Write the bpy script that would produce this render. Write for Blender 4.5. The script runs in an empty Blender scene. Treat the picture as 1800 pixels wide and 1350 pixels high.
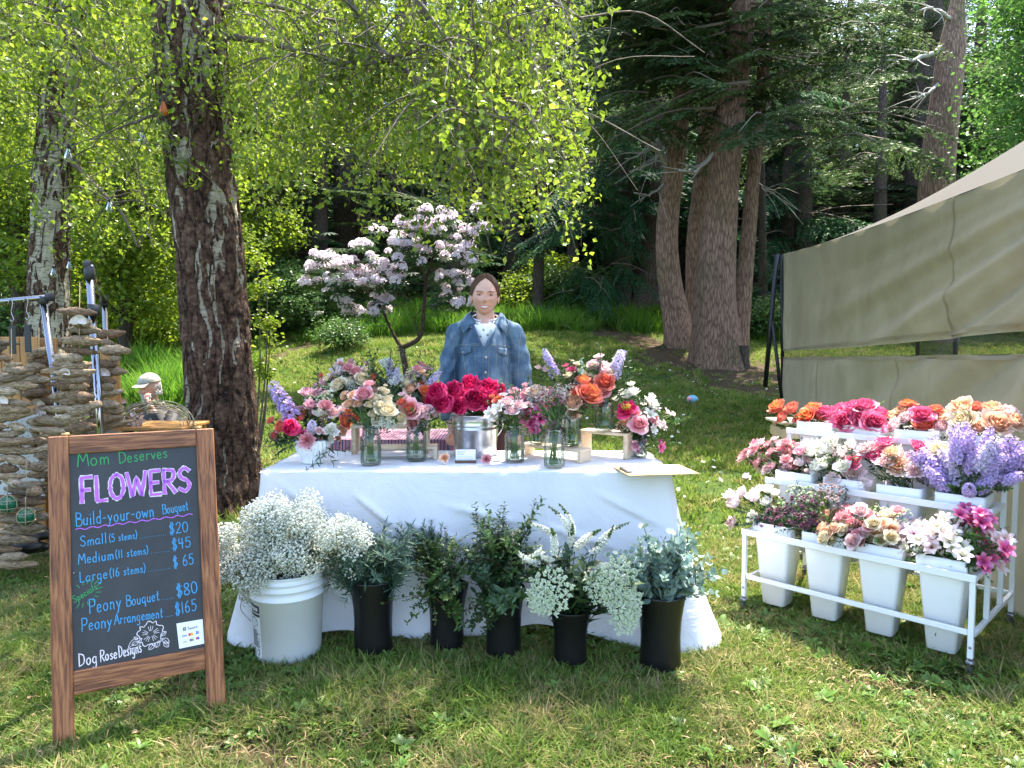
import bpy, bmesh, math, random
import numpy as np
from mathutils import Vector, Matrix, noise, Quaternion
from mathutils.bvhtree import BVHTree

R = math.radians
rng = np.random.default_rng(7)
random.seed(7)
scene = bpy.context.scene
COL = scene.collection

# ------------------------------------------------------------------ camera
CAMH = 1.31
PITCH = math.atan(75 / 1250)
cam_data = bpy.data.cameras.new('camera')
cam_data.sensor_width = 36
cam_data.lens = 25.0
cam_data.clip_end = 400
cam = bpy.data.objects.new('camera', cam_data)
COL.objects.link(cam)
cam.location = (0, 0, CAMH)
cam.rotation_euler = (math.pi / 2 - PITCH, 0, 0)
scene.camera = cam

# ------------------------------------------------------------------ light
SUN_EL, SUN_AZ = R(62), R(28)          # azimuth from +Y (away from the camera) towards +X
world = bpy.data.worlds.new('World')
scene.world = world
world.use_nodes = True
wn = world.node_tree
bg = wn.nodes['Background']
sky = wn.nodes.new('ShaderNodeTexSky')
sky.sky_type = 'NISHITA'
sky.sun_disc = False
sky.sun_elevation = SUN_EL
sky.sun_rotation = SUN_AZ
sky.dust_density = 2.0
wn.links.new(sky.outputs[0], bg.inputs[0])
bg.inputs[1].default_value = 0.15
sun_data = bpy.data.lights.new('sun', 'SUN')
sun_data.energy = 3.9
sun_data.angle = R(0.6)
sun_data.color = (1.0, 0.93, 0.80)
sun = bpy.data.objects.new('sun', sun_data)
COL.objects.link(sun)
sd = Vector((math.sin(SUN_AZ) * math.cos(SUN_EL), math.cos(SUN_AZ) * math.cos(SUN_EL), math.sin(SUN_EL)))
sun.rotation_euler = sd.to_track_quat('Z', 'Y').to_euler()
vs = scene.view_settings
vs.view_transform = 'Standard'
vs.look = 'None'
vs.gamma = 1
vs.use_curve_mapping = False
vs.exposure = 2.42
scene.render.engine = 'CYCLES'
cy = scene.cycles
cy.use_denoising = True
cy.denoising_prefilter = 'NONE'
cy.max_bounces = 7
cy.diffuse_bounces = 4
cy.glossy_bounces = 3
cy.transmission_bounces = 6
cy.transparent_max_bounces = 16
cy.caustics_reflective = False
cy.caustics_refractive = False
cy.sample_clamp_indirect = 6

# ------------------------------------------------------------------ measuring helpers
CP, SP = math.cos(PITCH), math.sin(PITCH)
def P(u, v, Y):
    """world point on the sight line of photo pixel (u, v) at distance Y"""
    dy = 1250 * CP + (675 - v) * SP
    dz = -1250 * SP + (675 - v) * CP
    t = Y / dy
    return Vector(((u - 900) * t, Y, CAMH + dz * t))
def onz(u, v, z=0.0):
    dz = -1250 * SP + (675 - v) * CP
    t = (z - CAMH) / dz
    return Vector(((u - 900) * t, (1250 * CP + (675 - v) * SP) * t, z))

# ------------------------------------------------------------------ tagging
def tag(o, label=None, cat=None, group=None, kind=None):
    if label: o['label'] = label
    if cat: o['category'] = cat
    if group: o['group'] = group
    if kind: o['kind'] = kind
    return o
def thing(name, label, cat, loc=(0, 0, 0), rz=0.0, group=None):
    o = bpy.data.objects.new(name, None)
    COL.objects.link(o)
    o.location = loc
    o.rotation_euler = (0, 0, rz)
    o.empty_display_size = 0.1
    return tag(o, label, cat, group)
def place(name, mesh, parent=None, M=None, label=None):
    """link a (shared) mesh as an object, M is its matrix relative to the parent"""
    o = bpy.data.objects.new(name, mesh)
    COL.objects.link(o)
    if parent is not None: o.parent = parent
    if M is not None: o.matrix_basis = M
    if label: o['label'] = label
    return o
def copy_tree(o, parent=None):
    c = o.copy()
    COL.objects.link(c)
    if parent is not None: c.parent = parent
    for ch in list(o.children): copy_tree(ch, c)
    return c

# ------------------------------------------------------------------ mesh building
def T(x=0, y=0, z=0): return Matrix.Translation((x, y, z))
def RX(a): return Matrix.Rotation(a, 4, 'X')
def RY(a): return Matrix.Rotation(a, 4, 'Y')
def RZ(a): return Matrix.Rotation(a, 4, 'Z')
def SC(x, y=None, z=None):
    if y is None: y = z = x
    return Matrix.Diagonal((x, y, z, 1))
def align(d, up=(0, 0, 1)):
    """matrix whose z axis points along d"""
    return Vector(d).to_track_quat('Z', 'Y').to_matrix().to_4x4()
def xf(V, M):
    A = np.array(M)
    return V @ A[:3, :3].T + A[:3, 3]

class MB:
    def __init__(s): s.parts = []
    def add(s, V, tris=None, quads=None, mat=0, M=None, t=None):
        V = np.asarray(V, float).reshape(-1, 3)
        if M is not None: V = xf(V, M)
        tr = np.zeros((0, 3), int) if tris is None or len(tris) == 0 else np.asarray(tris, int)
        qd = np.zeros((0, 4), int) if quads is None or len(quads) == 0 else np.asarray(quads, int)
        tt = np.zeros(len(V)) if t is None else np.broadcast_to(np.asarray(t, float), (len(V),))
        s.parts.append((V, tr, qd, mat, tt))
        return s
    def addg(s, g, mat=0, M=None, t=None):
        return s.add(g[0], g[1], g[2], mat, M, g[3] if t is None and len(g) > 3 else t)
    def merged(s):
        off = 0; Vs = []; Ts = []; Qs = []; mt = []; mq = []; tt = []
        for V, tr, qd, m, t in s.parts:
            Vs.append(V); tt.append(t)
            Ts.append(tr + off); Qs.append(qd + off)
            mt.append(np.full(len(tr), m)); mq.append(np.full(len(qd), m))
            off += len(V)
        return np.vstack(Vs), np.vstack(Ts), np.vstack(Qs), np.concatenate(mt), np.concatenate(mq), np.concatenate(tt)
    def mesh(s, name, mats, smooth=True):
        V, Tr, Q, mt, mq, tt = s.merged()
        me = bpy.data.meshes.new(name)
        me.vertices.add(len(V)); me.vertices.foreach_set('co', V.astype(np.float32).ravel())
        loops = np.concatenate([Tr.ravel(), Q.ravel()]).astype(np.int32)
        me.loops.add(len(loops)); me.loops.foreach_set('vertex_index', loops)
        starts = np.concatenate([np.arange(len(Tr)) * 3, len(Tr) * 3 + np.arange(len(Q)) * 4]).astype(np.int32)
        me.polygons.add(len(starts)); me.polygons.foreach_set('loop_start', starts)
        me.polygons.foreach_set('material_index', np.concatenate([mt, mq]).astype(np.int32))
        me.polygons.foreach_set('use_smooth', np.full(len(starts), smooth))
        a = me.attributes.new('t', 'FLOAT', 'POINT'); a.data.foreach_set('value', tt.astype(np.float32))
        me.update(calc_edges=True)
        me.validate()
        for m in (mats if isinstance(mats, (list, tuple)) else [mats]): me.materials.append(m)
        return me
    def build(s, name, mats, parent=None, M=None, smooth=True, label=None):
        return place(name, s.mesh(name, mats, smooth), parent, M, label)

def gridfaces(nu, nv, wrap=False):
    """vertices laid out [i*nv + j]; i in nu, j in nv; wrap joins last i to first"""
    i = np.arange(nu if wrap else nu - 1)[:, None]; j = np.arange(nv - 1)[None, :]
    i2 = (i + 1) % nu
    return np.stack([i * nv + j, i2 * nv + j, i2 * nv + j + 1, i * nv + j + 1], -1).reshape(-1, 4)
def grid(f, nu, nv, u0=0, u1=1, v0=0, v1=1, tv=True):
    U, Vv = np.meshgrid(np.linspace(u0, u1, nu), np.linspace(v0, v1, nv), indexing='ij')
    X, Y, Z = f(U, Vv)
    V = np.stack([X + 0 * U, Y + 0 * U, Z + 0 * U], -1).reshape(-1, 3)
    return V, None, gridfaces(nu, nv), (Vv.ravel() if tv else None)
def chbox(cx, cy, cz, sx, sy, sz, b=0.003):
    """box centred at c with chamfered edges"""
    h = np.array([sx, sy, sz]) / 2
    b = min(b, h.min() * 0.8)
    idx = {}; V = []
    for a in (-1, 1):
        for e in (-1, 1):
            for g in (-1, 1):
                s = np.array([a, e, g])
                for ax in range(3):
                    v = s * (h - b); v[ax] = s[ax] * h[ax]
                    idx[(a, e, g, ax)] = len(V); V.append(v)
    q = []; t = []
    for ax in range(3):
        o = [i for i in range(3) if i != ax]
        for s in (-1, 1):
            f = []
            for c in ((-1, -1), (1, -1), (1, 1), (-1, 1)):
                k = [0, 0, 0]; k[ax] = s; k[o[0]] = c[0]; k[o[1]] = c[1]
                f.append(idx[(*k, ax)])
            q.append(f)
        for s0 in (-1, 1):
            for s1 in (-1, 1):
                f = []
                for e, axx in ((-1, o[0]), (1, o[0]), (1, o[1]), (-1, o[1])):
                    k = [0, 0, 0]; k[ax] = e; k[o[0]] = s0; k[o[1]] = s1
                    f.append(idx[(*k, axx)])
                q.append(f)
    for a in (-1, 1):
        for e in (-1, 1):
            for g in (-1, 1): t.append([idx[(a, e, g, x)] for x in range(3)])
    return np.array(V) + np.array([cx, cy, cz]), t, q
def tube(pts, rad, n=8, caps=True, sq=1.0):
    pts = np.asarray(pts, float); m = len(pts)
    rad = np.broadcast_to(np.asarray(rad, float), (m,))
    tg = np.gradient(pts, axis=0); tg /= np.linalg.norm(tg, axis=1)[:, None] + 1e-12
    ref = np.array([0, 0, 1.0]) if abs(tg[0][2]) < 0.9 else np.array([1.0, 0, 0])
    N = np.cross(tg[0], ref); N /= np.linalg.norm(N); Ns = [N]
    for i in range(1, m):
        N = Ns[-1] - tg[i] * np.dot(Ns[-1], tg[i]); N /= np.linalg.norm(N) + 1e-12; Ns.append(N)
    Ns = np.array(Ns); B = np.cross(tg, Ns)
    a = np.arange(n) / n * 2 * np.pi
    V = pts[:, None] + rad[:, None, None] * (np.cos(a)[None, :, None] * Ns[:, None] + sq * np.sin(a)[None, :, None] * B[:, None])
    V = V.reshape(-1, 3)                      # [i*n + k]
    i = np.arange(m - 1)[:, None]; k = np.arange(n)[None, :]; k2 = (k + 1) % n
    q = np.stack([i * n + k, i * n + k2, (i + 1) * n + k2, (i + 1) * n + k], -1).reshape(-1, 4)
    tr = None
    if caps:
        V = np.vstack([V, pts[0], pts[-1]]); c0 = len(V) - 2; c1 = c0 + 1; k = np.arange(n); k2 = (k + 1) % n
        tr = np.vstack([np.stack([np.full(n, c0), k2, k], -1), np.stack([np.full(n, c1), (m - 1) * n + k, (m - 1) * n + k2], -1)])
    return V, tr, q
def lathe(prof, n=32, sx=1, sy=1):
    prof = np.asarray(prof, float); m = len(prof); a = np.arange(n) / n * 2 * np.pi
    V = np.stack([np.outer(np.cos(a), prof[:, 0]) * sx, np.outer(np.sin(a), prof[:, 0]) * sy, np.broadcast_to(prof[:, 1], (n, m))], -1).reshape(-1, 3)
    return V, None, gridfaces(n, m, True)
def ball(r=1, nu=16, nv=9, c=(0, 0, 0), s=(1, 1, 1)):
    a = np.linspace(-np.pi / 2, np.pi / 2, nv)
    V, t, q = lathe(np.stack([np.cos(a) * r, np.sin(a) * r], -1), nu)
    return V * np.array(s) + np.array(c), t, q
def catmull(pts, k=6):
    p = np.asarray(pts, float)
    if len(p) < 3: return p
    p = np.vstack([2 * p[0] - p[1], p, 2 * p[-1] - p[-2]]); out = []
    for i in range(1, len(p) - 2):
        for s in np.arange(k) / k:
            a, b, c, d = p[i - 1], p[i], p[i + 1], p[i + 2]
            out.append(0.5 * (2 * b + (c - a) * s + (2 * a - 5 * b + 4 * c - d) * s * s + (3 * b - a - 3 * c + d) * s ** 3))
    out.append(p[-2])
    return np.array(out)
def remesh(mb, name, mats, voxel, smooth=3, parent=None, M=None):
    me = mb.mesh(name + '_src', mats)
    o = bpy.data.objects.new(name + '_src', me); COL.objects.link(o)
    m = o.modifiers.new('r', 'REMESH'); m.mode = 'VOXEL'; m.voxel_size = voxel; m.use_smooth_shade = True
    if smooth:
        m = o.modifiers.new('s', 'SMOOTH'); m.factor = 0.5; m.iterations = smooth
    dg = bpy.context.evaluated_depsgraph_get(); dg.update()
    me2 = bpy.data.meshes.new_from_object(o.evaluated_get(dg)); me2.name = name
    bpy.data.objects.remove(o); bpy.data.meshes.remove(me)
    return place(name, me2, parent, M)

# fast value-noise for numpy arrays
_perm = np.random.default_rng(3).random((64, 64, 64))
def vnoise(p, sc=1.0):
    p = np.asarray(p) * sc; i = np.floor(p).astype(int); f = p - i; f = f * f * (3 - 2 * f); r = 0
    for a in (0, 1):
        for b in (0, 1):
            for c in (0, 1):
                w = (f[..., 0] if a else 1 - f[..., 0]) * (f[..., 1] if b else 1 - f[..., 1]) * (f[..., 2] if c else 1 - f[..., 2])
                r = r + w * _perm[(i[..., 0] + a) % 64, (i[..., 1] + b) % 64, (i[..., 2] + c) % 64]
    return r
def fbm(p, sc=1.0, o=4):
    r = 0; a = 0.5
    for k in range(o): r = r + a * vnoise(np.asarray(p) + 7.3 * k, sc * 2 ** k); a *= 0.5
    return r / (1 - 0.5 ** o)

# ------------------------------------------------------------------ materials
_mats = {}
def nodes(name):
    m = bpy.data.materials.new(name); m.use_nodes = True; nt = m.node_tree
    return m, nt, nt.nodes['Principled BSDF'], nt.nodes['Material Output']
def N(nt, typ, **kw):
    n = nt.nodes.new(typ)
    for k, v in kw.items():
        if k.startswith('i_'): n.inputs[k[2:]].default_value = v
        else: setattr(n, k, v)
    return n
def ramp(nt, stops, interp='LINEAR'):
    n = nt.nodes.new('ShaderNodeValToRGB'); cr = n.color_ramp; cr.interpolation = interp
    while len(cr.elements) < len(stops): cr.elements.new(0.5)
    for e, (p, c) in zip(cr.elements, stops): e.position = p; e.color = (*c, 1) if len(c) == 3 else c
    return n
def mixc(nt, fac, a, b, blend='MIX'):
    n = nt.nodes.new('ShaderNodeMix'); n.data_type = 'RGBA'; n.blend_type = blend
    for s, v in ((0, fac), (6, a), (7, b)):
        if hasattr(v, 'is_linked') or hasattr(v, 'links'): nt.links.new(v, n.inputs[s])
        elif s == 0: n.inputs[0].default_value = v
        else: n.inputs[s].default_value = (*v, 1)
    return n.outputs[2]
def texco(nt, kind='Object', scale=(1, 1, 1)):
    tc = nt.nodes.new('ShaderNodeTexCoord'); mp = nt.nodes.new('ShaderNodeMapping')
    nt.links.new(tc.outputs[kind], mp.inputs[0]); mp.inputs['Scale'].default_value = scale
    return mp.outputs[0]
def worldpos(nt):
    return nt.nodes.new('ShaderNodeNewGeometry').outputs['Position']
def noisetex(nt, vec, scale, detail=4, rough=0.55, dist=0.0):
    n = nt.nodes.new('ShaderNodeTexNoise'); n.inputs['Scale'].default_value = scale
    n.inputs['Detail'].default_value = detail; n.inputs['Roughness'].default_value = rough; n.inputs['Distortion'].default_value = dist
    if vec is not None: nt.links.new(vec, n.inputs['Vector'])
    return n.outputs['Fac']
def bump(nt, h, strength=0.3, dist=0.01):
    b = nt.nodes.new('ShaderNodeBump'); b.inputs['Strength'].default_value = strength; b.inputs['Distance'].default_value = dist
    nt.links.new(h, b.inputs['Height']); return b.outputs[0]
def objvar(nt, col, amt=0.15):
    """each object's own slight lightness and hue"""
    oi = nt.nodes.new('ShaderNodeObjectInfo'); h = nt.nodes.new('ShaderNodeHueSaturation')
    mr = nt.nodes.new('ShaderNodeMapRange'); mr.inputs['To Min'].default_value = 1 - amt; mr.inputs['To Max'].default_value = 1 + amt
    nt.links.new(oi.outputs['Random'], mr.inputs['Value']); nt.links.new(mr.outputs[0], h.inputs['Value']); nt.links.new(col, h.inputs['Color'])
    return h.outputs[0]
def plain(name, col, rough=0.5, metal=0.0, var=0.12, nsc=8.0, bmp=0.0, bsc=60.0, spec=0.5, coat=0.0, space='Object', stretch=(1, 1, 1), ov=0.0, sss=0.0):
    if name in _mats: return _mats[name]
    m, nt, p, out = nodes(name)
    v = texco(nt, space, stretch); f = noisetex(nt, v, nsc, 5)
    c = np.array(col)
    r = ramp(nt, [(0.3, tuple(c * (1 - var))), (0.7, tuple(np.minimum(c * (1 + var), 1)))]); nt.links.new(f, r.inputs[0])
    o = r.outputs[0]
    if ov: o = objvar(nt, o, ov)
    nt.links.new(o, p.inputs['Base Color'])
    p.inputs['Roughness'].default_value = rough; p.inputs['Metallic'].default_value = metal
    p.inputs['Specular IOR Level'].default_value = spec; p.inputs['Coat Weight'].default_value = coat
    if sss: p.inputs['Subsurface Weight'].default_value = sss; p.inputs['Subsurface Radius'].default_value = (0.01, 0.004, 0.002)
    if bmp: nt.links.new(bump(nt, noisetex(nt, v, bsc, 4), bmp, 0.004), p.inputs['Normal'])
    _mats[name] = m; return m
def soft(name, stops, trans=0.4, rough=0.5, ov=0.12, noise_amt=0.25, nsc=6.0, tcol=None, spec=0.3, tn=1.0):
    """petal / leaf material: colour runs along the attribute t, light shines through"""
    if name in _mats: return _mats[name]
    m, nt, p, out = nodes(name)
    at = N(nt, 'ShaderNodeAttribute', attribute_name='t')
    r = ramp(nt, stops); nt.links.new(at.outputs['Fac'], r.inputs[0])
    f = noisetex(nt, worldpos(nt), nsc, 2)
    mr = N(nt, 'ShaderNodeMapRange'); nt.links.new(f, mr.inputs['Value'])
    mr.inputs['From Min'].default_value = 0.3; mr.inputs['From Max'].default_value = 0.7
    mr.inputs['To Min'].default_value = 1 - noise_amt; mr.inputs['To Max'].default_value = 1 + noise_amt
    h = N(nt, 'ShaderNodeHueSaturation'); nt.links.new(mr.outputs[0], h.inputs['Value']); nt.links.new(r.outputs[0], h.inputs['Color'])
    col = objvar(nt, h.outputs[0], ov) if ov else h.outputs[0]
    nt.links.new(col, p.inputs['Base Color']); p.inputs['Roughness'].default_value = rough
    p.inputs['Specular IOR Level'].default_value = spec
    tr = N(nt, 'ShaderNodeBsdfTranslucent')
    if tcol is not None: nt.links.new(mixc(nt, 1.0, col, tcol, 'MULTIPLY'), tr.inputs[0])
    else: nt.links.new(col, tr.inputs[0])
    mx = N(nt, 'ShaderNodeMixShader'); mx.inputs[0].default_value = trans
    nt.links.new(p.outputs[0], mx.inputs[1]); nt.links.new(tr.outputs[0], mx.inputs[2]); nt.links.new(mx.outputs[0], out.inputs[0])
    _mats[name] = m; return m
# ------------------------------------------------------------------ terrain
_ty = np.array([-20, 6.2, 8, 11, 14, 17, 20, 24, 30, 45, 70, 120.])
_tz = np.array([0, 0.0, 0.12, 0.46, 0.86, 1.35, 1.95, 2.7, 4.6, 9.5, 17.0, 26.0])
def ground_z(x, y):
    x = np.asarray(x, float); y = np.asarray(y, float)
    z = np.interp(y, _ty, _tz)
    # grassy bank behind the rhododendron, rise towards the left wood
    z = z + 0.42 * np.exp(-((x + 1.6) / 3.2) ** 2 - ((y - 14.3) / 1.5) ** 2)
    z = z + 0.25 * np.exp(-((x - 1.5) / 2.5) ** 2 - ((y - 16.5) / 1.6) ** 2)
    far = np.clip((y - 7) / 6, 0, 1)
    z = z + far * 0.10 * (vnoise(np.stack([x, y, 0 * x], -1), 0.35) - 0.5) * 2
    z = z + 0.02 * (vnoise(np.stack([x, y, 0 * x + 3], -1), 2.2) - 0.5)
    return z
def gz(x, y): return float(ground_z(np.array([x]), np.array([y]))[0])
def dirt(x, y):
    """bare earth: trodden paths and patches (0..1)"""
    x = np.asarray(x, float); y = np.asarray(y, float)
    def seg(a, b, w):
        a = np.array(a); b = np.array(b); d = b - a
        t = np.clip(((x - a[0]) * d[0] + (y - a[1]) * d[1]) / (d @ d), 0, 1)
        return np.clip(1.4 - np.hypot(x - a[0] - t * d[0], y - a[1] - t * d[1]) / w, 0, 1)
    n = fbm(np.stack([x, y, 0 * x], -1), 0.8, 3)
    p = np.maximum.reduce([seg((2.2, 17.5), (3.2, 13.8), 0.65), seg((3.2, 13.8), (4.2, 11.8), 0.9), seg((4.2, 11.8), (6.5, 10.5), 0.8),
                           seg((-4.9, 19), (-4.5, 15.5), 0.35), seg((-4.5, 15.5), (-5.2, 12.5), 0.3),
                           np.clip(1.6 - np.hypot((x - 5.0), (y - 13.2)) / 1.6, 0, 1) * 0.8,
                           np.clip(1.5 - np.hypot((x - 0.95) / 0.9, (y - 2.0) / 0.22), 0, 1) * 0.95,
                           np.clip(1.5 - np.hypot((x - 1.55) / 0.4, (y - 2.62) / 0.2), 0, 1) * 0.8,
                           np.clip(1.5 - np.hypot((x + 0.35) / 0.3, (y - 2.25) / 0.12), 0, 1) * 0.85,
                           np.clip(1.5 - np.hypot((x - 1.5) / 0.4, (y - 2.15) / 0.1), 0, 1) * 0.8,
                           np.clip(1.5 - np.hypot((x + 0.75) / 0.35, (y - 2.2) / 0.12), 0, 1) * 0.8])
    return np.clip(p * (0.35 + 1.3 * n), 0, 1)
xs = np.concatenate([np.linspace(-90, -9, 20), np.linspace(-8, 8, 180), np.linspace(9, 90, 20)])
ys = np.concatenate([np.linspace(-15, 1, 6), np.linspace(1.3, 8, 130), np.linspace(8.3, 24, 90), np.linspace(25, 120, 40)])
XX, YY = np.meshgrid(xs, ys, indexing='ij')
mb = MB(); mb.add(np.stack([XX, YY, ground_z(XX, YY)], -1).reshape(-1, 3), None, gridfaces(len(xs), len(ys)), 0, None, dirt(XX, YY).ravel())
m, nt, p, out = nodes('ground_mat')
at = N(nt, 'ShaderNodeAttribute', attribute_name='t')
wp = worldpos(nt)
n1 = noisetex(nt, wp, 1.3, 5); n2 = noisetex(nt, wp, 14, 5, 0.7); n3 = noisetex(nt, wp, 60, 4, 0.7)
gr = ramp(nt, [(0.25, (0.02, 0.045, 0.008)), (0.5, (0.045, 0.08, 0.015)), (0.75, (0.09, 0.11, 0.03))]); nt.links.new(n2, gr.inputs[0])
st = ramp(nt, [(0.3, (0.045, 0.03, 0.018)), (0.55, (0.085, 0.06, 0.035)), (0.8, (0.14, 0.105, 0.065))]); nt.links.new(n3, st.inputs[0])
mth = N(nt, 'ShaderNodeMath', operation='MULTIPLY_ADD'); nt.links.new(n2, mth.inputs[0]); mth.inputs[1].default_value = 0.8
nt.links.new(at.outputs['Fac'], mth.inputs[2])
rr = ramp(nt, [(0.55, (0, 0, 0)), (0.95, (1, 1, 1))]); nt.links.new(mth.outputs[0], rr.inputs[0])
base = mixc(nt, rr.outputs[0], gr.outputs[0], st.outputs[0])
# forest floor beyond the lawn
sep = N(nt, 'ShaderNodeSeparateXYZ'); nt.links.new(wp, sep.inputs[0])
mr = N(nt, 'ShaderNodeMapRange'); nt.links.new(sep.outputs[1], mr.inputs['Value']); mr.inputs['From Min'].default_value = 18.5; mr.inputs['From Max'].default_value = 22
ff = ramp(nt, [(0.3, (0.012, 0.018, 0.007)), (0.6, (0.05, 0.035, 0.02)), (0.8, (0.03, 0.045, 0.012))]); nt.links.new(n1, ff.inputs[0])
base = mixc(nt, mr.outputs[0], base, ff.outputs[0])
nt.links.new(base, p.inputs['Base Color']); p.inputs['Roughness'].default_value = 0.95; p.inputs['Specular IOR Level'].default_value = 0.1
nt.links.new(bump(nt, n3, 0.8, 0.02), p.inputs['Normal'])
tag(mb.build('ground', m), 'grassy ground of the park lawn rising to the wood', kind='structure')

# ------------------------------------------------------------------ grass (geometry nodes scatter of small tufts)
def gn_scatter(name, pts, rot, scl, sources, pick, label, mats=None):
    """one stuff object that places tuft meshes on measured points"""
    me = bpy.data.meshes.new(name)
    n = len(pts); me.vertices.add(n); me.vertices.foreach_set('co', pts.astype(np.float32).ravel())
    a = me.attributes.new('rot', 'FLOAT_VECTOR', 'POINT'); a.data.foreach_set('vector', rot.astype(np.float32).ravel())
    a = me.attributes.new('scl', 'FLOAT_VECTOR', 'POINT'); a.data.foreach_set('vector', scl.astype(np.float32).ravel())
    a = me.attributes.new('pick', 'INT', 'POINT'); a.data.foreach_set('value', pick.astype(np.int32))
    o = bpy.data.objects.new(name, me); COL.objects.link(o)
    ng = bpy.data.node_groups.new(name, 'GeometryNodeTree')
    ng.interface.new_socket('Geometry', in_out='INPUT', socket_type='NodeSocketGeometry')
    ng.interface.new_socket('Geometry', in_out='OUTPUT', socket_type='NodeSocketGeometry')
    gi = ng.nodes.new('NodeGroupInput'); go = ng.nodes.new('NodeGroupOutput')
    iop = ng.nodes.new('GeometryNodeInstanceOnPoints'); gti = ng.nodes.new('GeometryNodeGeometryToInstance')
    for s in reversed(sources):
        so = bpy.data.objects.new(s.name + '_tuft', s)
        oi = ng.nodes.new('GeometryNodeObjectInfo'); oi.inputs['Object'].default_value = so
        oi.inputs['As Instance'].default_value = True
        ng.links.new(oi.outputs['Geometry'], gti.inputs[0])
    ng.links.new(gi.outputs[0], iop.inputs['Points']); ng.links.new(gti.outputs[0], iop.inputs['Instance'])
    iop.inputs['Pick Instance'].default_value = True
    def na(nm, typ):
        k = ng.nodes.new('GeometryNodeInputNamedAttribute'); k.data_type = typ; k.inputs[0].default_value = nm; return k.outputs['Attribute']
    ng.links.new(na('pick', 'INT'), iop.inputs['Instance Index'])
    ng.links.new(na('scl', 'FLOAT_VECTOR'), iop.inputs['Scale'])
    ng.links.new(na('rot', 'FLOAT_VECTOR'), iop.inputs['Rotation'])
    ng.links.new(iop.outputs[0], go.inputs[0])
    md = o.modifiers.new('scatter', 'NODES'); md.node_group = ng
    return tag(o, label, kind='stuff')

def grass_mat(name, g1, g2, dry, dryness):
    m, nt, p, out = nodes(name)
    wp = worldpos(nt); at = N(nt, 'ShaderNodeAttribute', attribute_name='t')
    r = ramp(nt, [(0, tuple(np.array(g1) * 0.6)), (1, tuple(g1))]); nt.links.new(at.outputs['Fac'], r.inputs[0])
    r2 = ramp(nt, [(0.35, (0, 0, 0)), (0.65, (1, 1, 1))]); nt.links.new(noisetex(nt, wp, 2.1, 4), r2.inputs[0])
    c = mixc(nt, r2.outputs[0], r.outputs[0], g2)
    oi = N(nt, 'ShaderNodeObjectInfo')
    s = N(nt, 'ShaderNodeMath', operation='MULTIPLY_ADD'); nt.links.new(oi.outputs['Random'], s.inputs[0]); s.inputs[1].default_value = 0.5
    nt.links.new(noisetex(nt, wp, 3.3, 4), s.inputs[2])
    r3 = ramp(nt, [(1 - dryness, (0, 0, 0)), (1.0, (1, 1, 1))]); nt.links.new(s.outputs[0], r3.inputs[0])
    c = mixc(nt, r3.outputs[0], c, dry)
    nt.links.new(c, p.inputs['Base Color']); p.inputs['Roughness'].default_value = 0.55; p.inputs['Specular IOR Level'].default_value = 0.25
    tr = N(nt, 'ShaderNodeBsdfTranslucent'); nt.links.new(c, tr.inputs[0])
    mx = N(nt, 'ShaderNodeMixShader'); mx.inputs[0].default_value = 0.45
    nt.links.new(p.outputs[0], mx.inputs[1]); nt.links.new(tr.outputs[0], mx.inputs[2]); nt.links.new(mx.outputs[0], out.inputs[0])
    return m
def tuft(name, n, h, w, spread, lean, mat, r):
    """n bent blades of three quads' worth of triangles"""
    mbt = MB()
    a = r.random(n) * 2 * np.pi; d = r.random(n) ** 0.6 * spread; H = h * (0.5 + 0.8 * r.random(n)); ln = lean * (0.3 + r.random(n))
    la = a + r.normal(0, 0.9, n)
    bx, by = np.cos(a) * d, np.sin(a) * d; pw = w * (0.7 + 0.6 * r.random(n)); fa = r.random(n) * np.pi
    V = []; 
    for k, (f, wf) in enumerate(((0, 0.9), (0.5, 1.0), (1.0, 0.0))):
        cx = bx + np.cos(la) * ln * H * f ** 1.7; cyy = by + np.sin(la) * ln * H * f ** 1.7
        z = H * f * (1 - 0.35 * ln * f) - 0.005
        if wf > 0:
            V.append(np.stack([cx - np.cos(fa) * pw * wf / 2, cyy - np.sin(fa) * pw * wf / 2, z], -1))
            V.append(np.stack([cx + np.cos(fa) * pw * wf / 2, cyy + np.sin(fa) * pw * wf / 2, z], -1))
        else: V.append(np.stack([cx, cyy, z], -1))
    V = np.stack(V, 1).reshape(-1, 3); b = np.arange(n)[:, None] * 5
    tr = np.vstack([b + np.array([0, 1, 3]), b + np.array([0, 3, 2]), b + np.array([2, 3, 4])])
    t = np.tile(np.array([0, 0, 0.5, 0.5, 1.0]), n)
    mbt.add(V, tr, None, 0, None, t)
    return mbt.mesh(name, mat)
r_ = np.random.default_rng(11)
gm_near = grass_mat('grass_blade_near', (0.12, 0.21, 0.03), (0.18, 0.26, 0.045), (0.40, 0.32, 0.15), 0.27)
gm_far = grass_mat('grass_blade_far', (0.13, 0.23, 0.03), (0.20, 0.28, 0.045), (0.32, 0.30, 0.11), 0.25)
def wedge(n, y0, y1, margin=0.6, r=r_):
    y = np.sqrt(r.random(n) * (y1 ** 2 - y0 ** 2) + y0 ** 2); x = (r.random(n) * 2 - 1) * (y * 0.73 + margin)
    return x, y
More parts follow.
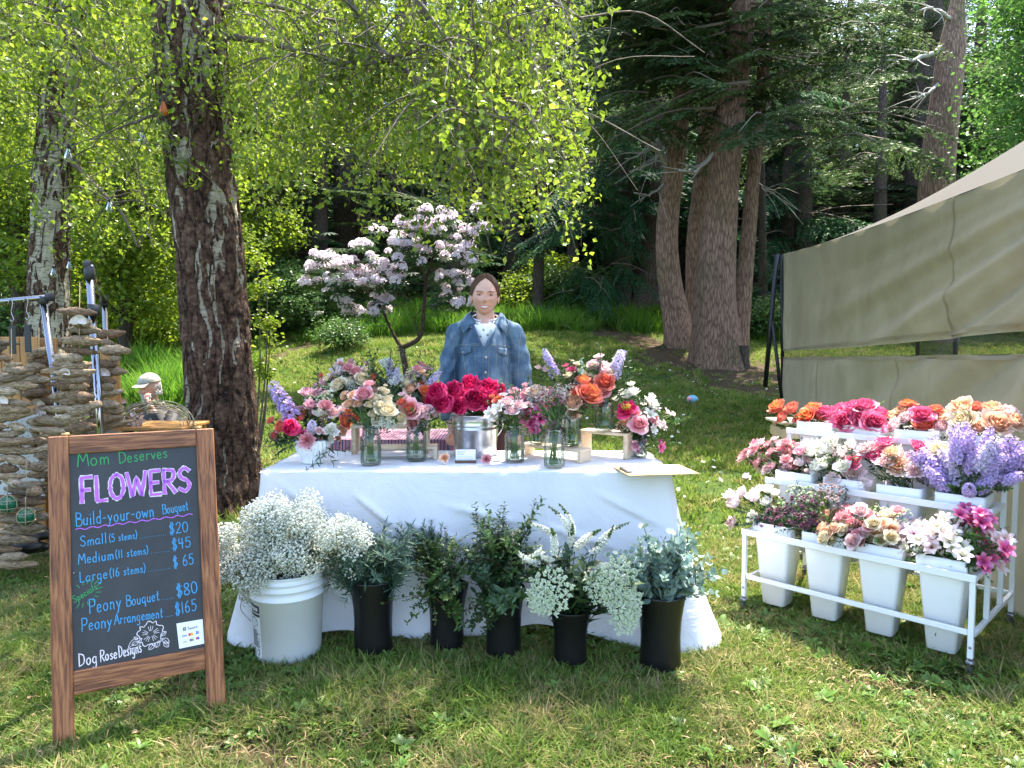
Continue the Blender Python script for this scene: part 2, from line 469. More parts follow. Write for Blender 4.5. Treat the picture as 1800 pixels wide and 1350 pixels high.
def scatter_grass(name, n, y0, y1, meshes, label, sc, keep=None, tall=0.0):
    x, y = wedge(n, y0, y1)
    d = dirt(x, y); cl = fbm(np.stack([x, y, 0 * x + 9], -1), 1.6, 3)
    k = r_.random(n) > np.clip(d * 1.1, 0, 0.93)
    k &= r_.random(n) < 0.30 + 1.3 * np.clip(cl - 0.25, 0, 1)
    if keep is not None: k &= keep(x, y)
    x, y, cl = x[k], y[k], cl[k]; n = len(x)
    s = sc * (0.55 + 0.9 * cl) * (0.75 + 0.5 * r_.random(n))
    pts = np.stack([x, y, ground_z(x, y)], -1)
    rot = np.stack([r_.normal(0, .12, n), r_.normal(0, .12, n), r_.random(n) * 6.283], -1)
    scl = np.stack([s * 1.1, s * 1.1, s * (0.8 + 0.5 * r_.random(n))], -1)
    return gn_scatter(name, pts, rot, scl, meshes, r_.integers(0, len(meshes), n), label)
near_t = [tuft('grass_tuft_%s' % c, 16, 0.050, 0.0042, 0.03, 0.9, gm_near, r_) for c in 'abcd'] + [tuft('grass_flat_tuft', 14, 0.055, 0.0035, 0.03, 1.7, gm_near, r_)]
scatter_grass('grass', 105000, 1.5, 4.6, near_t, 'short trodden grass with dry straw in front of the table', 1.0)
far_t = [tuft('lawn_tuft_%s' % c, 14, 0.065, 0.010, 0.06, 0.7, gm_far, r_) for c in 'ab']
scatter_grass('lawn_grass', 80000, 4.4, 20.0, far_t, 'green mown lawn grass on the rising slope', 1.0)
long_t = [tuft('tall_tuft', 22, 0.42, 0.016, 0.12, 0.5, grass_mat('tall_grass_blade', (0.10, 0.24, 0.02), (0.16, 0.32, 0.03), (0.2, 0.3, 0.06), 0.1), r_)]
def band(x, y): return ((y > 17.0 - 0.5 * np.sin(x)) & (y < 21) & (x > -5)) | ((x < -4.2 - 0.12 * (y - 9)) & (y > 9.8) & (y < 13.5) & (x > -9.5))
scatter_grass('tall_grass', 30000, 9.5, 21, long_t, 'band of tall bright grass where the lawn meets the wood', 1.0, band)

# broad weed leaves and clover, daisies
def weed(name, n, L, W, mat, r, up=0.35):
    mbt = MB()
    for i in range(n):
        a = 6.283 * (i + r.random() * 0.6) / n; l = L * (0.6 + 0.6 * r.random()); el = up * (0.3 + r.random())
        def f(U, V_):
            w = W * np.sin(np.pi * np.clip(0.08 + 0.92 * V_, 0, 1)) ** 0.8 * (1 - 0.2 * V_)
            return l * V_, U * w, l * V_ * el - 0.35 * l * el * V_ ** 2.5 + 0.25 * np.abs(U) * w + 0.004
        g = grid(f, 3, 5, -1, 1)
        mbt.addg(g, 0, RZ(a))
    return mbt.mesh(name, mat)
wm = soft('weed_leaf', [(0, (0.07, 0.14, 0.025)), (1, (0.13, 0.23, 0.045))], 0.35, 0.4, 0.25, 0.3, 3)
weeds = [weed('weed_a', 7, 0.055, 0.015, wm, r_), weed('weed_b', 5, 0.075, 0.024, wm, r_), weed('clover', 6, 0.028, 0.013, wm, r_, 0.8), weed('weed_c', 9, 0.045, 0.008, wm, r_, 0.7)]
x, y = wedge(30000, 1.5, 4.6); cl = fbm(np.stack([x, y, 0 * x + 31], -1), 1.1, 3)
k = (r_.random(len(x)) < np.clip((cl - 0.42) * 6.0, 0.04, 0.9)) & (r_.random(len(x)) > dirt(x, y) * 0.8); x, y = x[k], y[k]; n = len(x)
s = 0.35 + 0.55 * r_.random(n) ** 2
gn_scatter('weeds', np.stack([x, y, ground_z(x, y) + 0.006 + 0.018 * r_.random(n)], -1), np.stack([r_.normal(0, .3, n), r_.normal(0, .3, n), r_.random(n) * 6.283], -1), np.stack([s, s, s], -1),
           weeds, r_.choice(4, n, p=[0.3, 0.05, 0.42, 0.23]), 'broad leaved weeds and clover among the trodden grass')
dm = MB()
white = plain('daisy_white', (0.8, 0.8, 0.78), 0.6); yel = plain('daisy_yellow', (0.7, 0.5, 0.05), 0.6)
for i in range(9):
    dm.add([[0.002, -0.0018, 0], [0.011, -0.003, 0.002], [0.011, 0.003, 0.002], [0.002, 0.0018, 0]], None, [[0, 1, 2, 3]], 0, RZ(i * 0.698))
dm.addg(ball(0.0035, 6, 4, (0, 0, 0.001)), 1)
dme = dm.mesh('daisy', [white, yel])
x, y = wedge(9000, 2.0, 14); cl = fbm(np.stack([x, y, 0 * x + 51], -1), 0.7, 3)
k = (r_.random(len(x)) < np.clip((cl - 0.40) * 2, 0.01, 1) * np.clip((y - 3.5) / 4, 0.05, 1) * np.where((x > 0.6) & (y > 4.5) & (y < 11), 1.0, 0.25)); x, y = x[k], y[k]; n = len(x)
s = np.where(y > 6, 1.7, 1.0)
gn_scatter('daisies', np.stack([x, y, ground_z(x, y) + 0.045], -1), np.stack([r_.normal(-0.3, .4, n), r_.normal(0, .4, n), r_.random(n) * 6.283], -1), np.stack([s, s, s], -1),
           [dme], np.zeros(n), 'small white daisies sprinkled over the lawn')
# fallen petals, straw, leaf litter near the stall
lm = plain('dry_litter', (0.30, 0.20, 0.10), 0.8, ov=0.3)
lit = MB(); lit.addg(grid(lambda U, V_: (0.03 * (V_ - 0.5), 0.0015 * U, 0.004 * np.sin(3 * V_)), 2, 4, -1, 1))
lit2 = MB(); lit2.addg(grid(lambda U, V_: (0.018 * (V_ - 0.5), 0.006 * U * np.sin(np.pi * V_), 0.004 * np.sin(3 * V_) + 0.003 * np.abs(U)), 3, 4, -1, 1))
x, y = wedge(14000, 1.5, 5); n = len(x); s = 0.4 + 0.9 * r_.random(n)
gn_scatter('dry_litter', np.stack([x, y, ground_z(x, y) + 0.012 + 0.02 * r_.random(n)], -1), np.stack([r_.normal(0, .3, n), r_.normal(0, .3, n), r_.random(n) * 6.283], -1), np.stack([s, s, s], -1),
           [lit.mesh('straw', lm), lit2.mesh('litter_leaf', lm)], (r_.random(n) < 0.15).astype(int), 'dry straw and leaf litter lying in the grass')
# ------------------------------------------------------------------ bark materials
def bark_mat(name, dark, light, sc=1.0, moss=0.0):
    m, nt, p, out = nodes(name)
    v = texco(nt, 'Object', (20 * sc, 20 * sc, 3.4 * sc)); v2 = texco(nt, 'Object', (1, 1, 1))
    vo = N(nt, 'ShaderNodeTexVoronoi', feature='DISTANCE_TO_EDGE'); nt.links.new(mixc(nt, 0.18, v, N(nt, 'ShaderNodeTexNoise', i_Scale=3.0).outputs['Color']), vo.inputs['Vector']); vo.inputs['Scale'].default_value = 1.3
    n = noisetex(nt, v, 3.0, 6, 0.65)
    mul = N(nt, 'ShaderNodeMath', operation='MULTIPLY_ADD'); nt.links.new(vo.outputs[0], mul.inputs[0]); mul.inputs[1].default_value = 1.6; nt.links.new(n, mul.inputs[2])
    r = ramp(nt, [(0.35, dark), (0.9, light)]); nt.links.new(mul.outputs[0], r.inputs[0])
    c = r.outputs[0]
    if moss:
        rm = ramp(nt, [(0.5, (0, 0, 0)), (0.72, (moss, moss, moss))]); nt.links.new(noisetex(nt, v2, 1.2, 5), rm.inputs[0])
        c = mixc(nt, rm.outputs[0], c, (0.07, 0.09, 0.025))
    nt.links.new(objvar(nt, c, 0.15), p.inputs['Base Color']); p.inputs['Roughness'].default_value = 0.9; p.inputs['Specular IOR Level'].default_value = 0.15
    nt.links.new(bump(nt, mul.outputs[0], 1.0, 0.03), p.inputs['Normal'])
    return m
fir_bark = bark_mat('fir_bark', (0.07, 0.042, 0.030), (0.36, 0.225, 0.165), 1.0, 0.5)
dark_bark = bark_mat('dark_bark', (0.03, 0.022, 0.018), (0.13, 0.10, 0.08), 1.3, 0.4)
twig_mat = plain('twig_bark', (0.13, 0.10, 0.075), 0.85, var=0.4, nsc=20)
dead_mat = plain('dead_twig', (0.32, 0.30, 0.26), 0.85, var=0.3, nsc=20)

def trunk_geo(pts, rad, n=20, flare=0.0, rough=0.08, seed=0, rings=40):
    pts = catmull(pts, 8); L = np.concatenate([[0], np.cumsum(np.linalg.norm(np.diff(pts, axis=0), axis=1))])
    s = np.linspace(0, 1, rings) ** 1.3 * L[-1]
    pp = np.stack([np.interp(s, L, pts[:, i]) for i in range(3)], -1)
    rr = np.interp(s, np.linspace(0, L[-1], len(rad)), rad)
    V, tr, q = tube(pp, rr, n, True)
    m = len(pp) * n; c = np.repeat(pp, n, 0); d = V[:m] - c
    ang = np.tile(np.arange(n) / n * 2 * np.pi, len(pp)); h = np.repeat(s, n)
    k = 1 + rough * 2 * (fbm(np.stack([np.cos(ang) * 1.6 + seed * 3.1, np.sin(ang) * 1.6, h * 0.7], -1), 1.5, 3) - 0.5)
    k += flare * np.exp(-h / (rr[0] * 1.4)) * (0.55 + 0.45 * np.cos(ang * 5 + seed) + 0.2 * np.cos(ang * 3 + 2 * seed))
    V[:m] = c + d * k[:, None]
    return V, tr, q

# ------------------------------------------------------------------ conifer foliage
def conifer_branch(r, L=3.0, droop=0.25, hang=0.25, dens=1.0, tuft_l=0.10, tuft_w=0.030):
    """points out along +x; returns triangles (n,3,3) of needle sprays + limb line"""
    out = []; ns = max(6, int(L / 0.085 * dens))
    for i in range(ns):
        f = (i + r.random()) / ns; 
        if f < 0.12: continue
        x = L * f; z = -droop * L * f ** 1.6 + 0.06 * L * f
        side = 1 if i % 2 else -1
        tl = L * 0.34 * (1 - f) ** 0.7 * (0.6 + 0.7 * r.random()) + 0.12
        nt_ = max(3, int(tl / 0.055)); a = side * (0.9 + r.normal(0, 0.2)); fs = (np.arange(nt_) + 0.5) / nt_
        px = x + np.cos(a) * tl * fs; py = np.sin(a) * tl * fs; pz = z - hang * tl * fs ** 1.5 + r.normal(0, 0.012, nt_)
        base = np.stack([px, py, pz], -1)
        dirv = np.stack([np.full(nt_, np.cos(a)), np.full(nt_, np.sin(a)), -hang * 1.5 * fs ** 0.5], -1)
        for sgn in (-1, 1):
            dv = dirv + sgn * 0.75 * np.array([-np.sin(a), np.cos(a), 0]) + r.normal(0, 0.25, (nt_, 3))
            dv /= np.linalg.norm(dv, axis=1)[:, None]
            wv = np.cross(dv, r.normal(0, 1, (nt_, 3)) * 0.5 + np.array([0, 0, 1])); wv /= np.linalg.norm(wv, axis=1)[:, None]
            l = (tuft_l * (0.7 + 0.6 * r.random(nt_)))[:, None]; w = tuft_w * (0.7 + 0.6 * r.random(nt_))[:, None]
            out.append(np.stack([base - wv * w, base + wv * w, base + dv * l], 1))
    return np.concatenate(out)
def crown_from_branches(r, brs, z0, z1, Rb, Rt, n, upang=0.1, shape=1.0, start=0.0):
    tris = []; ts = []
    limbs = MB()
    for i in range(n):
        f = (i + r.random()) / n; z = z0 + (z1 - z0) * f
        Lr = (Rb * (1 - f) ** shape + Rt) * (0.65 + 0.5 * r.random())
        b = brs[r.integers(len(brs))]; a = r.random() * 6.283; s = Lr / 3.0
        M = np.array(T(0, 0, z) @ RZ(a) @ RY(-upang * (f * 3 - 1) - r.normal(0, 0.12)) @ SC(s, s * (0.9 + 0.3 * r.random()), s))
        V = b.reshape(-1, 3) @ M[:3, :3].T + M[:3, 3]
        tris.append(V); ts.append(np.full(len(V), r.random()))
        lp = np.array([[0.0, 0, 0], [1.2, 0, 0.02], [2.9, 0, -0.55]]) @ M[:3, :3].T + M[:3, 3]
        limbs.addg(tube(catmull(lp, 3), np.linspace(0.035, 0.006, 7) * s, 4, False), 1)
    V = np.concatenate(tris); m = MB(); m.add(V, np.arange(len(V)).reshape(-1, 3), None, 0, None, np.concatenate(ts)); m.parts += limbs.parts
    return m
rt = np.random.default_rng(21)
fir_brs = [conifer_branch(rt, 3.0, 0.22 + 0.1 * rt.random(), 0.3) for _ in range(3)]
cedar_brs = [conifer_branch(rt, 3.0, 0.5, 0.95, 1.0, 0.13, 0.028) for _ in range(3)]
fir_leaf = soft('fir_needles', [(0, (0.036, 0.070, 0.026)), (0.5, (0.068, 0.115, 0.040)), (1, (0.11, 0.16, 0.05))], 0.4, 0.6, 0.15, 0.25, 0.6)
cedar_leaf = soft('cedar_needles', [(0, (0.022, 0.075, 0.034)), (1, (0.055, 0.14, 0.045))], 0.42, 0.6, 0.15, 0.25, 0.6)
def slim(m): return m
fir_crowns = [crown_from_branches(rt, fir_brs, 3.6, 17, 3.4, 0.5, 62).mesh('fir_crown', [fir_leaf, twig_mat], False) for _ in range(2)]
cedar_crowns = [crown_from_branches(rt, cedar_brs, 0.5, 12, 2.9, 0.4, 66, 0.05).mesh('cedar_crown', [cedar_leaf, twig_mat], False) for _ in range(2)]
low_crown = crown_from_branches(rt, fir_brs, 0.4, 9, 2.6, 0.3, 52, 0.05).mesh('young_fir_crown', [cedar_leaf, twig_mat], False)
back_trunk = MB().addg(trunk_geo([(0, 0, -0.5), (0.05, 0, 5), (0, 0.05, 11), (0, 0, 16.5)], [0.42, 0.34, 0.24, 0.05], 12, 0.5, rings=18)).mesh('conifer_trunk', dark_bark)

def conifer(x, y, crown, s=1.0, label='', name='conifer', group='conifers of the wood behind the lawn', cs=1.0, sz=None):
    t = thing(name, label, 'tree', (x, y, gz(x, y)), rt.random() * 6.28, group)
    t.scale = (s, s, sz or s)
    place('trunk', back_trunk, t, RX(rt.normal(0, 0.02)))
    place('crown', crown, t, SC(cs, cs, 1))
    return t
G_BACK = 'conifers of the wood behind the lawn'
L_FIR = 'dark fir of the wood among its neighbours on the hillside'
L_CED = 'drooping cedar of the wood among its neighbours on the hillside'
back = []
for row, (y0, n, xw) in enumerate([(21.5, 7, 15), (25.5, 8, 19), (31, 11, 24), (39, 15, 32), (50, 15, 42)]):
    for i in range(n):
        x = -xw + 2 * xw * (i + 0.5 + rt.normal(0, 0.22)) / n; y = y0 + rt.normal(0, 1.0)
        if row == 0 and -1.5 < x < 1.2: continue
        if row == 0 and x < -6.5: continue
        if row <= 1 and x < -9: continue
        ced = rt.random() < 0.5 - 0.3 * (x > 4)
        cr = cedar_crowns[rt.integers(2)] if ced else fir_crowns[rt.integers(2)]
        conifer(x, y, cr, (0.9 + 0.35 * rt.random()) * (1.0 + 0.12 * row), L_CED if ced else L_FIR, 'cedar' if ced else 'fir', G_BACK, 1.0 + 0.15 * row, [11, 11.5, 14, 15.5, 17][row] * rt.uniform(0.9, 1.12) / (12 if ced else 17))

# ------------------------------------------------------------------ the big firs on the right, each placed by its own trunk
def big_fir(pix, Yb, rads, label, name='fir', crown=None, cz=4.5, Ht=9.6, seed=0, flare=0.5, cs=1.0, branches=(), bark=None):
    """pix: trunk centre line in photo pixels, bottom first (bottom one sits on the ground)"""
    b = P(pix[0][0], pix[0][1], Yb); zb = gz(b.x, b.y)
    pts = [(b.x, b.y, zb - 0.15)] + [tuple(P(u, v, Yb)) for u, v in pix[1:]]
    d = Vector(pts[-1]) - Vector(pts[-2]); d.normalize()
    top = Vector(pts[-1]) + d * max(0.5, Ht - pts[-1][2]); pts.append(tuple(top))
    t = thing(name, label, 'tree', (b.x, b.y, zb))
    o = Vector((b.x, b.y, zb)); rel = [tuple(Vector(q) - o) for q in pts]
    MB().addg(trunk_geo(rel, rads + [0.06], 32, flare, 0.07, seed, 90)).build('trunk', bark or fir_bark, t)
    if crown: place('crown', crown, t, T(0, 0, cz) @ SC(cs, cs, min(1, (Ht - cz) / 13)) @ RZ(seed))
    for (u0, v0, u1, v1, dy, rr) in branches:
        a = P(u0, v0, Yb); e = P(u1, v1, Yb + dy); mid = (a + e) / 2 + Vector((0, 0, -0.15 if v1 > v0 else 0.15))
        bp = catmull([a - o, mid - o, e - o], 6) + rt.normal(0, 0.02, (13, 3))
        bm_ = MB(); bm_.addg(tube(bp, np.linspace(rr, rr * 0.3, 13), 5), 0)
        for k in range(7):
            s = bp[3 + k]; dd = (bp[-1] - bp[0]); dd = dd / np.linalg.norm(dd) + rt.normal(0, 0.5, 3); l = 0.25 + 0.5 * rt.random()
            bm_.addg(tube(catmull([s, s + dd * l * 0.5 + rt.normal(0, 0.03, 3), s + dd * l + np.array([0, 0, -0.08])], 3), np.linspace(rr * 0.35, 0.004, 7), 4), 0)
        bm_.build('dead_branch', dead_mat, t)
    return t
fc = [crown_from_branches(rt, fir_brs, 0, 13, 3.6, 0.6, 70, 0.08, 0.8).mesh('high_crown', [fir_leaf, twig_mat], False) for _ in range(2)]
hi = fc
big_fir([(1262, 640), (1258, 480), (1278, 250), (1310, 0)], 13.6, [0.46, 0.36, 0.30, 0.26, 0.22], 'thickest fir trunk with flared mossy foot beside the path', crown=hi[0], cz=6.4, seed=1, flare=0.38, cs=0.9,
        branches=[(1262, 265, 1190, 300, -0.6, 0.05), (1290, 120, 1395, 60, -1, 0.06), (1265, 130, 1180, 20, -1.2, 0.05), (1300, 70, 1420, 100, -0.5, 0.05)])
big_fir([(1200, 590), (1172, 440), (1188, 270), (1208, 100), (1215, 0)], 15.2, [0.32, 0.25, 0.22, 0.21, 0.19, 0.17], 'slightly bowed fir trunk left of the thickest one', crown=hi[1], cz=5.6, seed=2, flare=0.5, cs=0.8,
        branches=[(1180, 300, 1085, 210, -1.5, 0.05), (1185, 215, 1100, 280, -1.0, 0.045), (1178, 250, 1110, 300, -1, 0.035), (1172, 320, 1115, 340, -0.6, 0.03), (1190, 180, 1085, 205, -1.6, 0.05)])
big_fir([(1225, 600), (1222, 440), (1235, 300), (1250, 100), (1258, 0)], 16.0, [0.24, 0.21, 0.19, 0.17, 0.15, 0.12], 'slim fir trunk squeezed between the two thick ones', crown=None, cz=6, seed=3, flare=0.3)
big_fir([(1297, 610), (1310, 480), (1325, 300), (1340, 150), (1350, 0)], 14.6, [0.20, 0.165, 0.145, 0.13, 0.12, 0.1], 'thin leaning fir trunk right of the thickest one', crown=None, cz=6, seed=4, flare=0.35,
        branches=[(1322, 310, 1372, 330, -0.4, 0.02)])
big_fir([(1640, 560), (1645, 340), (1662, 180), (1684, 0)], 16.5, [0.46, 0.42, 0.37, 0.33, 0.28], 'tall fir trunk rising behind the tan tent', crown=None, cz=6.5, seed=5, flare=0.3, cs=0.95,
        branches=[(1660, 80, 1560, 105, -1.0, 0.07), (1672, 40, 1620, 15, -1, 0.06), (1655, 140, 1600, 170, -1, 0.04)])
big_fir([(1135, 545), (1148, 430), (1150, 330), (1152, 180), (1150, 0)], 19.5, [0.75, 0.42, 0.36, 0.33, 0.28, 0.2], 'old cedar trunk with spreading foot at the wood edge', 'cedar', cedar_crowns[0], 2.5, seed=6, flare=0.6, bark=dark_bark,
        branches=[(1120, 520, 1045, 540, -1.5, 0.04)])
big_fir([(945, 540), (948, 430), (955, 320), (955, 100)], 19.0, [0.16, 0.14, 0.12, 0.1, 0.08], 'thin dark trunk in the undergrowth right of the woman', 'tree', None, 4, 12, seed=7, flare=0.2, bark=dark_bark)
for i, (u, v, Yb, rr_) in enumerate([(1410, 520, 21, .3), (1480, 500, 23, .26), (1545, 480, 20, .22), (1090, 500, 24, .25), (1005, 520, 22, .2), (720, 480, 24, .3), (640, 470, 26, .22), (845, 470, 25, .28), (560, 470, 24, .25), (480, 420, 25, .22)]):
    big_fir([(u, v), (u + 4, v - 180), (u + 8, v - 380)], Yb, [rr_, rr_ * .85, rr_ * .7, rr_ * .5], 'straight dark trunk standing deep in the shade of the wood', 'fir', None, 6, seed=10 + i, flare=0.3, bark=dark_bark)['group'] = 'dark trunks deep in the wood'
# heavy fir boughs that hang over the big trunks
def boughs(name, label, spots, brs, mat, parent=None):
    m = MB()
    for (u, v, Y, a, s) in spots:
        p = P(u, v, Y); b = brs[rt.integers(len(brs))]
        M = T(*p) @ RZ(a) @ RY(0.15) @ SC(s)
        m.add(b.reshape(-1, 3), np.arange(len(b) * 3).reshape(-1, 3), None, 0, M, rt.random())
        lp = xf(np.array([[0.0, 0, 0], [1.2, 0, 0.02], [2.9, 0, -0.55]]), M)
        m.addg(tube(catmull(lp, 3), np.linspace(0.035, 0.006, 7) * s, 4, False), 1)
    return m
sp = []
for i in range(150):
    u = rt.uniform(1060, 1600); v = rt.uniform(-15, 250) + 0.25 * max(0, u - 1380)
    if 1150 < u < 1330 and v > 215: continue
    if u > 1560: continue
    sp.append((u, v, rt.uniform(12.2, 15.5), rt.choice([0.3, 2.8, -1.2, -2.0, 4.2]) + rt.normal(0, 0.5), rt.uniform(0.35, 0.8)))
t = thing('fir', 'broad fir whose low boughs hang across the thick trunks', 'tree', (4.85, 17.6, gz(4.85, 17.6)))
MB().addg(trunk_geo([(0, 0, -0.2), (0.1, 0, 6), (0, 0, 15)], [0.3, 0.24, 0.1], 16, 0.4, seed=9)).build('trunk', fir_bark, t)
boughs('crown', '', sp, fir_brs, fir_leaf).build('crown', [fir_leaf, twig_mat], t, Matrix.Translation(-t.location), False)
sp = [(rt.uniform(985, 1130), rt.uniform(250, 520), rt.uniform(17.5, 19.5), rt.uniform(0, 6.28), rt.uniform(0.35, 0.6)) for _ in range(45)]
t = thing('cedar', 'cedar with hanging bluish green sprays left of the trunks', 'tree', (3.0, 19.0, gz(3.0, 19.0)))
MB().addg(trunk_geo([(0, 0, -0.2), (0, 0, 4), (0, 0, 9)], [0.2, 0.15, 0.05], 12, 0.3)).build('trunk', dark_bark, t)
boughs('crown', '', sp, cedar_brs, cedar_leaf).build('crown', [cedar_leaf, twig_mat], t, Matrix.Translation(-t.location), False)
for (u, Y, s, lb) in [(560, 19.5, 0.62, 'bushy young cedar behind the left end of the pink blossoms'), (700, 20.5, 0.8, 'bushy dark cedar rising behind the pink blossoms'), (800, 19.0, 0.55, 'small cedar just behind the tall side of the pink blossoms'),
                      (1340, 17.5, 0.32, 'small bright young fir between thin trunk and tent'), (900, 22.0, 0.7, 'young cedar in the gap right of the blossoms')]:
    p = P(u, 560, Y); conifer(p.x, Y, low_crown, s, lb, 'young_fir', None, 1.0)

# ------------------------------------------------------------------ leafy trees
def leaves(C, size, r, dirs=None, droop=0.4, tval=None):
    """folded pointed leaves (4 triangles) at centres C"""
    n = len(C); d = r.normal(0, 1, (n, 3)); d[:, 2] = d[:, 2] * 0.5 - droop
    if dirs is not None: d = d * 0.6 + dirs
    d /= np.linalg.norm(d, axis=1)[:, None]
    up = r.normal(0, 0.6, (n, 3)) + np.array([0, 0, 1]); s = np.cross(d, up); s /= np.linalg.norm(s, axis=1)[:, None] + 1e-9
    nn = np.cross(s, d); L = (size * (0.6 + 0.7 * r.random(n)))[:, None]; W = L * 0.38
    V = np.stack([C, C + d * L * 0.4 + s * W + nn * L * 0.08, C + d * L * 0.5 - nn * L * 0.05, C + d * L * 0.4 - s * W + nn * L * 0.08, C + d * L], 1).reshape(-1, 3)
    b = np.arange(n)[:, None] * 5
    tr = np.vstack([b + np.array([0, 1, 2]), b + np.array([0, 2, 3]), b + np.array([1, 4, 2]), b + np.array([2, 4, 3])])
    t = np.repeat(r.random(n) if tval is None else tval, 5)
    return V, tr, None, t
def leaf_crown(r, n, lobes, size, clump=0.35, per=14):
    """lobes: (cx,cy,cz,rx,ry,rz); leaves gather in small sprays so that gaps stay open"""
    w = np.array([l[3] * l[4] * l[5] for l in lobes]) ** 0.67; w /= w.sum(); nc = n // per
    k = r.choice(len(lobes), nc, p=w); d = r.normal(0, 1, (nc, 3)); d /= np.linalg.norm(d, axis=1)[:, None]
    rad = (0.45 + 0.55 * r.random(nc) ** 0.5)[:, None]; Lb = np.array(lobes)
    c = Lb[k, :3] + d * rad * Lb[k, 3:]
    C = np.repeat(c, per, 0) + r.normal(0, 1, (nc * per, 3)) * clump * np.array([1, 1, 0.35])
    return leaves(C, size, r, tval=np.clip(np.repeat(r.random(nc), per) * 0.7 + 0.3 * r.random(nc * per), 0, 1))
birch_leaf = soft('birch_leaf', [(0, (0.13, 0.20, 0.025)), (0.6, (0.20, 0.28, 0.035)), (1, (0.32, 0.38, 0.08))], 0.55, 0.35, 0, 0.3, 1.2, (1.0, 1.0, 0.6))
maple_leaf = soft('maple_leaf', [(0, (0.12, 0.20, 0.025)), (1, (0.26, 0.34, 0.05))], 0.55, 0.45, 0.1, 0.25, 0.5, (1.0, 1.0, 0.5))
shrub_leaf = soft('shrub_leaf', [(0, (0.05, 0.11, 0.03)), (1, (0.13, 0.22, 0.06))], 0.4, 0.4, 0.15, 0.25, 1.5)
def leafy(name, label, x, y, lobes, n, size, mat, trunk=True, clump=0.35, group=None, h=None, per=14, seed=None, cat='tree'):
    t = thing(name, label, cat, (x, y, gz(x, y)), 0, group); r = np.random.default_rng(int(abs(x * 100) + abs(y * 1000)))
    m = MB().addg(leaf_crown(r, n, lobes, size, clump, per))
    m.build('crown' if cat == 'tree' else 'foliage', mat, t, None, False)
    if trunk:
        tb = MB(); h = h or max(l[2] for l in lobes)
        tb.addg(trunk_geo([(0, 0, -0.2), (0.1, 0, h * 0.4), (0, 0, h)], [0.035 * h, 0.025 * h, 0.01 * h], 12, 0.3, rings=16))
        for l in lobes:
            z0 = min(h * 0.8, max(0.3, l[2] * 0.55)); e = np.array(l[:3])
            tb.addg(tube(catmull([(0.03, 0, z0), (e[0] * 0.5, e[1] * 0.5, (z0 + e[2]) / 2 + 0.1), e], 4), np.linspace(0.012 * h, 0.004 * h, 9), 6))
        tb.build('trunk', dark_bark, t)
    return t
# far leafy trees left and centre
for (u, Y, H, W, lb) in [(20, 19, 9.5, 4.0, 'sunlit maple at the left edge behind the white birch'), (190, 22, 10, 4.2, 'broad sunlit maple between the two birch trunks'),
                        (470, 27, 12, 4.0, 'pale green maple seen through the hanging birch leaves'), (330, 25, 11, 4, 'sunlit maple behind the big birch trunk'),
                        (930, 28, 13, 4, 'light leafed tree high behind the birch twigs'), (-200, 17, 10, 4, 'sunlit maple beyond the left edge')]:
    x = (u - 900) / 1250 * Y; r = np.random.default_rng(u + 999); lb_ = [(r.normal(0, W * 0.4), r.normal(0, W * 0.3), H * (0.25 + 0.7 * r.random()), W * 0.42, W * 0.42, W * 0.26) for _ in range(15)]
    leafy('maple_tree', lb, x, Y, lb_, 34000, 0.16, maple_leaf, True, 0.38, 'leafy trees along the wood')
# bright maple boughs over the tent
t = leafy('maple_tree', 'fresh green maple hanging over the tent at the right edge', 10.0, 12.5, [(-0.3, 0, 5.2, 1.5, 1.5, 1.6), (-1.0, 0, 4.0, 1.0, 1, 1.0), (0.6, 0, 6.5, 1.8, 1.6, 1.5), (-0.9, 0, 6.6, .9, 1.0, 0.9), (0.3, 0, 3.2, 1.4, 1.2, .8)], 26000, 0.085, soft('fresh_maple_leaf', [(0, (0.07, 0.17, 0.03)), (1, (0.14, 0.27, 0.06))], 0.5, 0.4, 0, 0.25, 0.8), True, 0.22, None, 6)
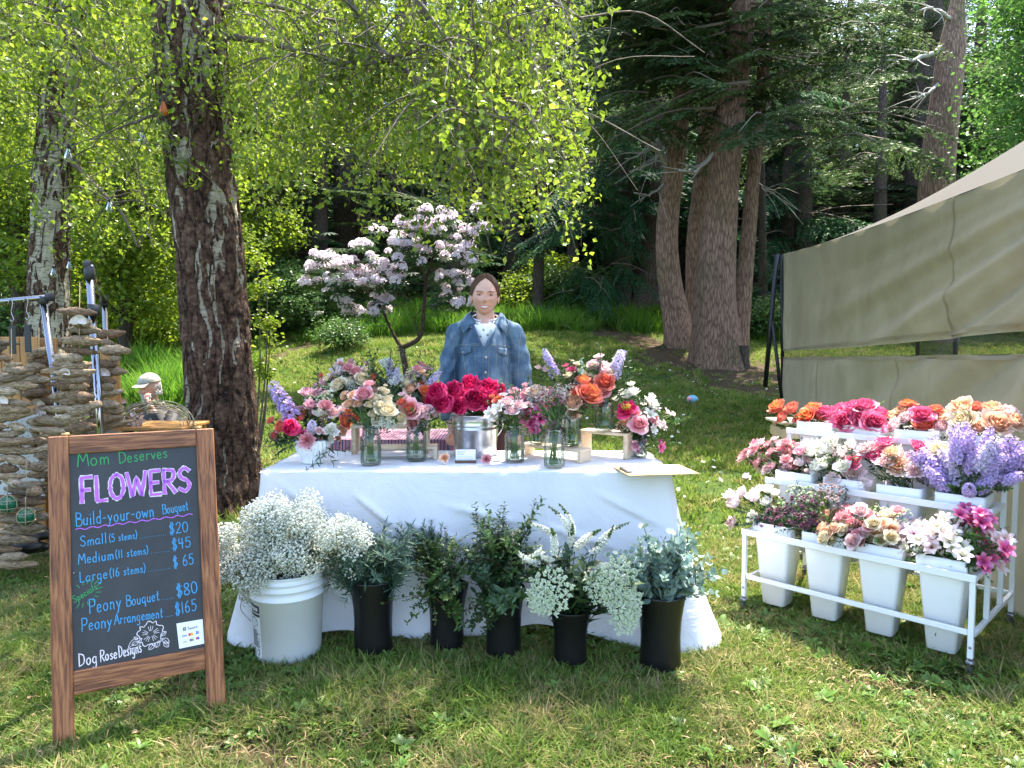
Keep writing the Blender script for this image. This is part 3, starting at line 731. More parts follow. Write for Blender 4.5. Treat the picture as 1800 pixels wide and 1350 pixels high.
# shrubs at the wood edge
for (u, v, Y, W, H, mat, n, sz, lb) in [
    (478, 560, 17.5, 1.1, 2.1, shrub_leaf, 9000, 0.09, 'dense green shrub right behind the big birch'), (545, 545, 19, 0.9, 1.5, shrub_leaf, 5000, 0.09, 'low dark shrub beside the dense one at the wood edge'),
    (603, 590, 14.0, 0.42, 0.62, shrub_leaf, 2600, 0.06, 'small round shrub on the grassy bank under the blossoms'),
    (240, 560, 14.5, 1.5, 1.3, maple_leaf, 9000, 0.085, 'sunlit shrub over the tall grass between the birches'), (150, 560, 15.5, 1.6, 2.0, maple_leaf, 9000, 0.09, 'tall sunlit shrub behind the driftwood'),
    (20, 560, 14, 1.6, 2.0, shrub_leaf, 9000, 0.09, 'green shrub at the left edge behind the driftwood'),
    (930, 520, 21, 1.3, 1.6, maple_leaf, 6000, 0.09, 'light green shrub in the wood right of the woman'), (1010, 520, 20, 1.2, 1.3, shrub_leaf, 6000, 0.09, 'dark shrub at the wood edge right of the light one'),
    (830, 500, 22, 1.3, 2.2, shrub_leaf, 7000, 0.1, 'tall shrub behind the head of the woman'), (1345, 560, 17.2, 0.6, 1.0, shrub_leaf, 3500, 0.08, 'low shrub between thin trunk and tent leg'), (1090, 540, 20.5, 1.2, .9, shrub_leaf, 5000, 0.09, 'low bramble left of the old cedar foot'),
    (1500, 560, 19, 2.0, 1.2, shrub_leaf, 5000, 0.1, 'dark undergrowth seen over the tent'), (1750, 560, 19, 2.4, 1.6, shrub_leaf, 5000, 0.1, 'dark undergrowth behind the tent at the right edge'),
    (680, 500, 21.5, 1.8, 1.4, shrub_leaf, 6000, 0.1, 'undergrowth in the shade behind the blossoms')]:
    p = P(u, v, Y); r = np.random.default_rng(u)
    lbs = [(r.normal(0, W * 0.35), r.normal(0, W * 0.35), H * (0.25 + 0.6 * r.random()), W * 0.6, W * 0.6, H * 0.32) for _ in range(8)]
    leafy('shrub', lb, p.x, Y, lbs, n, sz, mat, True, 0.14, None, H * 0.8, 12, cat='shrub')
for (u, Y, H, lb) in [(215, 12.5, 4.2, 'bright young hazel in front of the wood between the two birches'), (30, 13.0, 5.0, 'bright hazel behind the paler birch at the left edge'), (300, 16.5, 5.5, 'sunlit hazel behind the big birch trunk'), (460, 18.5, 5.0, 'sunlit hazel right of the big birch above the dense shrub')]:
    x = (u - 900) / 1250 * Y; r = np.random.default_rng(u); lb_ = [(r.normal(0, .9), r.normal(0, .5), H * (0.3 + 0.65 * r.random()), .75, .7, .5) for _ in range(11)]
    leafy('hazel_tree', lb, x, Y, lb_, 13000, 0.095, maple_leaf, True, 0.22)
# ferns at the foot of the wood
fern_leaf = soft('fern_leaf', [(0, (0.05, 0.11, 0.02)), (1, (0.12, 0.22, 0.05))], 0.4, 0.45, 0.2, 0.2, 1)
fm = MB()
for i in range(1):
    a = 0; l = 0.72; f = (np.arange(16) + 1) / 16
    bx = np.stack([l * f * 0.85, 0 * f, l * (0.75 * f - 0.62 * f ** 2.2)], -1)
    for s in (-1, 1):
        w = 0.13 * np.sin(np.pi * (0.12 + 0.85 * f))[:, None]
        tip = bx + np.array([0.25, s, -0.15]) * w
        V = np.stack([bx - [0.018, 0, 0], bx + [0.018, 0, 0], tip], 1).reshape(-1, 3)
        fm.add(V, np.arange(48).reshape(-1, 3), None, 0, RZ(a), 0.5 + 0.5 * rt.random())
fm.addg(tube(np.vstack([[0, 0, 0], bx]), .006, 3, False)); fme = fm.mesh('frond', fern_leaf, False)
for i in range(34):
    if i < 24: u = 880 + i * 12 + rt.normal(0, 6); Y = 18.6 + rt.normal(0, 0.7)
    else: u = 640 + (i - 24) * 22; Y = 19 + rt.normal(0, .5)
    x = (u - 900) / 1250 * Y; s = 0.7 + 0.6 * rt.random()
    o = thing('fern', 'sword fern in the row along the foot of the wood', 'fern', (x, Y, gz(x, Y)), rt.random() * 6, 'ferns along the foot of the wood'); o.scale = (s, s, s)
    for k in range(9): place('frond', fme, o, RZ(k * 2.4) @ RY(rt.normal(0, .12)) @ SC(rt.uniform(.75, 1.1)))

# ------------------------------------------------------------------ birches
def birch_bark(name, white_amt):
    m, nt, p, out = nodes(name)
    at = N(nt, 'ShaderNodeAttribute', attribute_name='t')          # 1 where smooth white bark shows
    v = texco(nt, 'Object', (1, 1, 1)); vs_ = texco(nt, 'Object', (4, 4, 22))
    n1 = noisetex(nt, v, 26, 6, 0.7); n2 = noisetex(nt, vs_, 2.2, 5, 0.6)
    vo = N(nt, 'ShaderNodeTexVoronoi', feature='DISTANCE_TO_EDGE'); nt.links.new(mixc(nt, 0.22, texco(nt, 'Object', (10, 10, 3.0)), N(nt, 'ShaderNodeTexNoise', i_Scale=5.0, i_Detail=4.0).outputs['Color']), vo.inputs['Vector']); vo.inputs['Scale'].default_value = 1.7
    ck = N(nt, 'ShaderNodeMapRange'); nt.links.new(vo.outputs[0], ck.inputs['Value']); ck.inputs['From Max'].default_value = 0.14; ck.inputs['To Min'].default_value = -0.16; ck.inputs['To Max'].default_value = 0.02
    cs_ = N(nt, 'ShaderNodeMath', operation='ADD'); nt.links.new(n1, cs_.inputs[0]); nt.links.new(ck.outputs[0], cs_.inputs[1])
    rd = ramp(nt, [(0.3, (0.020, 0.011, 0.008)), (0.5, (0.105, 0.058, 0.038)), (0.68, (0.22, 0.14, 0.10))]); nt.links.new(cs_.outputs[0], rd.inputs[0])
    rw = ramp(nt, [(0.36, (0.10, 0.085, 0.07)), (0.46, (0.42, 0.36, 0.27)), (0.8, (0.58, 0.51, 0.40))]); nt.links.new(n2, rw.inputs[0])
    rf = ramp(nt, [(0.42, (0, 0, 0)), (0.55, (1, 1, 1))]); 
    ad = N(nt, 'ShaderNodeMath', operation='MULTIPLY_ADD'); nt.links.new(n1, ad.inputs[0]); ad.inputs[1].default_value = 0.35; nt.links.new(at.outputs['Fac'], ad.inputs[2])
    sb = N(nt, 'ShaderNodeMath', operation='SUBTRACT'); nt.links.new(ad.outputs[0], sb.inputs[0]); sb.inputs[1].default_value = 0.175
    nt.links.new(sb.outputs[0], rf.inputs[0])
    nt.links.new(mixc(nt, rf.outputs[0], rd.outputs[0], rw.outputs[0]), p.inputs['Base Color']); p.inputs['Roughness'].default_value = 0.85; p.inputs['Specular IOR Level'].default_value = 0.2
    nt.links.new(bump(nt, cs_.outputs[0], 1.0, 0.03), p.inputs['Normal'])
    return m
bb = birch_bark('birch_bark', 0.3)
def birch_trunk(pix, Y, rads, zb, white, n=150, rings=330, seed=0, white_grow=0.0, wlow=0.0):
    pts = [tuple(P(u, v, Y)) for u, v in pix]; pts[0] = (pts[0][0], Y, zb - 0.05)
    pc = catmull(pts, 8); L = np.concatenate([[0], np.cumsum(np.linalg.norm(np.diff(pc, axis=0), axis=1))]); s = np.linspace(0, L[-1], rings)
    pp = np.stack([np.interp(s, L, pc[:, i]) for i in range(3)], -1)
    zr = np.array([q[2] for q in pts]); rr = np.interp(pp[:, 2], zr, rads)
    V, tr, q = tube(pp, rr, n, True); m = rings * n; c = np.repeat(pp, n, 0); d = V[:m] - c; d /= np.linalg.norm(d, axis=1)[:, None]
    ang = np.tile(np.arange(n) / n * 2 * np.pi, rings); h = np.repeat(s, n); R0 = np.repeat(rr, n)
    # plates: ridges run up the trunk and break across
    wob = fbm(np.stack([np.cos(ang) * 2 + seed, np.sin(ang) * 2, h * 2.5], -1), 1.2, 3) - 0.5
    q1 = np.stack([np.cos(ang + wob * 0.9) * 3.4 + seed * 5, np.sin(ang + wob * 0.9) * 3.4, h * 1.7], -1)
    ridge = np.abs(fbm(q1, 1.5, 2) - 0.5) * 2
    fine = fbm(np.stack([np.cos(ang) * 6, np.sin(ang) * 6 + seed, h * 7], -1), 1.8, 4)
    cross = np.abs(vnoise(np.stack([np.cos(ang) * 1.5, np.sin(ang) * 1.5, h * 6.5 + wob * 3], -1), 1.0) - 0.5) * 2
    pl = np.clip(ridge * 3.2, 0, 1) * np.clip(cross * 4 + 0.25, 0, 1)
    q2 = np.stack([np.cos(ang + wob * 0.8) * 4.6 + 11 + seed, np.sin(ang + wob * 0.8) * 4.6, h * 2.0 + wob * 2.5], -1)
    ca, sa = np.cos(ang + wob * 1.2), np.sin(ang + wob * 1.2); vn = lambda f, hz, o: vnoise(np.stack([ca * f + o, sa * f + 9, h * hz + wob * 2 + o], -1))
    wv = 0.62 * vn(7.0, 2.0, 3.3 + seed) + 0.26 * vn(14, 8, 8.1) + 0.12 * vn(30, 22, 1.7) + 0.08 * (vn(1.3, 0.7, 5.5 + seed) - 0.5) + white_grow * (h / 4 - 0.5) - wlow * np.clip(1 - h / 1.2, 0, 1)
    thr = np.quantile(wv, 1 - white); wmask = np.clip((wv - thr) * 14 + 0.5, 0, 1)
    disp = 0.022 * pl + 0.018 * (fine - 0.5) - 0.018 * wmask + 0.02 * wob
    low = np.exp(-h / 0.35) * (0.35 + 0.25 * np.cos(ang * 5 + seed) + 0.12 * np.cos(ang * 3 + 1.0))
    V[:m] = c + d * (R0 * (1 + low) + disp)[:, None]
    return MB().add(V, tr, q, 0, None, np.concatenate([wmask, [0, 0]]))
B1Y = 5.55
bx = P(388, 880, B1Y).x; tb1 = thing('birch_tree', 'big birch with rugged brown bark and white streaks left of the table', 'tree', (bx, B1Y, 0)); O1 = tb1.location.copy()
birch_trunk([(392, 905), (388, 700), (372, 480), (352, 300), (338, 130), (330, -10), (322, -250), (318, -700)], B1Y, [0.265, 0.235, 0.232, 0.235, 0.245, 0.24, 0.22, 0.17], 0.0, 0.29, 190, 440, 2, 0.08, 0.08).build('trunk', bb, tb1, Matrix.Translation(-O1))
B2Y = 9.8
p2 = P(82, 700, B2Y); tb2 = thing('birch_tree', 'paler birch with black and white bark behind the driftwood', 'tree', (p2.x, B2Y, gz(p2.x, B2Y))); O2 = tb2.location.copy()
birch_trunk([(82, 700), (86, 480), (92, 330), (108, 130), (118, -20), (130, -300)], B2Y, [0.27, 0.235, 0.225, 0.21, 0.19, 0.14], float(O2.z), 0.50, 110, 240, 5, 0.05, 0.06).build('trunk', bb, tb2, Matrix.Translation(-O2))

rb = np.random.default_rng(77)
def hanging(branches, tree, O, nhang, leafsize, name_leaf, mat, seed, lh=(0.5, 1.3), perm=26, umax=1085, vmax=460):
    """limbs (photo pixels + distance), twigs hanging from them, leaves along the twigs"""
    r = np.random.default_rng(seed); wood = MB(); C = []
    lines = []
    for pts, r0 in branches:
        w = catmull([tuple(P(u, v, Y)) for (u, v, Y) in pts], 8); w = w + np.cumsum(r.normal(0, 0.006, w.shape), 0)
        wood.addg(tube(w, np.linspace(r0, r0 * 0.25, len(w)), 7)); lines.append(w)
        for k in range(int(len(w) * 0.7)):       # side branchlets
            i = r.integers(2, len(w)); l = 0.3 + 0.9 * r.random(); d = r.normal(0, 1, 3); d[2] = d[2] * 0.5 + 0.1; d /= np.linalg.norm(d)
            q = catmull([w[i], w[i] + d * l * 0.5 + [0, 0, 0.06], w[i] + d * l + [0, 0, -0.12]], 5)
            wood.addg(tube(q, np.linspace(r0 * 0.3, 0.0025, len(q)), 4, False)); lines.append(q)
    al = np.concatenate(lines); 
    for k in range(nhang):
        s = al[r.integers(len(al))]; l = r.uniform(*lh); d = r.normal(0, 0.28, 3); d[2] = -1
        q = catmull([s, s + d * l * 0.35 + r.normal(0, 0.06, 3), s + d * l * 0.75 * [1.3, 1.3, 1], s + d * l * [1.2, 1.2, 1]], 4)
        um_ = umax - 130 * r.random() ** 2
        if any(900 + 1250 * e[0] / e[1] > um_ or 600 - 1250 * (e[2] - CAMH) / e[1] > vmax - 0.35 * max(0, 700 - (900 + 1250 * e[0] / e[1])) * (tree is tb1) for e in (q[len(q) // 2], q[-1])): continue
        wood.addg(tube(q, np.linspace(0.0028, 0.0012, len(q)), 3, False))
        f = r.random(perm) ** 0.8; idx = f * (len(q) - 1); i0 = np.clip(idx.astype(int), 0, len(q) - 2); fr = (idx - i0)[:, None]
        C.append(q[i0] * (1 - fr) + q[i0 + 1] * fr + r.normal(0, 0.045, (perm, 3)))
    C = np.concatenate(C)
    wood.build('branches', twig_mat, tree, Matrix.Translation(-O))
    MB().addg(leaves(C, leafsize, r, droop=0.8)).build('crown', mat, tree, Matrix.Translation(-O), False)
# limbs of the big birch that cross the picture to the right, and the crown overhead
hanging([([(345, 60, 5.5), (480, 70, 5.3), (600, 100, 5.0), (700, 92, 4.7), (770, 60, 4.4)], 0.028),
         ([(560, -120, 5.2), (640, 60, 5.0), (730, 150, 4.7), (830, 210, 4.4), (900, 300, 4.2)], 0.030),
         ([(600, -200, 5), (720, -20, 4.7), (790, 90, 4.4), (860, 200, 4.2), (930, 260, 4.0)], 0.020),
         ([(700, -250, 5), (860, -90, 4.6), (960, -10, 4.2), (1030, 40, 3.9)], 0.022),
         ([(340, -100, 5.5), (500, -130, 5.4), (700, -120, 5.2), (900, -60, 5.0)], 0.03),
         ([(350, 20, 5.5), (450, 10, 5.8), (560, 30, 6.2), (680, 50, 6.6)], 0.025),
         ([(800, -120, 5), (900, 60, 5.2), (960, 160, 5.4), (1000, 190, 5.5)], 0.018)],
        tb1, O1, 680, 0.041, 'crown', birch_leaf, 5, (0.35, 0.95), 30)
hanging([([(300, 190, 5.5), (260, 200, 5.3), (200, 230, 5.0), (170, 250, 4.8)], 0.014),
         ([(300, -60, 5.6), (200, -30, 5.8), (100, 10, 6.0), (0, 60, 6.2), (-80, 90, 6.4)], 0.03),
         ([(300, -150, 5.6), (200, -120, 5.0), (80, -60, 4.4), (0, -40, 4.0)], 0.03),
         ([(290, 100, 5.6), (230, 160, 6.0), (190, 220, 6.4), (160, 250, 6.6)], 0.018)],
        tb1, O1, 260, 0.045, 'crown', birch_leaf, 6, (0.3, 0.8), 26)
hanging([([(110, 60, 9.8), (180, 110, 9.5), (260, 160, 9.2), (330, 200, 9.0)], 0.035),
         ([(115, 0, 9.8), (60, 60, 9.6), (0, 100, 9.4), (-60, 130, 9.2)], 0.035),
         ([(105, 260, 9.8), (160, 310, 9.7), (215, 370, 9.6), (245, 430, 9.5)], 0.04),
         ([(118, -60, 9.8), (220, -60, 9.9), (340, -20, 10), (470, 50, 10.2), (560, 130, 10.4)], 0.035),
         ([(110, -20, 9.8), (40, 30, 10.4), (20, 120, 10.8), (10, 200, 11)], 0.03),
         ([(118, -90, 9.8), (300, -110, 10.6), (520, -40, 11), (700, 30, 11.3)], 0.035),
         ([(112, 20, 9.8), (170, 60, 10.5), (230, 120, 10.9), (270, 200, 11.2)], 0.03)],
        tb2, O2, 760, 0.062, 'crown', birch_leaf, 8, (0.5, 1.7), 30)
# leafy sprout at the foot of the big birch
m_ = MB(); r = np.random.default_rng(4)
C = np.concatenate([np.array(P(u, v, 6.2)) + r.normal(0, 1, (90, 3)) * [s, s, s * 0.8] for (u, v, s) in [(452, 460, .05), (470, 500, .06), (455, 560, .07), (470, 600, .08), (460, 640, .07), (475, 570, .05), (448, 510, .06), (468, 655, .04)]])
m_.addg(leaves(C, 0.045, r)); t = thing('birch_sprout', 'leafy pale green shoots at the right side of the big birch', 'plant', (P(450, 700, 6.2).x, 6.2, 0))
m_.build('foliage', birch_leaf, t, Matrix.Translation(-t.location), False)
sm = MB()
for (u, v) in [(452, 450), (470, 500), (475, 560), (470, 640)]:
    a = Vector((P(440, 750, 6.2).x, 6.2, 0.0)); e = P(u, v, 6.2); sm.addg(tube(catmull([a, (a + e) / 2 + Vector((0.05, 0, 0.1)), e], 6), np.linspace(0.012, 0.003, 13), 5))
sm.build('stem', twig_mat, t, Matrix.Translation(-t.location))
# overhead crown of the big birch (above the frame; gives the dappled shade)
ov = MB(); lobes = []
for i in range(26):
    yy = rb.uniform(3.6, 9.2); lobes.append((rb.uniform(-3.0, 2.3), yy, rb.uniform(2.6, 5.0) + 0.5 * yy, 0.8, 0.8, 0.4))
lobes = [l for l in lobes]
ov.addg(leaf_crown(rb, 11000, lobes, 0.055, 0.22, 16)); ov.build('upper_crown', birch_leaf, tb1, Matrix.Translation(-O1), False)
ul = MB()
for l in lobes:
    e = np.array([l[0] - O1.x, l[1] - O1.y, l[2]]); z0 = min(e[2] - 0.6, 6.0)
    ul.addg(tube(catmull([(0.0 - 0.35, 0, z0), (e[0] * 0.5 - .2, e[1] * 0.5, (z0 + e[2]) / 2 + 0.2), e], 5), np.linspace(0.03, 0.008, 11), 5))
ul.build('upper_limbs', twig_mat, tb1)

# ------------------------------------------------------------------ rhododendron with pale pink trusses
RY_ = 11.5
rp = P(716, 660, RY_); zr = gz(rp.x, RY_); rh = thing('rhododendron_tree', 'small forked tree covered with pale pink blossoms behind the table', 'tree', (rp.x, RY_, zr)); OR = rh.location.copy()
wood = MB()
def rp3(l, off=0): return catmull([tuple(P(u, v, RY_ + d) - OR) for (u, v, d) in l], 7)
fork = (706, 612, 0)
for l, r0, r1 in [([(716, 668, 0), (712, 640, 0), fork], 0.085, 0.07), ([fork, (738, 592, -.05), (745, 545, -.05), (750, 490, 0), (765, 440, 0.1), (780, 395, .1)], 0.06, 0.02),
                  ([fork, (690, 585, .05), (672, 545, .1), (650, 510, .1), (610, 470, 0)], 0.045, 0.015), ([(750, 500, 0), (735, 460, -.2), (715, 420, -.3)], 0.035, 0.012),
                  ([(755, 480, 0), (790, 450, .1), (820, 410, .1), (835, 390, .1)], 0.03, 0.01), ([(660, 520, .1), (600, 500, -.2), (560, 490, -.3)], 0.02, 0.008), ([(650, 510, .1), (690, 470, -.3), (700, 440, -.3)], 0.02, 0.01),
                  ([(745, 540, 0), (730, 560, -.1), (735, 590, -.1)], 0.012, 0.01)]:
    w = rp3(l); wood.addg(tube(w, np.linspace(r0 * .72, r1 * .7, len(w)), 9))
wood.build('trunk', bark_mat('rhododendron_bark', (0.04, 0.028, 0.02), (0.15, 0.10, 0.07), 2.5), rh)
# bloom truss = dome of small five-petalled flowers
fl = MB()
rr = np.random.default_rng(5)
for i in range(13):
    a = i * 2.39996; f = math.sqrt((i + 0.5) / 13); el = 1.45 * f
    d = Vector((math.sin(el) * math.cos(a), math.sin(el) * math.sin(a), math.cos(el))); M = T(*(d * 0.055)) @ align(d) @ RZ(rr.random() * 6)
    for k in range(5):
        fl.add([[0, 0, 0], [0.016, -0.011, 0.010], [0.030, 0, 0.012], [0.016, 0.011, 0.010]], None, [[0, 1, 2, 3]], 0, M @ RZ(k * 1.2566), [0, .6, 1, .6])
truss = fl.mesh('blossom_truss', soft('rhododendron_petal', [(0, (0.72, 0.48, 0.58)), (0.5, (0.86, 0.72, 0.79)), (1, (0.93, 0.86, 0.90))], 0.5, 0.5, 0.08, 0.12, 3))
lv = MB()
for i in range(9):
    a = i * 0.7; lv.addg(grid(lambda U, V_: (0.02 + 0.11 * V_, 0.018 * U * np.sin(np.pi * (0.1 + 0.85 * V_)), -0.05 * V_ ** 1.5 + 0.004 * np.abs(U)), 3, 4, -1, 1), 0, RZ(a) @ RY(-0.2))
lwh = lv.mesh('leaf_whorl', soft('rhododendron_leaf', [(0, (0.025, 0.055, 0.018)), (1, (0.05, 0.10, 0.03))], 0.25, 0.4, 0.1, 0.2, 2))
pads = [(575, 470, 42, 10), (600, 455, 60, 9), (650, 480, 50, 14), (620, 492, 60, 10), (555, 500, 24, 9), (625, 432, 32, 8), (690, 460, 30, 14), (735, 402, 48, 14), (760, 375, 46, 8), (700, 430, 22, 10), (790, 400, 40, 20), (815, 430, 22, 24), (770, 440, 40, 14), (735, 450, 30, 10), (830, 370, 26, 6), (818, 455, 15, 12), (850, 398, 20, 5), (665, 500, 40, 8)]
wgt = np.array([a * b for _, _, a, b in pads], float); wgt /= wgt.sum(); C = []
for i in range(238):
    u, v, a, b = pads[rr.choice(len(pads), p=wgt)]; C.append(P(u + rr.normal(0, a * 0.55), v + rr.normal(0, b * 0.6), RY_ + rr.uniform(-0.7, 0.45)) - OR)
for i in range(26): C.append(P(rr.uniform(590, 690), rr.uniform(520, 555), RY_ + rr.uniform(-0.5, 0.3)) - OR)
for i in range(22): C.append(P(rr.uniform(770, 835), rr.uniform(480, 545), RY_ + rr.uniform(-0.5, 0.3)) - OR)
for c in C:
    s = rr.uniform(1.0, 1.45); place('blossom_truss', truss, rh, T(*c) @ RX(rr.normal(0.35, 0.3)) @ RY(rr.normal(0, 0.35)) @ RZ(rr.random() * 6) @ SC(s))
lw = MB(); V0, T0, Q0, _, _, t0 = lv.merged()
for c in C + [C[rr.integers(len(C))] + Vector(rr.normal(0, 0.15, 3)) for _ in range(130)]:
    lw.add(V0, None, Q0, 0, T(*c) @ T(0, 0, -0.05) @ RX(rr.normal(0, 0.3)) @ RZ(rr.random() * 6), t0)
lw.build('crown', lwh.materials[0], rh)
# ------------------------------------------------------------------ flower heads (z = the way the bloom faces)
rf = np.random.default_rng(99)
def rose_geo(Rr, n=24, H=0.95, open_=1.0, ruffle=0.04, r=rf, wrap=1.0, nu=6, nv=6, notch=0.0, close=0.25):
    m = MB()
    for i in range(n):
        f = i / (n - 1); a0 = i * 2.39996 + r.normal(0, 0.15); Rk = Rr * (0.10 + 0.90 * f ** 0.85) * (0.93 + 0.14 * r.random()); Hk = Rr * H * (1.0 - 0.35 * f ** 2 * open_) * (0.95 + 0.1 * r.random())
        A = (1.35 - 0.45 * f) * wrap; curl = 0.22 * f * open_ * Rr; ph = r.random() * 6
        def fn(U, V_):
            An = A * (0.35 + 0.65 * np.sin(np.pi * np.clip(V_ * 0.62 + 0.06, 0, 1))) * (1 - 0.45 * V_ ** 8)
            rad = Rk * (0.12 + 0.88 * V_ ** (0.55 + 0.35 * f)) + curl * np.clip(V_ - 0.7, 0, 1) * 1.2 - 0.10 * Rk * U ** 2 * V_ - close * (1 - 0.55 * f * open_) * Rk * V_ ** 3
            z = Hk * V_ ** 1.25 * (1 - 0.12 * (U ** 2) * V_ ** 3) - curl * 5 * np.clip(V_ - 0.72, 0, 1) ** 2
            w = ruffle * Rr * V_ ** 2 * np.sin(U * 5 + ph)
            w = w + notch * Rr * V_ ** 3 * np.sign(np.sin(U * 11 + ph))
            return (rad + w) * np.cos(a0 + U * An), (rad + w) * np.sin(a0 + U * An), z + w * 0.8
        V, t, q, tv = grid(fn, nu, nv, -1, 1)
        m.add(V, None, q, 0, None, np.clip(f * 0.75 + 0.25 * tv, 0, 1))
    return m
def sepals(m, Rr, mat=1):
    m.addg(tube([(0, 0, -Rr * 0.35), (0, 0, 0.02 * Rr)], [Rr * 0.10, Rr * 0.2], 6), mat)
    for k in range(5):
        m.addg(grid(lambda U, V_: (Rr * (0.12 + 0.4 * V_), U * Rr * 0.12 * (1 - V_), -Rr * 0.05 + Rr * 0.12 * V_), 3, 3, -1, 1), mat, RZ(k * 1.2566))
    return m
stem_green = soft('stem_green', [(0, (0.06, 0.11, 0.03)), (1, (0.09, 0.16, 0.04))], 0.1, 0.5, 0.15, 0.2)
def pm(name, a, b, c, tr=0.3): return soft(name, [(0, a), (0.5, b), (1, c)], tr, 0.55, 0.10, 0.12, 30, None, 0.25)
M_coral = pm('petal_coral', (0.75, 0.10, 0.06), (0.80, 0.20, 0.13), (0.82, 0.30, 0.24))
M_orange = pm('petal_orange', (0.80, 0.18, 0.05), (0.83, 0.28, 0.10), (0.82, 0.22, 0.18))
M_hot = pm('petal_hot_pink', (0.62, 0.05, 0.14), (0.76, 0.12, 0.26), (0.84, 0.26, 0.40))
M_pink = pm('petal_pink', (0.76, 0.22, 0.26), (0.82, 0.38, 0.42), (0.86, 0.54, 0.56))
M_pale = pm('petal_pale_pink', (0.80, 0.42, 0.45), (0.84, 0.60, 0.60), (0.88, 0.72, 0.72))
M_peach = pm('petal_peach', (0.82, 0.36, 0.16), (0.85, 0.56, 0.38), (0.87, 0.66, 0.54))
M_cream = pm('petal_cream', (0.80, 0.62, 0.32), (0.84, 0.73, 0.52), (0.86, 0.79, 0.63))
M_white = pm('petal_white', (0.70, 0.74, 0.50), (0.84, 0.83, 0.76), (0.88, 0.86, 0.83))
M_peony = pm('petal_magenta', (0.48, 0.008, 0.075), (0.66, 0.02, 0.13), (0.78, 0.07, 0.23))
M_lav = pm('petal_lavender', (0.42, 0.28, 0.60), (0.54, 0.41, 0.72), (0.68, 0.58, 0.82))
M_mag = pm('petal_violet_pink', (0.42, 0.04, 0.20), (0.60, 0.12, 0.34), (0.74, 0.32, 0.52))
M_wine = pm('petal_wine', (0.10, 0.02, 0.05), (0.22, 0.06, 0.12), (0.42, 0.24, 0.30))
M_wp = pm('petal_blush_white', (0.78, 0.60, 0.50), (0.85, 0.76, 0.76), (0.86, 0.66, 0.70))
M_yel = plain('stamen_yellow', (0.75, 0.45, 0.05), 0.6)
M_lime = pm('petal_lime', (0.30, 0.42, 0.12), (0.50, 0.60, 0.25), (0.60, 0.68, 0.35))
def mk(name, mbx, mats): return mbx.mesh(name, mats)
K = {}
def reg(key, part, Rr, mesh): K[key] = (mesh, part, Rr)
def roses(key, mat, Rr=0.045, **kw):
    for j in range(2): reg(key + str(j), 'rose_bloom', Rr, mk('rose_bloom', sepals(rose_geo(Rr, **kw), Rr), [mat, stem_green]))
roses('rose_coral', M_coral, open_=1.1); roses('rose_orange', M_orange, open_=1.1); roses('rose_hot', M_hot, open_=1.25, n=26)
roses('rose_peach', M_peach, open_=1.1, H=0.85); roses('rose_cream', M_cream, H=0.9); roses('rose_pink', M_pink, open_=1.2, n=26); roses('rose_pale', M_pale, open_=1.0)
def carn(key, mat, Rr=0.03):
    for j in range(2): reg(key + str(j), 'carnation_bloom', Rr, mk('carnation_bloom', sepals(rose_geo(Rr, n=26, H=0.75, open_=1.2, ruffle=0.10, wrap=0.7, nu=7, nv=5, notch=0.06), Rr * 0.8), [mat, stem_green]))
carn('carn_hot', M_hot); carn('carn_pink', M_pink); carn('carn_pale', M_pale); carn('carn_peach', M_peach); carn('carn_cream', M_cream)
def lisi(key, mat):
    for j in range(2): reg(key + str(j), 'lisianthus_bloom', 0.035, mk('lisianthus_bloom', sepals(rose_geo(0.035, n=11, H=1.05, open_=0.9, ruffle=0.08, wrap=0.95), 0.03), [mat, stem_green]))
lisi('lisi_white', M_white); lisi('lisi_blush', M_wp); lisi('lisi_pink', M_pale); lisi('lisi_mauve', pm('petal_mauve', (0.55, 0.22, 0.32), (0.66, 0.35, 0.42), (0.76, 0.50, 0.54)))
def peony(key, mat, Rr, n=34):
    for j in range(2):
        g = rose_geo(Rr, n=n, H=1.3, open_=0.35, ruffle=0.05, nu=7, nv=7, close=0.42); reg(key + str(j), 'peony_bloom', Rr, mk('peony_bloom', sepals(g, Rr), [mat, stem_green]))
peony('peony', M_peony, 0.065)
g = rose_geo(0.055, n=14, H=0.7, open_=1.3, ruffle=0.08)
for i in range(60):
    a = rf.random() * 6.28; rr_ = 0.014 * rf.random() ** .5; g.addg(tube([(rr_ * math.cos(a), rr_ * math.sin(a), 0.01), (1.3 * rr_ * math.cos(a), 1.3 * rr_ * math.sin(a), 0.036)], [0.0006, 0.0013], 3), 2)
reg('peony_open', 'peony_bloom', 0.055, mk('open_peony_bloom', sepals(g, 0.05), [M_peony, stem_green, M_yel]))
def trumpet(key, mat, mat2, Rr=0.028):
    m = MB()
    for k in range(6):
        w = 0.34 if k % 2 else 0.26
        m.addg(grid(lambda U, V_: (Rr * (0.08 + 0.95 * V_ ** 1.1), U * Rr * w * np.sin(np.pi * (0.1 + 0.82 * V_)), Rr * (1.1 * V_ ** 0.6 - 0.35 * V_ ** 3)), 3, 5, -1, 1), 0 if k % 2 else 1, RZ(k * 1.0472))
    for k in range(5): m.addg(tube([(0, 0, 0), (0.3 * Rr * math.cos(k), 0.3 * Rr * math.sin(k), Rr * 1.0)], [0.0006, 0.001], 3), 0)
    m.addg(tube([(0, 0, -Rr * 0.6), (0, 0, 0.1 * Rr)], [Rr * 0.06, Rr * 0.15], 5), 2)
    reg(key, 'lily_bloom', Rr, mk('lily_bloom', m, [mat, mat2, stem_green]))
trumpet('alst_white', M_white, M_wp); trumpet('alst_mag', M_mag, M_hot); trumpet('alst_pale', M_wp, M_pale); trumpet('alst_lil', pm('petal_pale_lilac', (0.62, 0.40, 0.55), (0.74, 0.58, 0.70), (0.82, 0.70, 0.78)), M_wp)
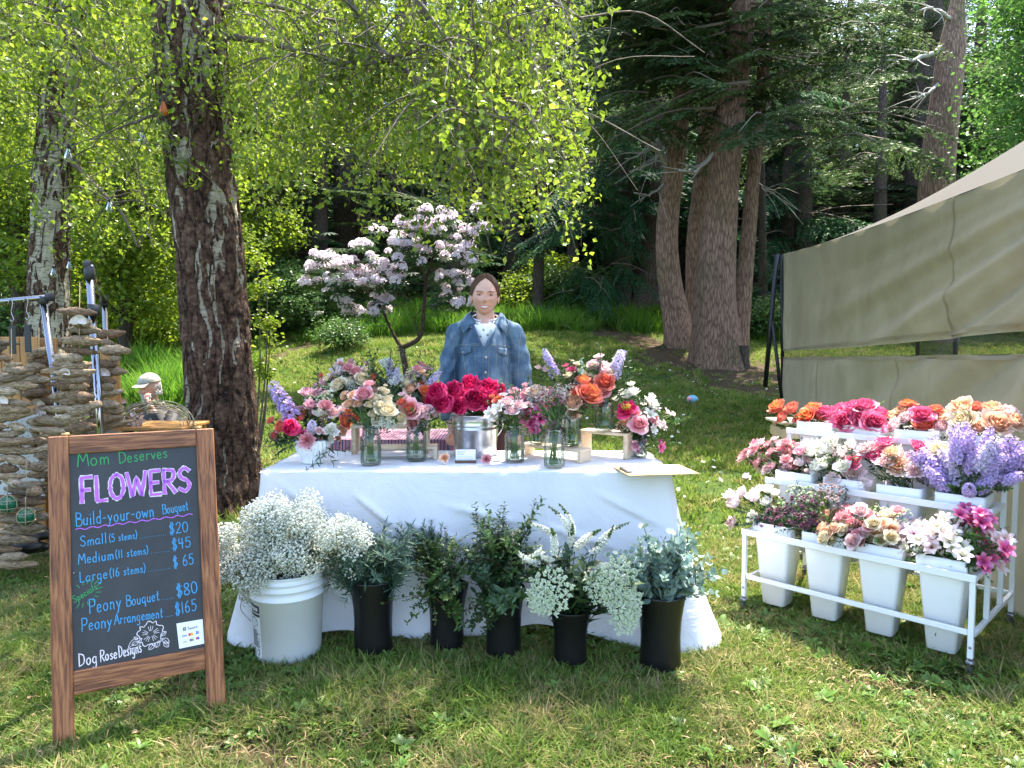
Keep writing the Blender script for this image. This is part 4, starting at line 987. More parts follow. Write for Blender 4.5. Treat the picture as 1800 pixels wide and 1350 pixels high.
def astr(key, mat, n=7, S=0.03):
    m = MB()
    for i in range(n):
        a = i * 2.4; f = math.sqrt(i / n); p = Vector((S * f * math.cos(a), S * f * math.sin(a), S * (1 - 0.6 * f * f) + rf.normal(0, 0.002))); d = Vector((p.x, p.y, S * 0.9)); M = T(*p) @ align(d)
        for k in range(11):
            m.add([[0.001, -0.0012, 0], [0.0105, 0, 0.004], [0.001, 0.0012, 0]], [[0, 1, 2]], None, 0, M @ RZ(k * 0.571), [0.3, 1, 0.3])
        m.addg(ball(0.0045, 6, 4, (0, 0, 0.002), (1, 1, 0.7)), 0, M, 0.2)
        m.addg(tube([p, (0, 0, -S * 0.8)], 0.0006, 3, False), 1)
    reg(key, 'astrantia_bloom', S, mk('astrantia_bloom', m, [mat, stem_green]))
astr('astr_wine', M_wine); astr('astr_dusty', pm('petal_dusty', (0.25, 0.16, 0.17), (0.42, 0.32, 0.32), (0.55, 0.46, 0.44))); astr('astr_lime', pm('petal_greenish', (0.4, 0.5, 0.25), (0.6, 0.66, 0.42), (0.72, 0.75, 0.55)))
def spike(key, mat, L=0.16, rad=0.02, nf=40, part='stock_bloom', curve=0.0, fs=0.013, taper=0.35, petals=4):
    m = MB()
    for i in range(nf):
        f = i / nf; a = i * 2.4; z = L * f; rr_ = rad * (1 - taper * f ** 2) * (0.8 + 0.4 * rf.random()); cx = curve * L * f ** 2
        s = fs * (1 - 0.55 * f ** 2.5)
        M = T(cx, 0, z) @ RZ(a) @ T(rr_ * 0.6, 0, 0) @ RY(1.1 - 0.4 * f + rf.normal(0, .2)) @ RZ(rf.random() * 6)
        gt = 1 if key == 'loose' and f > .68 else 0
        for k in range(petals):
            m.add([[0, 0, 0.2 * s], [s * .6, -s * .42, s * .5], [s * 1.05, 0, s * (.35 + .3 * rf.random())], [s * .6, s * .42, s * .5]], None, [[0, 1, 2, 3]], gt, M @ RZ(k * 6.283 / petals), [0, .7, 1, .7])
            m.add([[0, 0, 0.3 * s], [s * .35, -s * .25, s * .8], [s * .55, 0, s * .85], [s * .35, s * .25, s * .8]], None, [[0, 1, 2, 3]], gt, M @ RZ((k + .5) * 6.283 / petals), [0, .4, .7, .4])
    ff = np.linspace(0, 1, 6); m.addg(tube(np.stack([curve * L * ff ** 2, 0 * ff, L * ff * 1.02], -1), 0.0022, 4), 1)
    reg(key, part, L / 2, mk(part, m, [mat, stem_green]))
spike('stock_lav', M_lav, 0.15, 0.028, 46, fs=0.0165); spike('stock_pale', pm('petal_pale_lilac2', (0.50, 0.42, 0.62), (0.66, 0.58, 0.76), (0.78, 0.72, 0.86)), 0.13, 0.028, 40, fs=0.017)
M_lsw = pm('petal_loosestrife', (0.35, 0.42, 0.25), (0.80, 0.80, 0.72), (0.86, 0.86, 0.82))
spike('loose', M_lsw, 0.17, 0.017, 60, 'loosestrife_bloom', 0.55, 0.0098, 0.75, 5)
m = MB()      # green tapering tip of the loosestrife
# ------------------------------------------------------------------ foliage sprays (along +z)
def leaf_at(m, M, L, W, fold=0.25, bend=0.3, mat=0, t=0.5, nu=3, nv=4, pw=0.9):
    def f(U, V_):
        w = W * np.sin(np.pi * np.clip(0.05 + 0.93 * V_, 0, 1)) ** pw
        return L * V_, U * w, -bend * L * V_ ** 2 + fold * np.abs(U) * w
    g = grid(f, nu, nv, -1, 1); m.add(g[0], None, g[2], mat, M, t)
def sprig(name, mat, L=0.3, n=16, lL=0.05, lW=0.008, ang=0.9, curve=0.3, opp=True, start=0.1, r=rf, stemr=0.0016, bend=0.3, stemmat=None, whorl=2, tw=0.5):
    m = MB(); ff = np.linspace(0, 1, 8); pts = np.stack([curve * L * ff ** 1.8, 0.02 * np.sin(ff * 4 + r.random() * 6), L * ff * (1 - 0.25 * curve * ff)], -1)
    m.addg(tube(pts, np.linspace(stemr, stemr * 0.4, 8), 4, False), 1)
    for i in range(n):
        f = start + (1 - start) * i / (n - 1); p = [np.interp(f, ff, pts[:, k]) for k in range(3)]
        for s in range(whorl):
            a = i * (2.4 if whorl == 1 else 1.57) + s * 6.283 / whorl + r.normal(0, .25); sz = (1 - 0.45 * f) * (0.75 + 0.5 * r.random())
            leaf_at(m, T(*p) @ RZ(a) @ RY(-(1.57 - ang) + r.normal(0, .2)), lL * sz, lW * sz, 0.25, bend * (0.5 + r.random()), 0, r.random())
    return mk(name, m, [mat, stemmat or stem_green])
G_dark = soft('leaf_dark', [(0, (0.025, 0.055, 0.025)), (1, (0.06, 0.11, 0.045))], 0.25, 0.4, 0.2, 0.2, 8)
G_blue = soft('leaf_blue_green', [(0, (0.05, 0.095, 0.065)), (1, (0.10, 0.17, 0.11))], 0.25, 0.5, 0.15, 0.2, 8)
G_mid = soft('leaf_mid', [(0, (0.05, 0.11, 0.025)), (1, (0.11, 0.20, 0.05))], 0.35, 0.4, 0.2, 0.25, 8)
G_var = soft('leaf_variegated', [(0, (0.07, 0.13, 0.035)), (0.6, (0.13, 0.20, 0.06)), (1, (0.33, 0.38, 0.18))], 0.35, 0.45, 0.15, 0.25, 15)
G_euc = soft('leaf_eucalyptus', [(0, (0.15, 0.23, 0.19)), (1, (0.32, 0.42, 0.36))], 0.2, 0.5, 0.15, 0.2, 10)
red_stem = plain('red_stem', (0.16, 0.06, 0.035), 0.6)
S_narrow = [sprig('narrow_sprig', G_blue, 0.26, 17, 0.095, 0.0075, 0.75, c, whorl=2) for c in (0.3, 0.7)]
S_rose = [sprig('grey_sprig', G_blue, 0.24, 22, 0.040, 0.004, 0.5, c, whorl=3) for c in (0.1, 0.3)]
S_small = [sprig('small_leaf_sprig', G_dark, 0.30, 17, 0.040, 0.012, 0.95, c, whorl=2, stemmat=red_stem) for c in (0.15, 0.5)]
S_mid = [sprig('bright_sprig', G_mid, 0.26, 14, 0.052, 0.013, 0.85, c, whorl=2, stemmat=red_stem) for c in (0.4, 0.9)]
S_var = [sprig('variegated_sprig', G_var, 0.22, 17, 0.032, 0.011, 0.95, c, whorl=2, stemmat=red_stem) for c in (0.4, 0.9)]
S_lance = [sprig('lance_leaf_sprig', G_dark, 0.16, 8, 0.075, 0.014, 0.8, c, whorl=2) for c in (0.3, 0.6)]
S_ruscus = [sprig('willow_sprig', G_dark, 0.24, 12, 0.07, 0.0055, 0.8, c, whorl=2) for c in (0.5, 0.9)]
S_alst = [sprig('lily_leaf_sprig', G_mid, 0.12, 7, 0.07, 0.010, 0.9, c, whorl=2, bend=0.6) for c in (0.2, 0.5)]
def euc(name, L=0.24, n=9):
    m = MB(); ff = np.linspace(0, 1, 8); c = rf.uniform(0.1, 0.5); pts = np.stack([c * L * ff ** 1.8, 0 * ff, L * ff], -1); m.addg(tube(pts, 0.0018, 4, False), 1)
    for i in range(n):
        f = 0.12 + 0.88 * i / (n - 1); p = [np.interp(f, ff, pts[:, k]) for k in range(3)]
        for s in range(2):
            R1 = 0.027 * (1.1 - 0.45 * f) * (0.8 + 0.4 * rf.random()); M = T(*p) @ RZ(i * 1.57 + s * 3.14 + rf.normal(0, .3)) @ RY(-0.75 + rf.normal(0, .35))
            a = np.arange(9) / 9 * 6.283; V = np.stack([R1 * 1.05 + R1 * np.cos(a), R1 * np.sin(a) * 0.95, 0.12 * R1 * np.cos(2 * a)], -1); V = np.vstack([V, [[R1 * 1.05, 0, -0.10 * R1]]])
            k = np.arange(9); m.add(V, np.stack([k, (k + 1) % 9, np.full(9, 9)], -1), None, 0, M, rf.random())
    return mk(name, m, [G_euc, stem_green])
S_euc = [euc('eucalyptus_sprig') for _ in range(3)]
# baby's breath spray: a mass of tiny flower balls
def breath(name, R1=0.068, n=135, b=0.0066, mat=None, L=0.12):
    m = MB(); d = rf.normal(0, 1, (n, 3)); d /= np.linalg.norm(d, axis=1)[:, None]; C = d * R1 * (0.45 + 0.55 * rf.random((n, 1))) + [0, 0, L]
    o = np.array([[1, 0, 0], [-1, 0, 0], [0, 1, 0], [0, -1, 0], [0, 0, 1], [0, 0, -1]]) * 1.0; tr = np.array([[0, 2, 4], [2, 1, 4], [1, 3, 4], [3, 0, 4], [2, 0, 5], [1, 2, 5], [3, 1, 5], [0, 3, 5]])
    V = (C[:, None] + o[None] * (b * (0.7 + 0.6 * rf.random((n, 1, 1))))).reshape(-1, 3); m.add(V, (np.arange(n)[:, None, None] * 6 + tr).reshape(-1, 3), None, 0, None, np.repeat(rf.random(n), 6))
    for i in range(0, n, 3):
        j = np.array([0, 0, L - R1 * 0.6]) * 1.0 + 0.3 * (C[i] - [0, 0, L]) * [1, 1, 0]; w = rf.normal(0, 0.0006, 3)
        m.add([j, j + [0.0006, 0.0004, 0], C[i]], [[0, 1, 2]], None, 1); 
    m.addg(tube([(0, 0, 0), (0, 0, L - R1 * 0.5)], 0.001, 3, False), 1)
    return mk(name, m, [mat, stem_green])
M_bb = soft('babys_breath_white', [(0, (0.72, 0.75, 0.62)), (1, (0.90, 0.90, 0.86))], 0.3, 0.7, 0.05, 0.08, 30)
S_bb = [breath('babys_breath_spray', mat=M_bb) for _ in range(3)]
def umbel(name):
    m = MB(); n = 46
    for i in range(n):
        f = math.sqrt((i + .5) / n); a = i * 2.4; c = np.array([0.078 * f * math.cos(a), 0.078 * f * math.sin(a), 0.022 * (1 - f * f)]); k = 20
        C = c + rf.normal(0, 0.0045, (k, 3)) * [1, 1, 0.4]; o = np.array([[1, 0, 0], [-.5, .87, 0], [-.5, -.87, 0], [0, 0, 1]]) * 0.0044
        m.add((C[:, None] + o[None]).reshape(-1, 3), (np.arange(k)[:, None, None] * 4 + np.array([[0, 1, 3], [1, 2, 3], [2, 0, 3]])).reshape(-1, 3), None, 0, None, np.repeat(rf.random(k), 4))
        m.addg(tube([(0, 0, -0.06), c * [0.6, 0.6, 0] + [0, 0, -0.02], c], 0.0008, 3, False), 1)
    return mk(name, m, [soft('umbel_white', [(0, (0.45, 0.56, 0.30)), (1, (0.80, 0.82, 0.66))], 0.3, 0.7, 0.05, 0.1, 30), stem_green])
S_umb = umbel('lace_umbel')

def stems_mesh(pairs, r0=0.0020, mat=None):
    m = MB()
    for a, b in pairs:
        a = np.array(a); b = np.array(b); mid = (a + b) / 2 + rf.normal(0, 0.006, 3); m.addg(tube(catmull([a, mid, b], 4), r0, 5, False), 0, None, rf.random())
    return m
FILL = [S_lance, S_mid, S_small, S_lance]
def bouquet(label, neck, foot, blooms, sprigs=(), cat='bouquet', name='flower_bouquet', group=None, face=(0, -0.6, 0.35), foot_r=0.02, stem_n=None, neck_r=0.025):
    """neck, foot: world points; blooms: (key, point, diameter); sprigs: (mesh, part name, point or None, length scale)"""
    neck = Vector(neck); foot = Vector(foot)
    t = thing(name, label, cat, foot, 0, group); pairs = []
    for key, p, dia in blooms:
        if key not in K: key = key + str(rf.integers(2))
        me, part, Rr = K[key]; p = Vector(p); d = (p - neck).normalized()
        s = dia / 2 / Rr
        if part in ('stock_bloom', 'loosestrife_bloom'):
            d = (d + Vector(rf.normal(0, .1, 3))).normalized(); base = p - d * Rr * s
        else:
            d = (d * 0.8 + Vector(face) + Vector(rf.normal(0, .15, 3))).normalized(); base = p - d * Rr * s * 0.35
        place(part, me, t, T(*(base - foot)) @ align(d) @ RZ(rf.random() * 6.28) @ SC(s))
        nk = neck + Vector((rf.normal(0, neck_r * .5), rf.normal(0, neck_r * .5), 0)); nk = neck + (nk - neck) * min(1, neck_r / max(1e-6, (nk - neck).length))
        pairs.append((base - foot, nk - foot)); ft = Vector((-(nk - neck).x * 0.8 + rf.normal(0, foot_r * .4), rf.normal(0, foot_r * .5), 0.004)); pairs.append((nk - foot, ft))
    sprigs = list(sprigs)
    for key, p, dia in list(blooms):
        if rf.random() < .75:
            ms = FILL[rf.integers(len(FILL))]; sprigs.append((ms[rf.integers(len(ms))], 'leaf_sprig', Vector(p) + Vector((rf.normal(0, .022), .02, -.012 + rf.normal(0, .015))), rf.uniform(.35, .6)))
    for me, part, p, s in sprigs:
        p = Vector(p); d = (p - neck).normalized(); L = (p - neck).length; d = (d + Vector(rf.normal(0, .12, 3))).normalized()
        base = p - d * 0.2 * s; place(part, me, t, T(*(base - foot)) @ align(d) @ RZ(rf.random() * 6.28) @ SC(s))
        pairs.append((base - foot, neck - foot))
    st = stems_mesh(pairs); tag(st.build('stems', stem_green, t), kind='stuff')
    return t
# ------------------------------------------------------------------ table, cloth
TZ = 0.74; TY0 = 3.06; TY1 = 3.67; TX0 = -1.10; TX1 = 0.70
grey_metal = plain('grey_leg_metal', (0.3, 0.3, 0.31), 0.4, 0.9)
t = thing('folding_table', 'folding table hidden under the white cloth, carrying the flower jars', 'table', ((TX0 + TX1) / 2, (TY0 + TY1) / 2, 0))
MB().addg(chbox(0, 0, TZ - 0.028, TX1 - TX0 - 0.02, TY1 - TY0 - 0.02, 0.045, 0.01)).build('table_top', plain('table_plastic', (0.6, 0.6, 0.6), 0.6), t, None, False)
for sx in (-1, 1):
    for sy in (-1, 1):
        MB().addg(tube([(sx * 0.78, sy * 0.24, 0), (sx * 0.74, sy * 0.24, TZ - 0.05)], 0.0125, 8)).build('leg', grey_metal, t)
m, nt, p, out = nodes('white_cloth')
v = texco(nt, 'Object', (1, 1, 1)); p.inputs['Base Color'].default_value = (0.80, 0.80, 0.83, 1); p.inputs['Roughness'].default_value = 0.75; p.inputs['Sheen Weight'].default_value = 0.2
n1 = noisetex(nt, v, 4, 6, 0.6, 1.0); nt.links.new(bump(nt, n1, 0.45, 0.03), p.inputs['Normal'])
tr = N(nt, 'ShaderNodeBsdfTranslucent'); tr.inputs[0].default_value = (0.75, 0.75, 0.8, 1); mx = N(nt, 'ShaderNodeMixShader'); mx.inputs[0].default_value = 0.18
nt.links.new(p.outputs[0], mx.inputs[1]); nt.links.new(tr.outputs[0], mx.inputs[2]); nt.links.new(mx.outputs[0], out.inputs[0]); cloth_m = m
# skirt: outline of the table walked once round; every column hangs to its own hem height
cr = 0.035; path = []
def arc(cx, cy, a0, a1, n=6):
    return [(cx + cr * math.cos(R(a)), cy + cr * math.sin(R(a)), math.cos(R(a)), math.sin(R(a))) for a in np.linspace(a0, a1, n)]
def side(x0, y0, x1, y1, nx, ny, n): return [(x0 + (x1 - x0) * i / n, y0 + (y1 - y0) * i / n, nx, ny) for i in range(1, n)]
path += arc(TX0 + cr, TY0 + cr, 180, 270) + side(TX0 + cr, TY0, TX1 - cr, TY0, 0, -1, 170) + arc(TX1 - cr, TY0 + cr, 270, 360) + side(TX1, TY0 + cr, TX1, TY1 - cr, 1, 0, 50)
path += arc(TX1 - cr, TY1 - cr, 0, 90) + side(TX1 - cr, TY1, TX0 + cr, TY1, 0, 1, 90) + arc(TX0 + cr, TY1 - cr, 90, 180) + side(TX0, TY1 - cr, TX0, TY0 + cr, -1, 0, 50)
path = np.array(path); ns = len(path); nv = 46
S = np.concatenate([[0], np.cumsum(np.hypot(*np.diff(path[:, :2], axis=0).T))])
X0, Y0, NX, NY = path.T
D = np.linspace(0, 1, nv)[None, :]
front = np.clip(-NY, 0, 1)[:, None]; right = np.clip(NX, 0, 1)[:, None]; left = np.clip(-NX, 0, 1)[:, None]
cornR = np.exp(-((X0 - TX1) / 0.16) ** 2 - ((Y0 - TY0) / 0.12) ** 2)[:, None]; cornL = np.exp(-((X0 - TX0) / 0.16) ** 2 - ((Y0 - TY0) / 0.12) ** 2)[:, None]
Xc, Yc, Sc = X0[:, None], Y0[:, None], S[:, None]
hem = 0.028 + 0.018 * np.sin(Xc * 7 + 1) + 0.03 * np.exp(-((Xc - 0.15) / 0.2) ** 2) + 0.02 * np.exp(-((Xc + .55) / 0.15) ** 2) - 0.03 * cornR
Z = TZ + 0.004 - (TZ - hem) * D
flare = 0.05 * D ** 1.3 + 0.17 * cornR * D ** 1.6 + 0.10 * cornL * D ** 1.4 + 0.05 * right * D
amp = 0.018 * D ** 1.5 * (1 + 0.5 * right)
off = flare + amp * np.sin(Sc * 9.5 + 1.5 * np.sin(Sc * 3.1)) + 0.010 * D * np.sin(Sc * 23 + 2) + 0.006 * np.exp(-D * 9) * np.sin(Sc * 31)
X = Xc + NX[:, None] * off; Y = Yc + NY[:, None] * off
def crease(px, pz, qx, qz, w=0.010, a=0.022):
    dx, dz = qx - px, qz - pz; tt = np.clip(((X - px) * dx + (Z - pz) * dz) / (dx * dx + dz * dz), 0, 1); dd = np.hypot(X - px - tt * dx, Z - pz - tt * dz)
    return -a * np.exp(-(dd / w) ** 2) * np.sin(np.pi * np.clip(tt, 0.05, 0.95))
cz = np.zeros_like(X)
for c in [(-1.02, .70, -.62, .40), (-.70, .66, -.50, .50), (-.62, .42, -.25, .30), (-.22, .73, -.22, .10, .006, .005), (0.15, .73, .15, .10, .006, .005), (-.6, .73, -.6, .1, .006, .004), (-1.0, .44, .7, .46, .007, .005), (.35, .66, .68, .50), (.1, .52, .5, .40),
          (-.3, .6, .05, .52), (-.9, .3, -.6, .12), (.45, .35, .75, .08, .02, .015), (-.45, .52, -.2, .44), (.3, .25, .5, .2)]: cz += crease(*c) * front
Y = Y + cz
V = np.stack([X, Y, Z + 0 * X], -1).reshape(-1, 3)
mbc = MB(); mbc.add(V, None, gridfaces(ns, nv, True))
nx_, ny_ = 120, 40     # top, slightly wrinkled; its outline meets the skirt under the rounded edge
mbc.add(*grid(lambda U, V_: (TX0 + (TX1 - TX0) * U, TY0 + (TY1 - TY0) * V_, TZ + 0.006 - 0.006 * np.maximum(np.abs(2 * U - 1), np.abs(2 * V_ - 1)) ** 20 + 0.0015 * np.sin(U * 37) * np.sin(V_ * 13 + U * 11) + 0.002 * np.exp(-((U - .37) / .006) ** 2)), nx_, ny_)[:3])
tc = mbc.build('tablecloth', cloth_m); tag(tc, 'white cloth draped over the long table down to the grass', 'tablecloth')

# ------------------------------------------------------------------ glass jars, risers
m, nt, p, out = nodes('jar_glass')
gl = N(nt, 'ShaderNodeBsdfGlossy', i_Roughness=0.02); tp = N(nt, 'ShaderNodeBsdfTransparent'); tp.inputs[0].default_value = (0.93, 0.96, 0.95, 1)
fr = N(nt, 'ShaderNodeLayerWeight', i_Blend=0.35); mth = N(nt, 'ShaderNodeMath', operation='MULTIPLY_ADD'); nt.links.new(fr.outputs['Fresnel'], mth.inputs[0]); mth.inputs[1].default_value = 0.8; mth.inputs[2].default_value = 0.03
nn = noisetex(nt, texco(nt, 'Object', (1, 1, 1)), 90, 2); nt.links.new(bump(nt, nn, 0.15, 0.004), gl.inputs['Normal'])
mx = N(nt, 'ShaderNodeMixShader'); nt.links.new(mth.outputs[0], mx.inputs[0]); nt.links.new(tp.outputs[0], mx.inputs[1]); nt.links.new(gl.outputs[0], mx.inputs[2]); nt.links.new(mx.outputs[0], out.inputs[0]); glass_m = m
m, nt, p, out = nodes('jar_water'); tpw = N(nt, 'ShaderNodeBsdfTransparent'); tpw.inputs[0].default_value = (0.84, 0.90, 0.86, 1); glw = N(nt, 'ShaderNodeBsdfGlossy', i_Roughness=0.03); mx = N(nt, 'ShaderNodeMixShader'); mx.inputs[0].default_value = 0.08; nt.links.new(tpw.outputs[0], mx.inputs[1]); nt.links.new(glw.outputs[0], mx.inputs[2]); nt.links.new(mx.outputs[0], out.inputs[0]); water_m = m
def jar(u, v, z, label, h=0.172, r=0.047, water=0.5, Y=None, square=False):
    pt = onz(u, v, z) if Y is None else Vector((P(u, v, Y).x, Y, z)); pt = Vector((pt.x, pt.y + r * 0.85 if Y is None else Y, z))
    t = thing('glass_jar', label, 'jar', pt); b = h
    prof = [(0, 0.004), (r * .8, 0.003), (r * .96, 0.008), (r, 0.02), (r, b * .70), (r * .93, b * .78), (r * .76, b * .83), (r * .75, b * .87), (r * .80, b * .875), (r * .80, b * .89), (r * .76, b * .90), (r * .79, b * .92), (r * .76, b * .94), (r * .78, b * .96), (r * .78, b), (r * .74, b), (r * .72, b * .95)]
    if square: prof = [(0, 0.004), (r * .9, 0.003), (r, 0.01), (r, b), (r * .95, b)]
    MB().addg(lathe(prof, 28)).build('glass', glass_m, t)
    if not square: MB().addg(lathe([(r * .775, b * .86), (r * .80, b * .865), (r * .775, b * .87)], 28)).build('neck_ring', glass_m, t)
    wl = b * water; MB().addg(lathe([(0, 0.010), (r * .93, 0.012), (r * .95, 0.02), (r * .95, wl), (0, wl)], 24)).build('water', water_m, t)
    return pt
pine = bpy.data.materials.new('x'); bpy.data.materials.remove(pine)
def wood(name, c1, c2, sc=(1, 1, 12), ring=6.0, knots=0.0, rough=0.6, ax='Object'):
    if name in _mats: return _mats[name]
    m, nt, p, out = nodes(name); v = texco(nt, ax, sc)
    n0 = noisetex(nt, v, 1.2, 3, 0.5); w = N(nt, 'ShaderNodeTexWave', wave_type='BANDS', bands_direction='X'); nt.links.new(v, w.inputs[0]); w.inputs['Scale'].default_value = ring; w.inputs['Distortion'].default_value = 3.0; w.inputs['Detail'].default_value = 3; w.inputs['Detail Scale'].default_value = 1.2
    ad = N(nt, 'ShaderNodeMath', operation='MULTIPLY_ADD'); nt.links.new(n0, ad.inputs[0]); ad.inputs[1].default_value = 0.9; nt.links.new(w.outputs['Fac'], ad.inputs[2])
    r = ramp(nt, [(0.3, c1), (1.2 if False else 1.0, c2)]); nt.links.new(ad.outputs[0], r.inputs[0]); c = r.outputs[0]
    nt.links.new(objvar(nt, c, 0.07), p.inputs['Base Color']); p.inputs['Roughness'].default_value = rough; nt.links.new(bump(nt, ad.outputs[0], 0.3, 0.002), p.inputs['Normal'])
    _mats[name] = m; return m
pine_m = wood('pale_pine', (0.50, 0.36, 0.22), (0.66, 0.52, 0.36), (3, 25, 25), 1.0)
def riser(a, b, z, h, w, label, th=0.014, leg=0.02):
    a = Vector(a); b = Vector(b); d = b - a; L = d.length; ang = math.atan2(d.y, d.x); c = (a + b) / 2
    t = thing('wooden_riser', label, 'riser', (c.x, c.y, z), ang)
    MB().addg(chbox(0, 0, h - th / 2, L, w, th, 0.0015)).build('shelf', pine_m, t, None, False)
    for s in (-1, 1): MB().addg(chbox(s * (L / 2 - leg / 2), 0, (h - th) / 2, leg, w, h - th - 0.0005, 0.0015)).build('leg', pine_m, t, None, False)
ZR = TZ + 0.007
riser((-0.70, 3.40), (-0.36, 3.42), ZR, 0.062, 0.10, 'low pale pine riser behind the cream rose jar')
riser((-0.80, 3.57), (-0.42, 3.58), ZR, 0.145, 0.12, 'taller pale pine riser at the back left of the table')
riser((0.07, 3.52), (0.345, 3.29), ZR, 0.062, 0.09, 'low pale pine riser under the peach rose jar')
riser((0.36, 3.55), (0.575, 3.40), ZR, 0.125, 0.10, 'taller pale pine riser at the right end of the table')

def rows(Y, lst, f=1.32):
    """measured blooms plus smaller neighbours of the same kinds that fill the gaps between them"""
    out = [(k, P(u, v, Y + dy), d * Y / 1250 * (f if 'stock' not in k else 1.08)) for (k, u, v, d, dy) in lst]
    for (k, u, v, d, dy) in lst:
        if 'peony' in k or 'stock' in k: continue
        for _ in range(1 + (rf.random() < .4)):
            a = rf.random() * 6.283; out.append((k, P(u + .62 * d * 1.3 * math.cos(a), v + .5 * d * 1.2 * math.sin(a), Y + dy + rf.uniform(.015, .06)), d * Y / 1250 * rf.uniform(.65, .95)))
    return out
def spr(Y, lst):
    out = []
    for (ms, part, u, v, s, *dy) in lst: out.append((ms[rf.integers(len(ms))] if isinstance(ms, list) else ms, part, P(u, v, Y + (dy[0] if dy else 0.0)), s))
    return out
def V3(x, y, z): return Vector((x, y, z))
# white ribbed pot with the mixed arrangement at the left end
t = thing('ribbed_pot', 'white fluted pot on the left corner of the cloth', 'vase', Vector(onz(544, 818, ZR)) + V3(0, 0.06, 0)); pp = t.location.copy()
prof = np.array([(0.0, 0.003), (0.046, 0.003), (0.048, 0.010), (0.050, 0.030), (0.060, 0.042), (0.073, 0.060), (0.078, 0.085), (0.077, 0.105), (0.074, 0.112), (0.070, 0.110), (0.072, 0.09), (0.03, 0.05)])
V, tr_, q = lathe(prof, 132); a = np.arctan2(V[:, 1], V[:, 0]); rad = np.hypot(V[:, 0], V[:, 1]); k = 1 + 0.035 * np.sign(np.sin(a * 22)) * np.abs(np.sin(a * 22)) ** 0.5 * (V[:, 2] < 0.106)
V[:, 0] *= k; V[:, 1] *= k; MB().add(V, tr_, q).build('pot', plain('white_ceramic', (0.80, 0.80, 0.79), 0.35, coat=0.3), t)
Y = pp.y
bouquet('mixed bouquet with a lavender stock spike and magenta peony in the white fluted pot', pp + V3(0, 0, 0.11), pp + V3(0, 0, 0.03), rows(Y, [
    ('peony', 519, 756, 36, -.07), ('rose_coral', 496, 750, 30, .0), ('rose_pink', 508, 733, 28, 0), ('carn_pink', 540, 774, 28, -.08), ('carn_hot', 532, 762, 14, -.06), ('lisi_mauve', 540, 692, 26, .02), ('lisi_mauve', 545, 713, 24, -.03), ('lisi_mauve', 556, 694, 20, .05),
    ('carn_pink', 573, 712, 26, -.02), ('carn_pale', 585, 725, 24, 0), ('lisi_white', 580, 757, 26, -.06), ('rose_orange', 607, 742, 26, -.01), ('rose_peach', 600, 758, 22, -.02), ('rose_pale', 561, 757, 14, -.08), ('stock_lav', 497, 705, 72, .0), ('stock_pale', 548, 750, 34, -.07),
    ('lisi_mauve', 600, 730, 22, .03), ('astr_lime', 565, 702, 18, 0), ('astr_lime', 577, 694, 16, .02), ('astr_lime', 545, 702, 16, 0), ('astr_wine', 570, 740, 16, -.04), ('astr_wine', 485, 770, 16, 0), ('astr_wine', 468, 786, 12, 0), ('astr_wine', 610, 735, 18, 0), ('rose_coral', 530, 735, 18, 0), ('lisi_white', 560, 728, 20, -.02)]),
    spr(Y, [(S_lance, 'leaf_sprig', 505, 775, .7), (S_ruscus, 'leaf_sprig', 490, 780, .7), (S_ruscus, 'leaf_sprig', 598, 785, .8, -.05), (S_ruscus, 'leaf_sprig', 480, 790, .8, -.05), (S_lance, 'leaf_sprig', 485, 745, .6), (S_ruscus, 'leaf_sprig', 590, 800, .7, -.08), (S_ruscus, 'leaf_sprig', 605, 790, .7, 0),
            (S_mid, 'leaf_sprig', 540, 725, .7), (S_mid, 'leaf_sprig', 570, 722, .7), (S_lance, 'leaf_sprig', 560, 775, .7, -.08), (S_lance, 'leaf_sprig', 590, 770, .7, -.05), (S_lance, 'leaf_sprig', 515, 778, .6, -.08), (S_mid, 'leaf_sprig', 530, 690, .6), (S_lance, 'leaf_sprig', 560, 745, .8, 0), (S_lance, 'leaf_sprig', 525, 745, .8, 0.03), (S_lance, 'leaf_sprig', 590, 745, .8, 0.03)]),
    neck_r=0.05, foot_r=0.02)
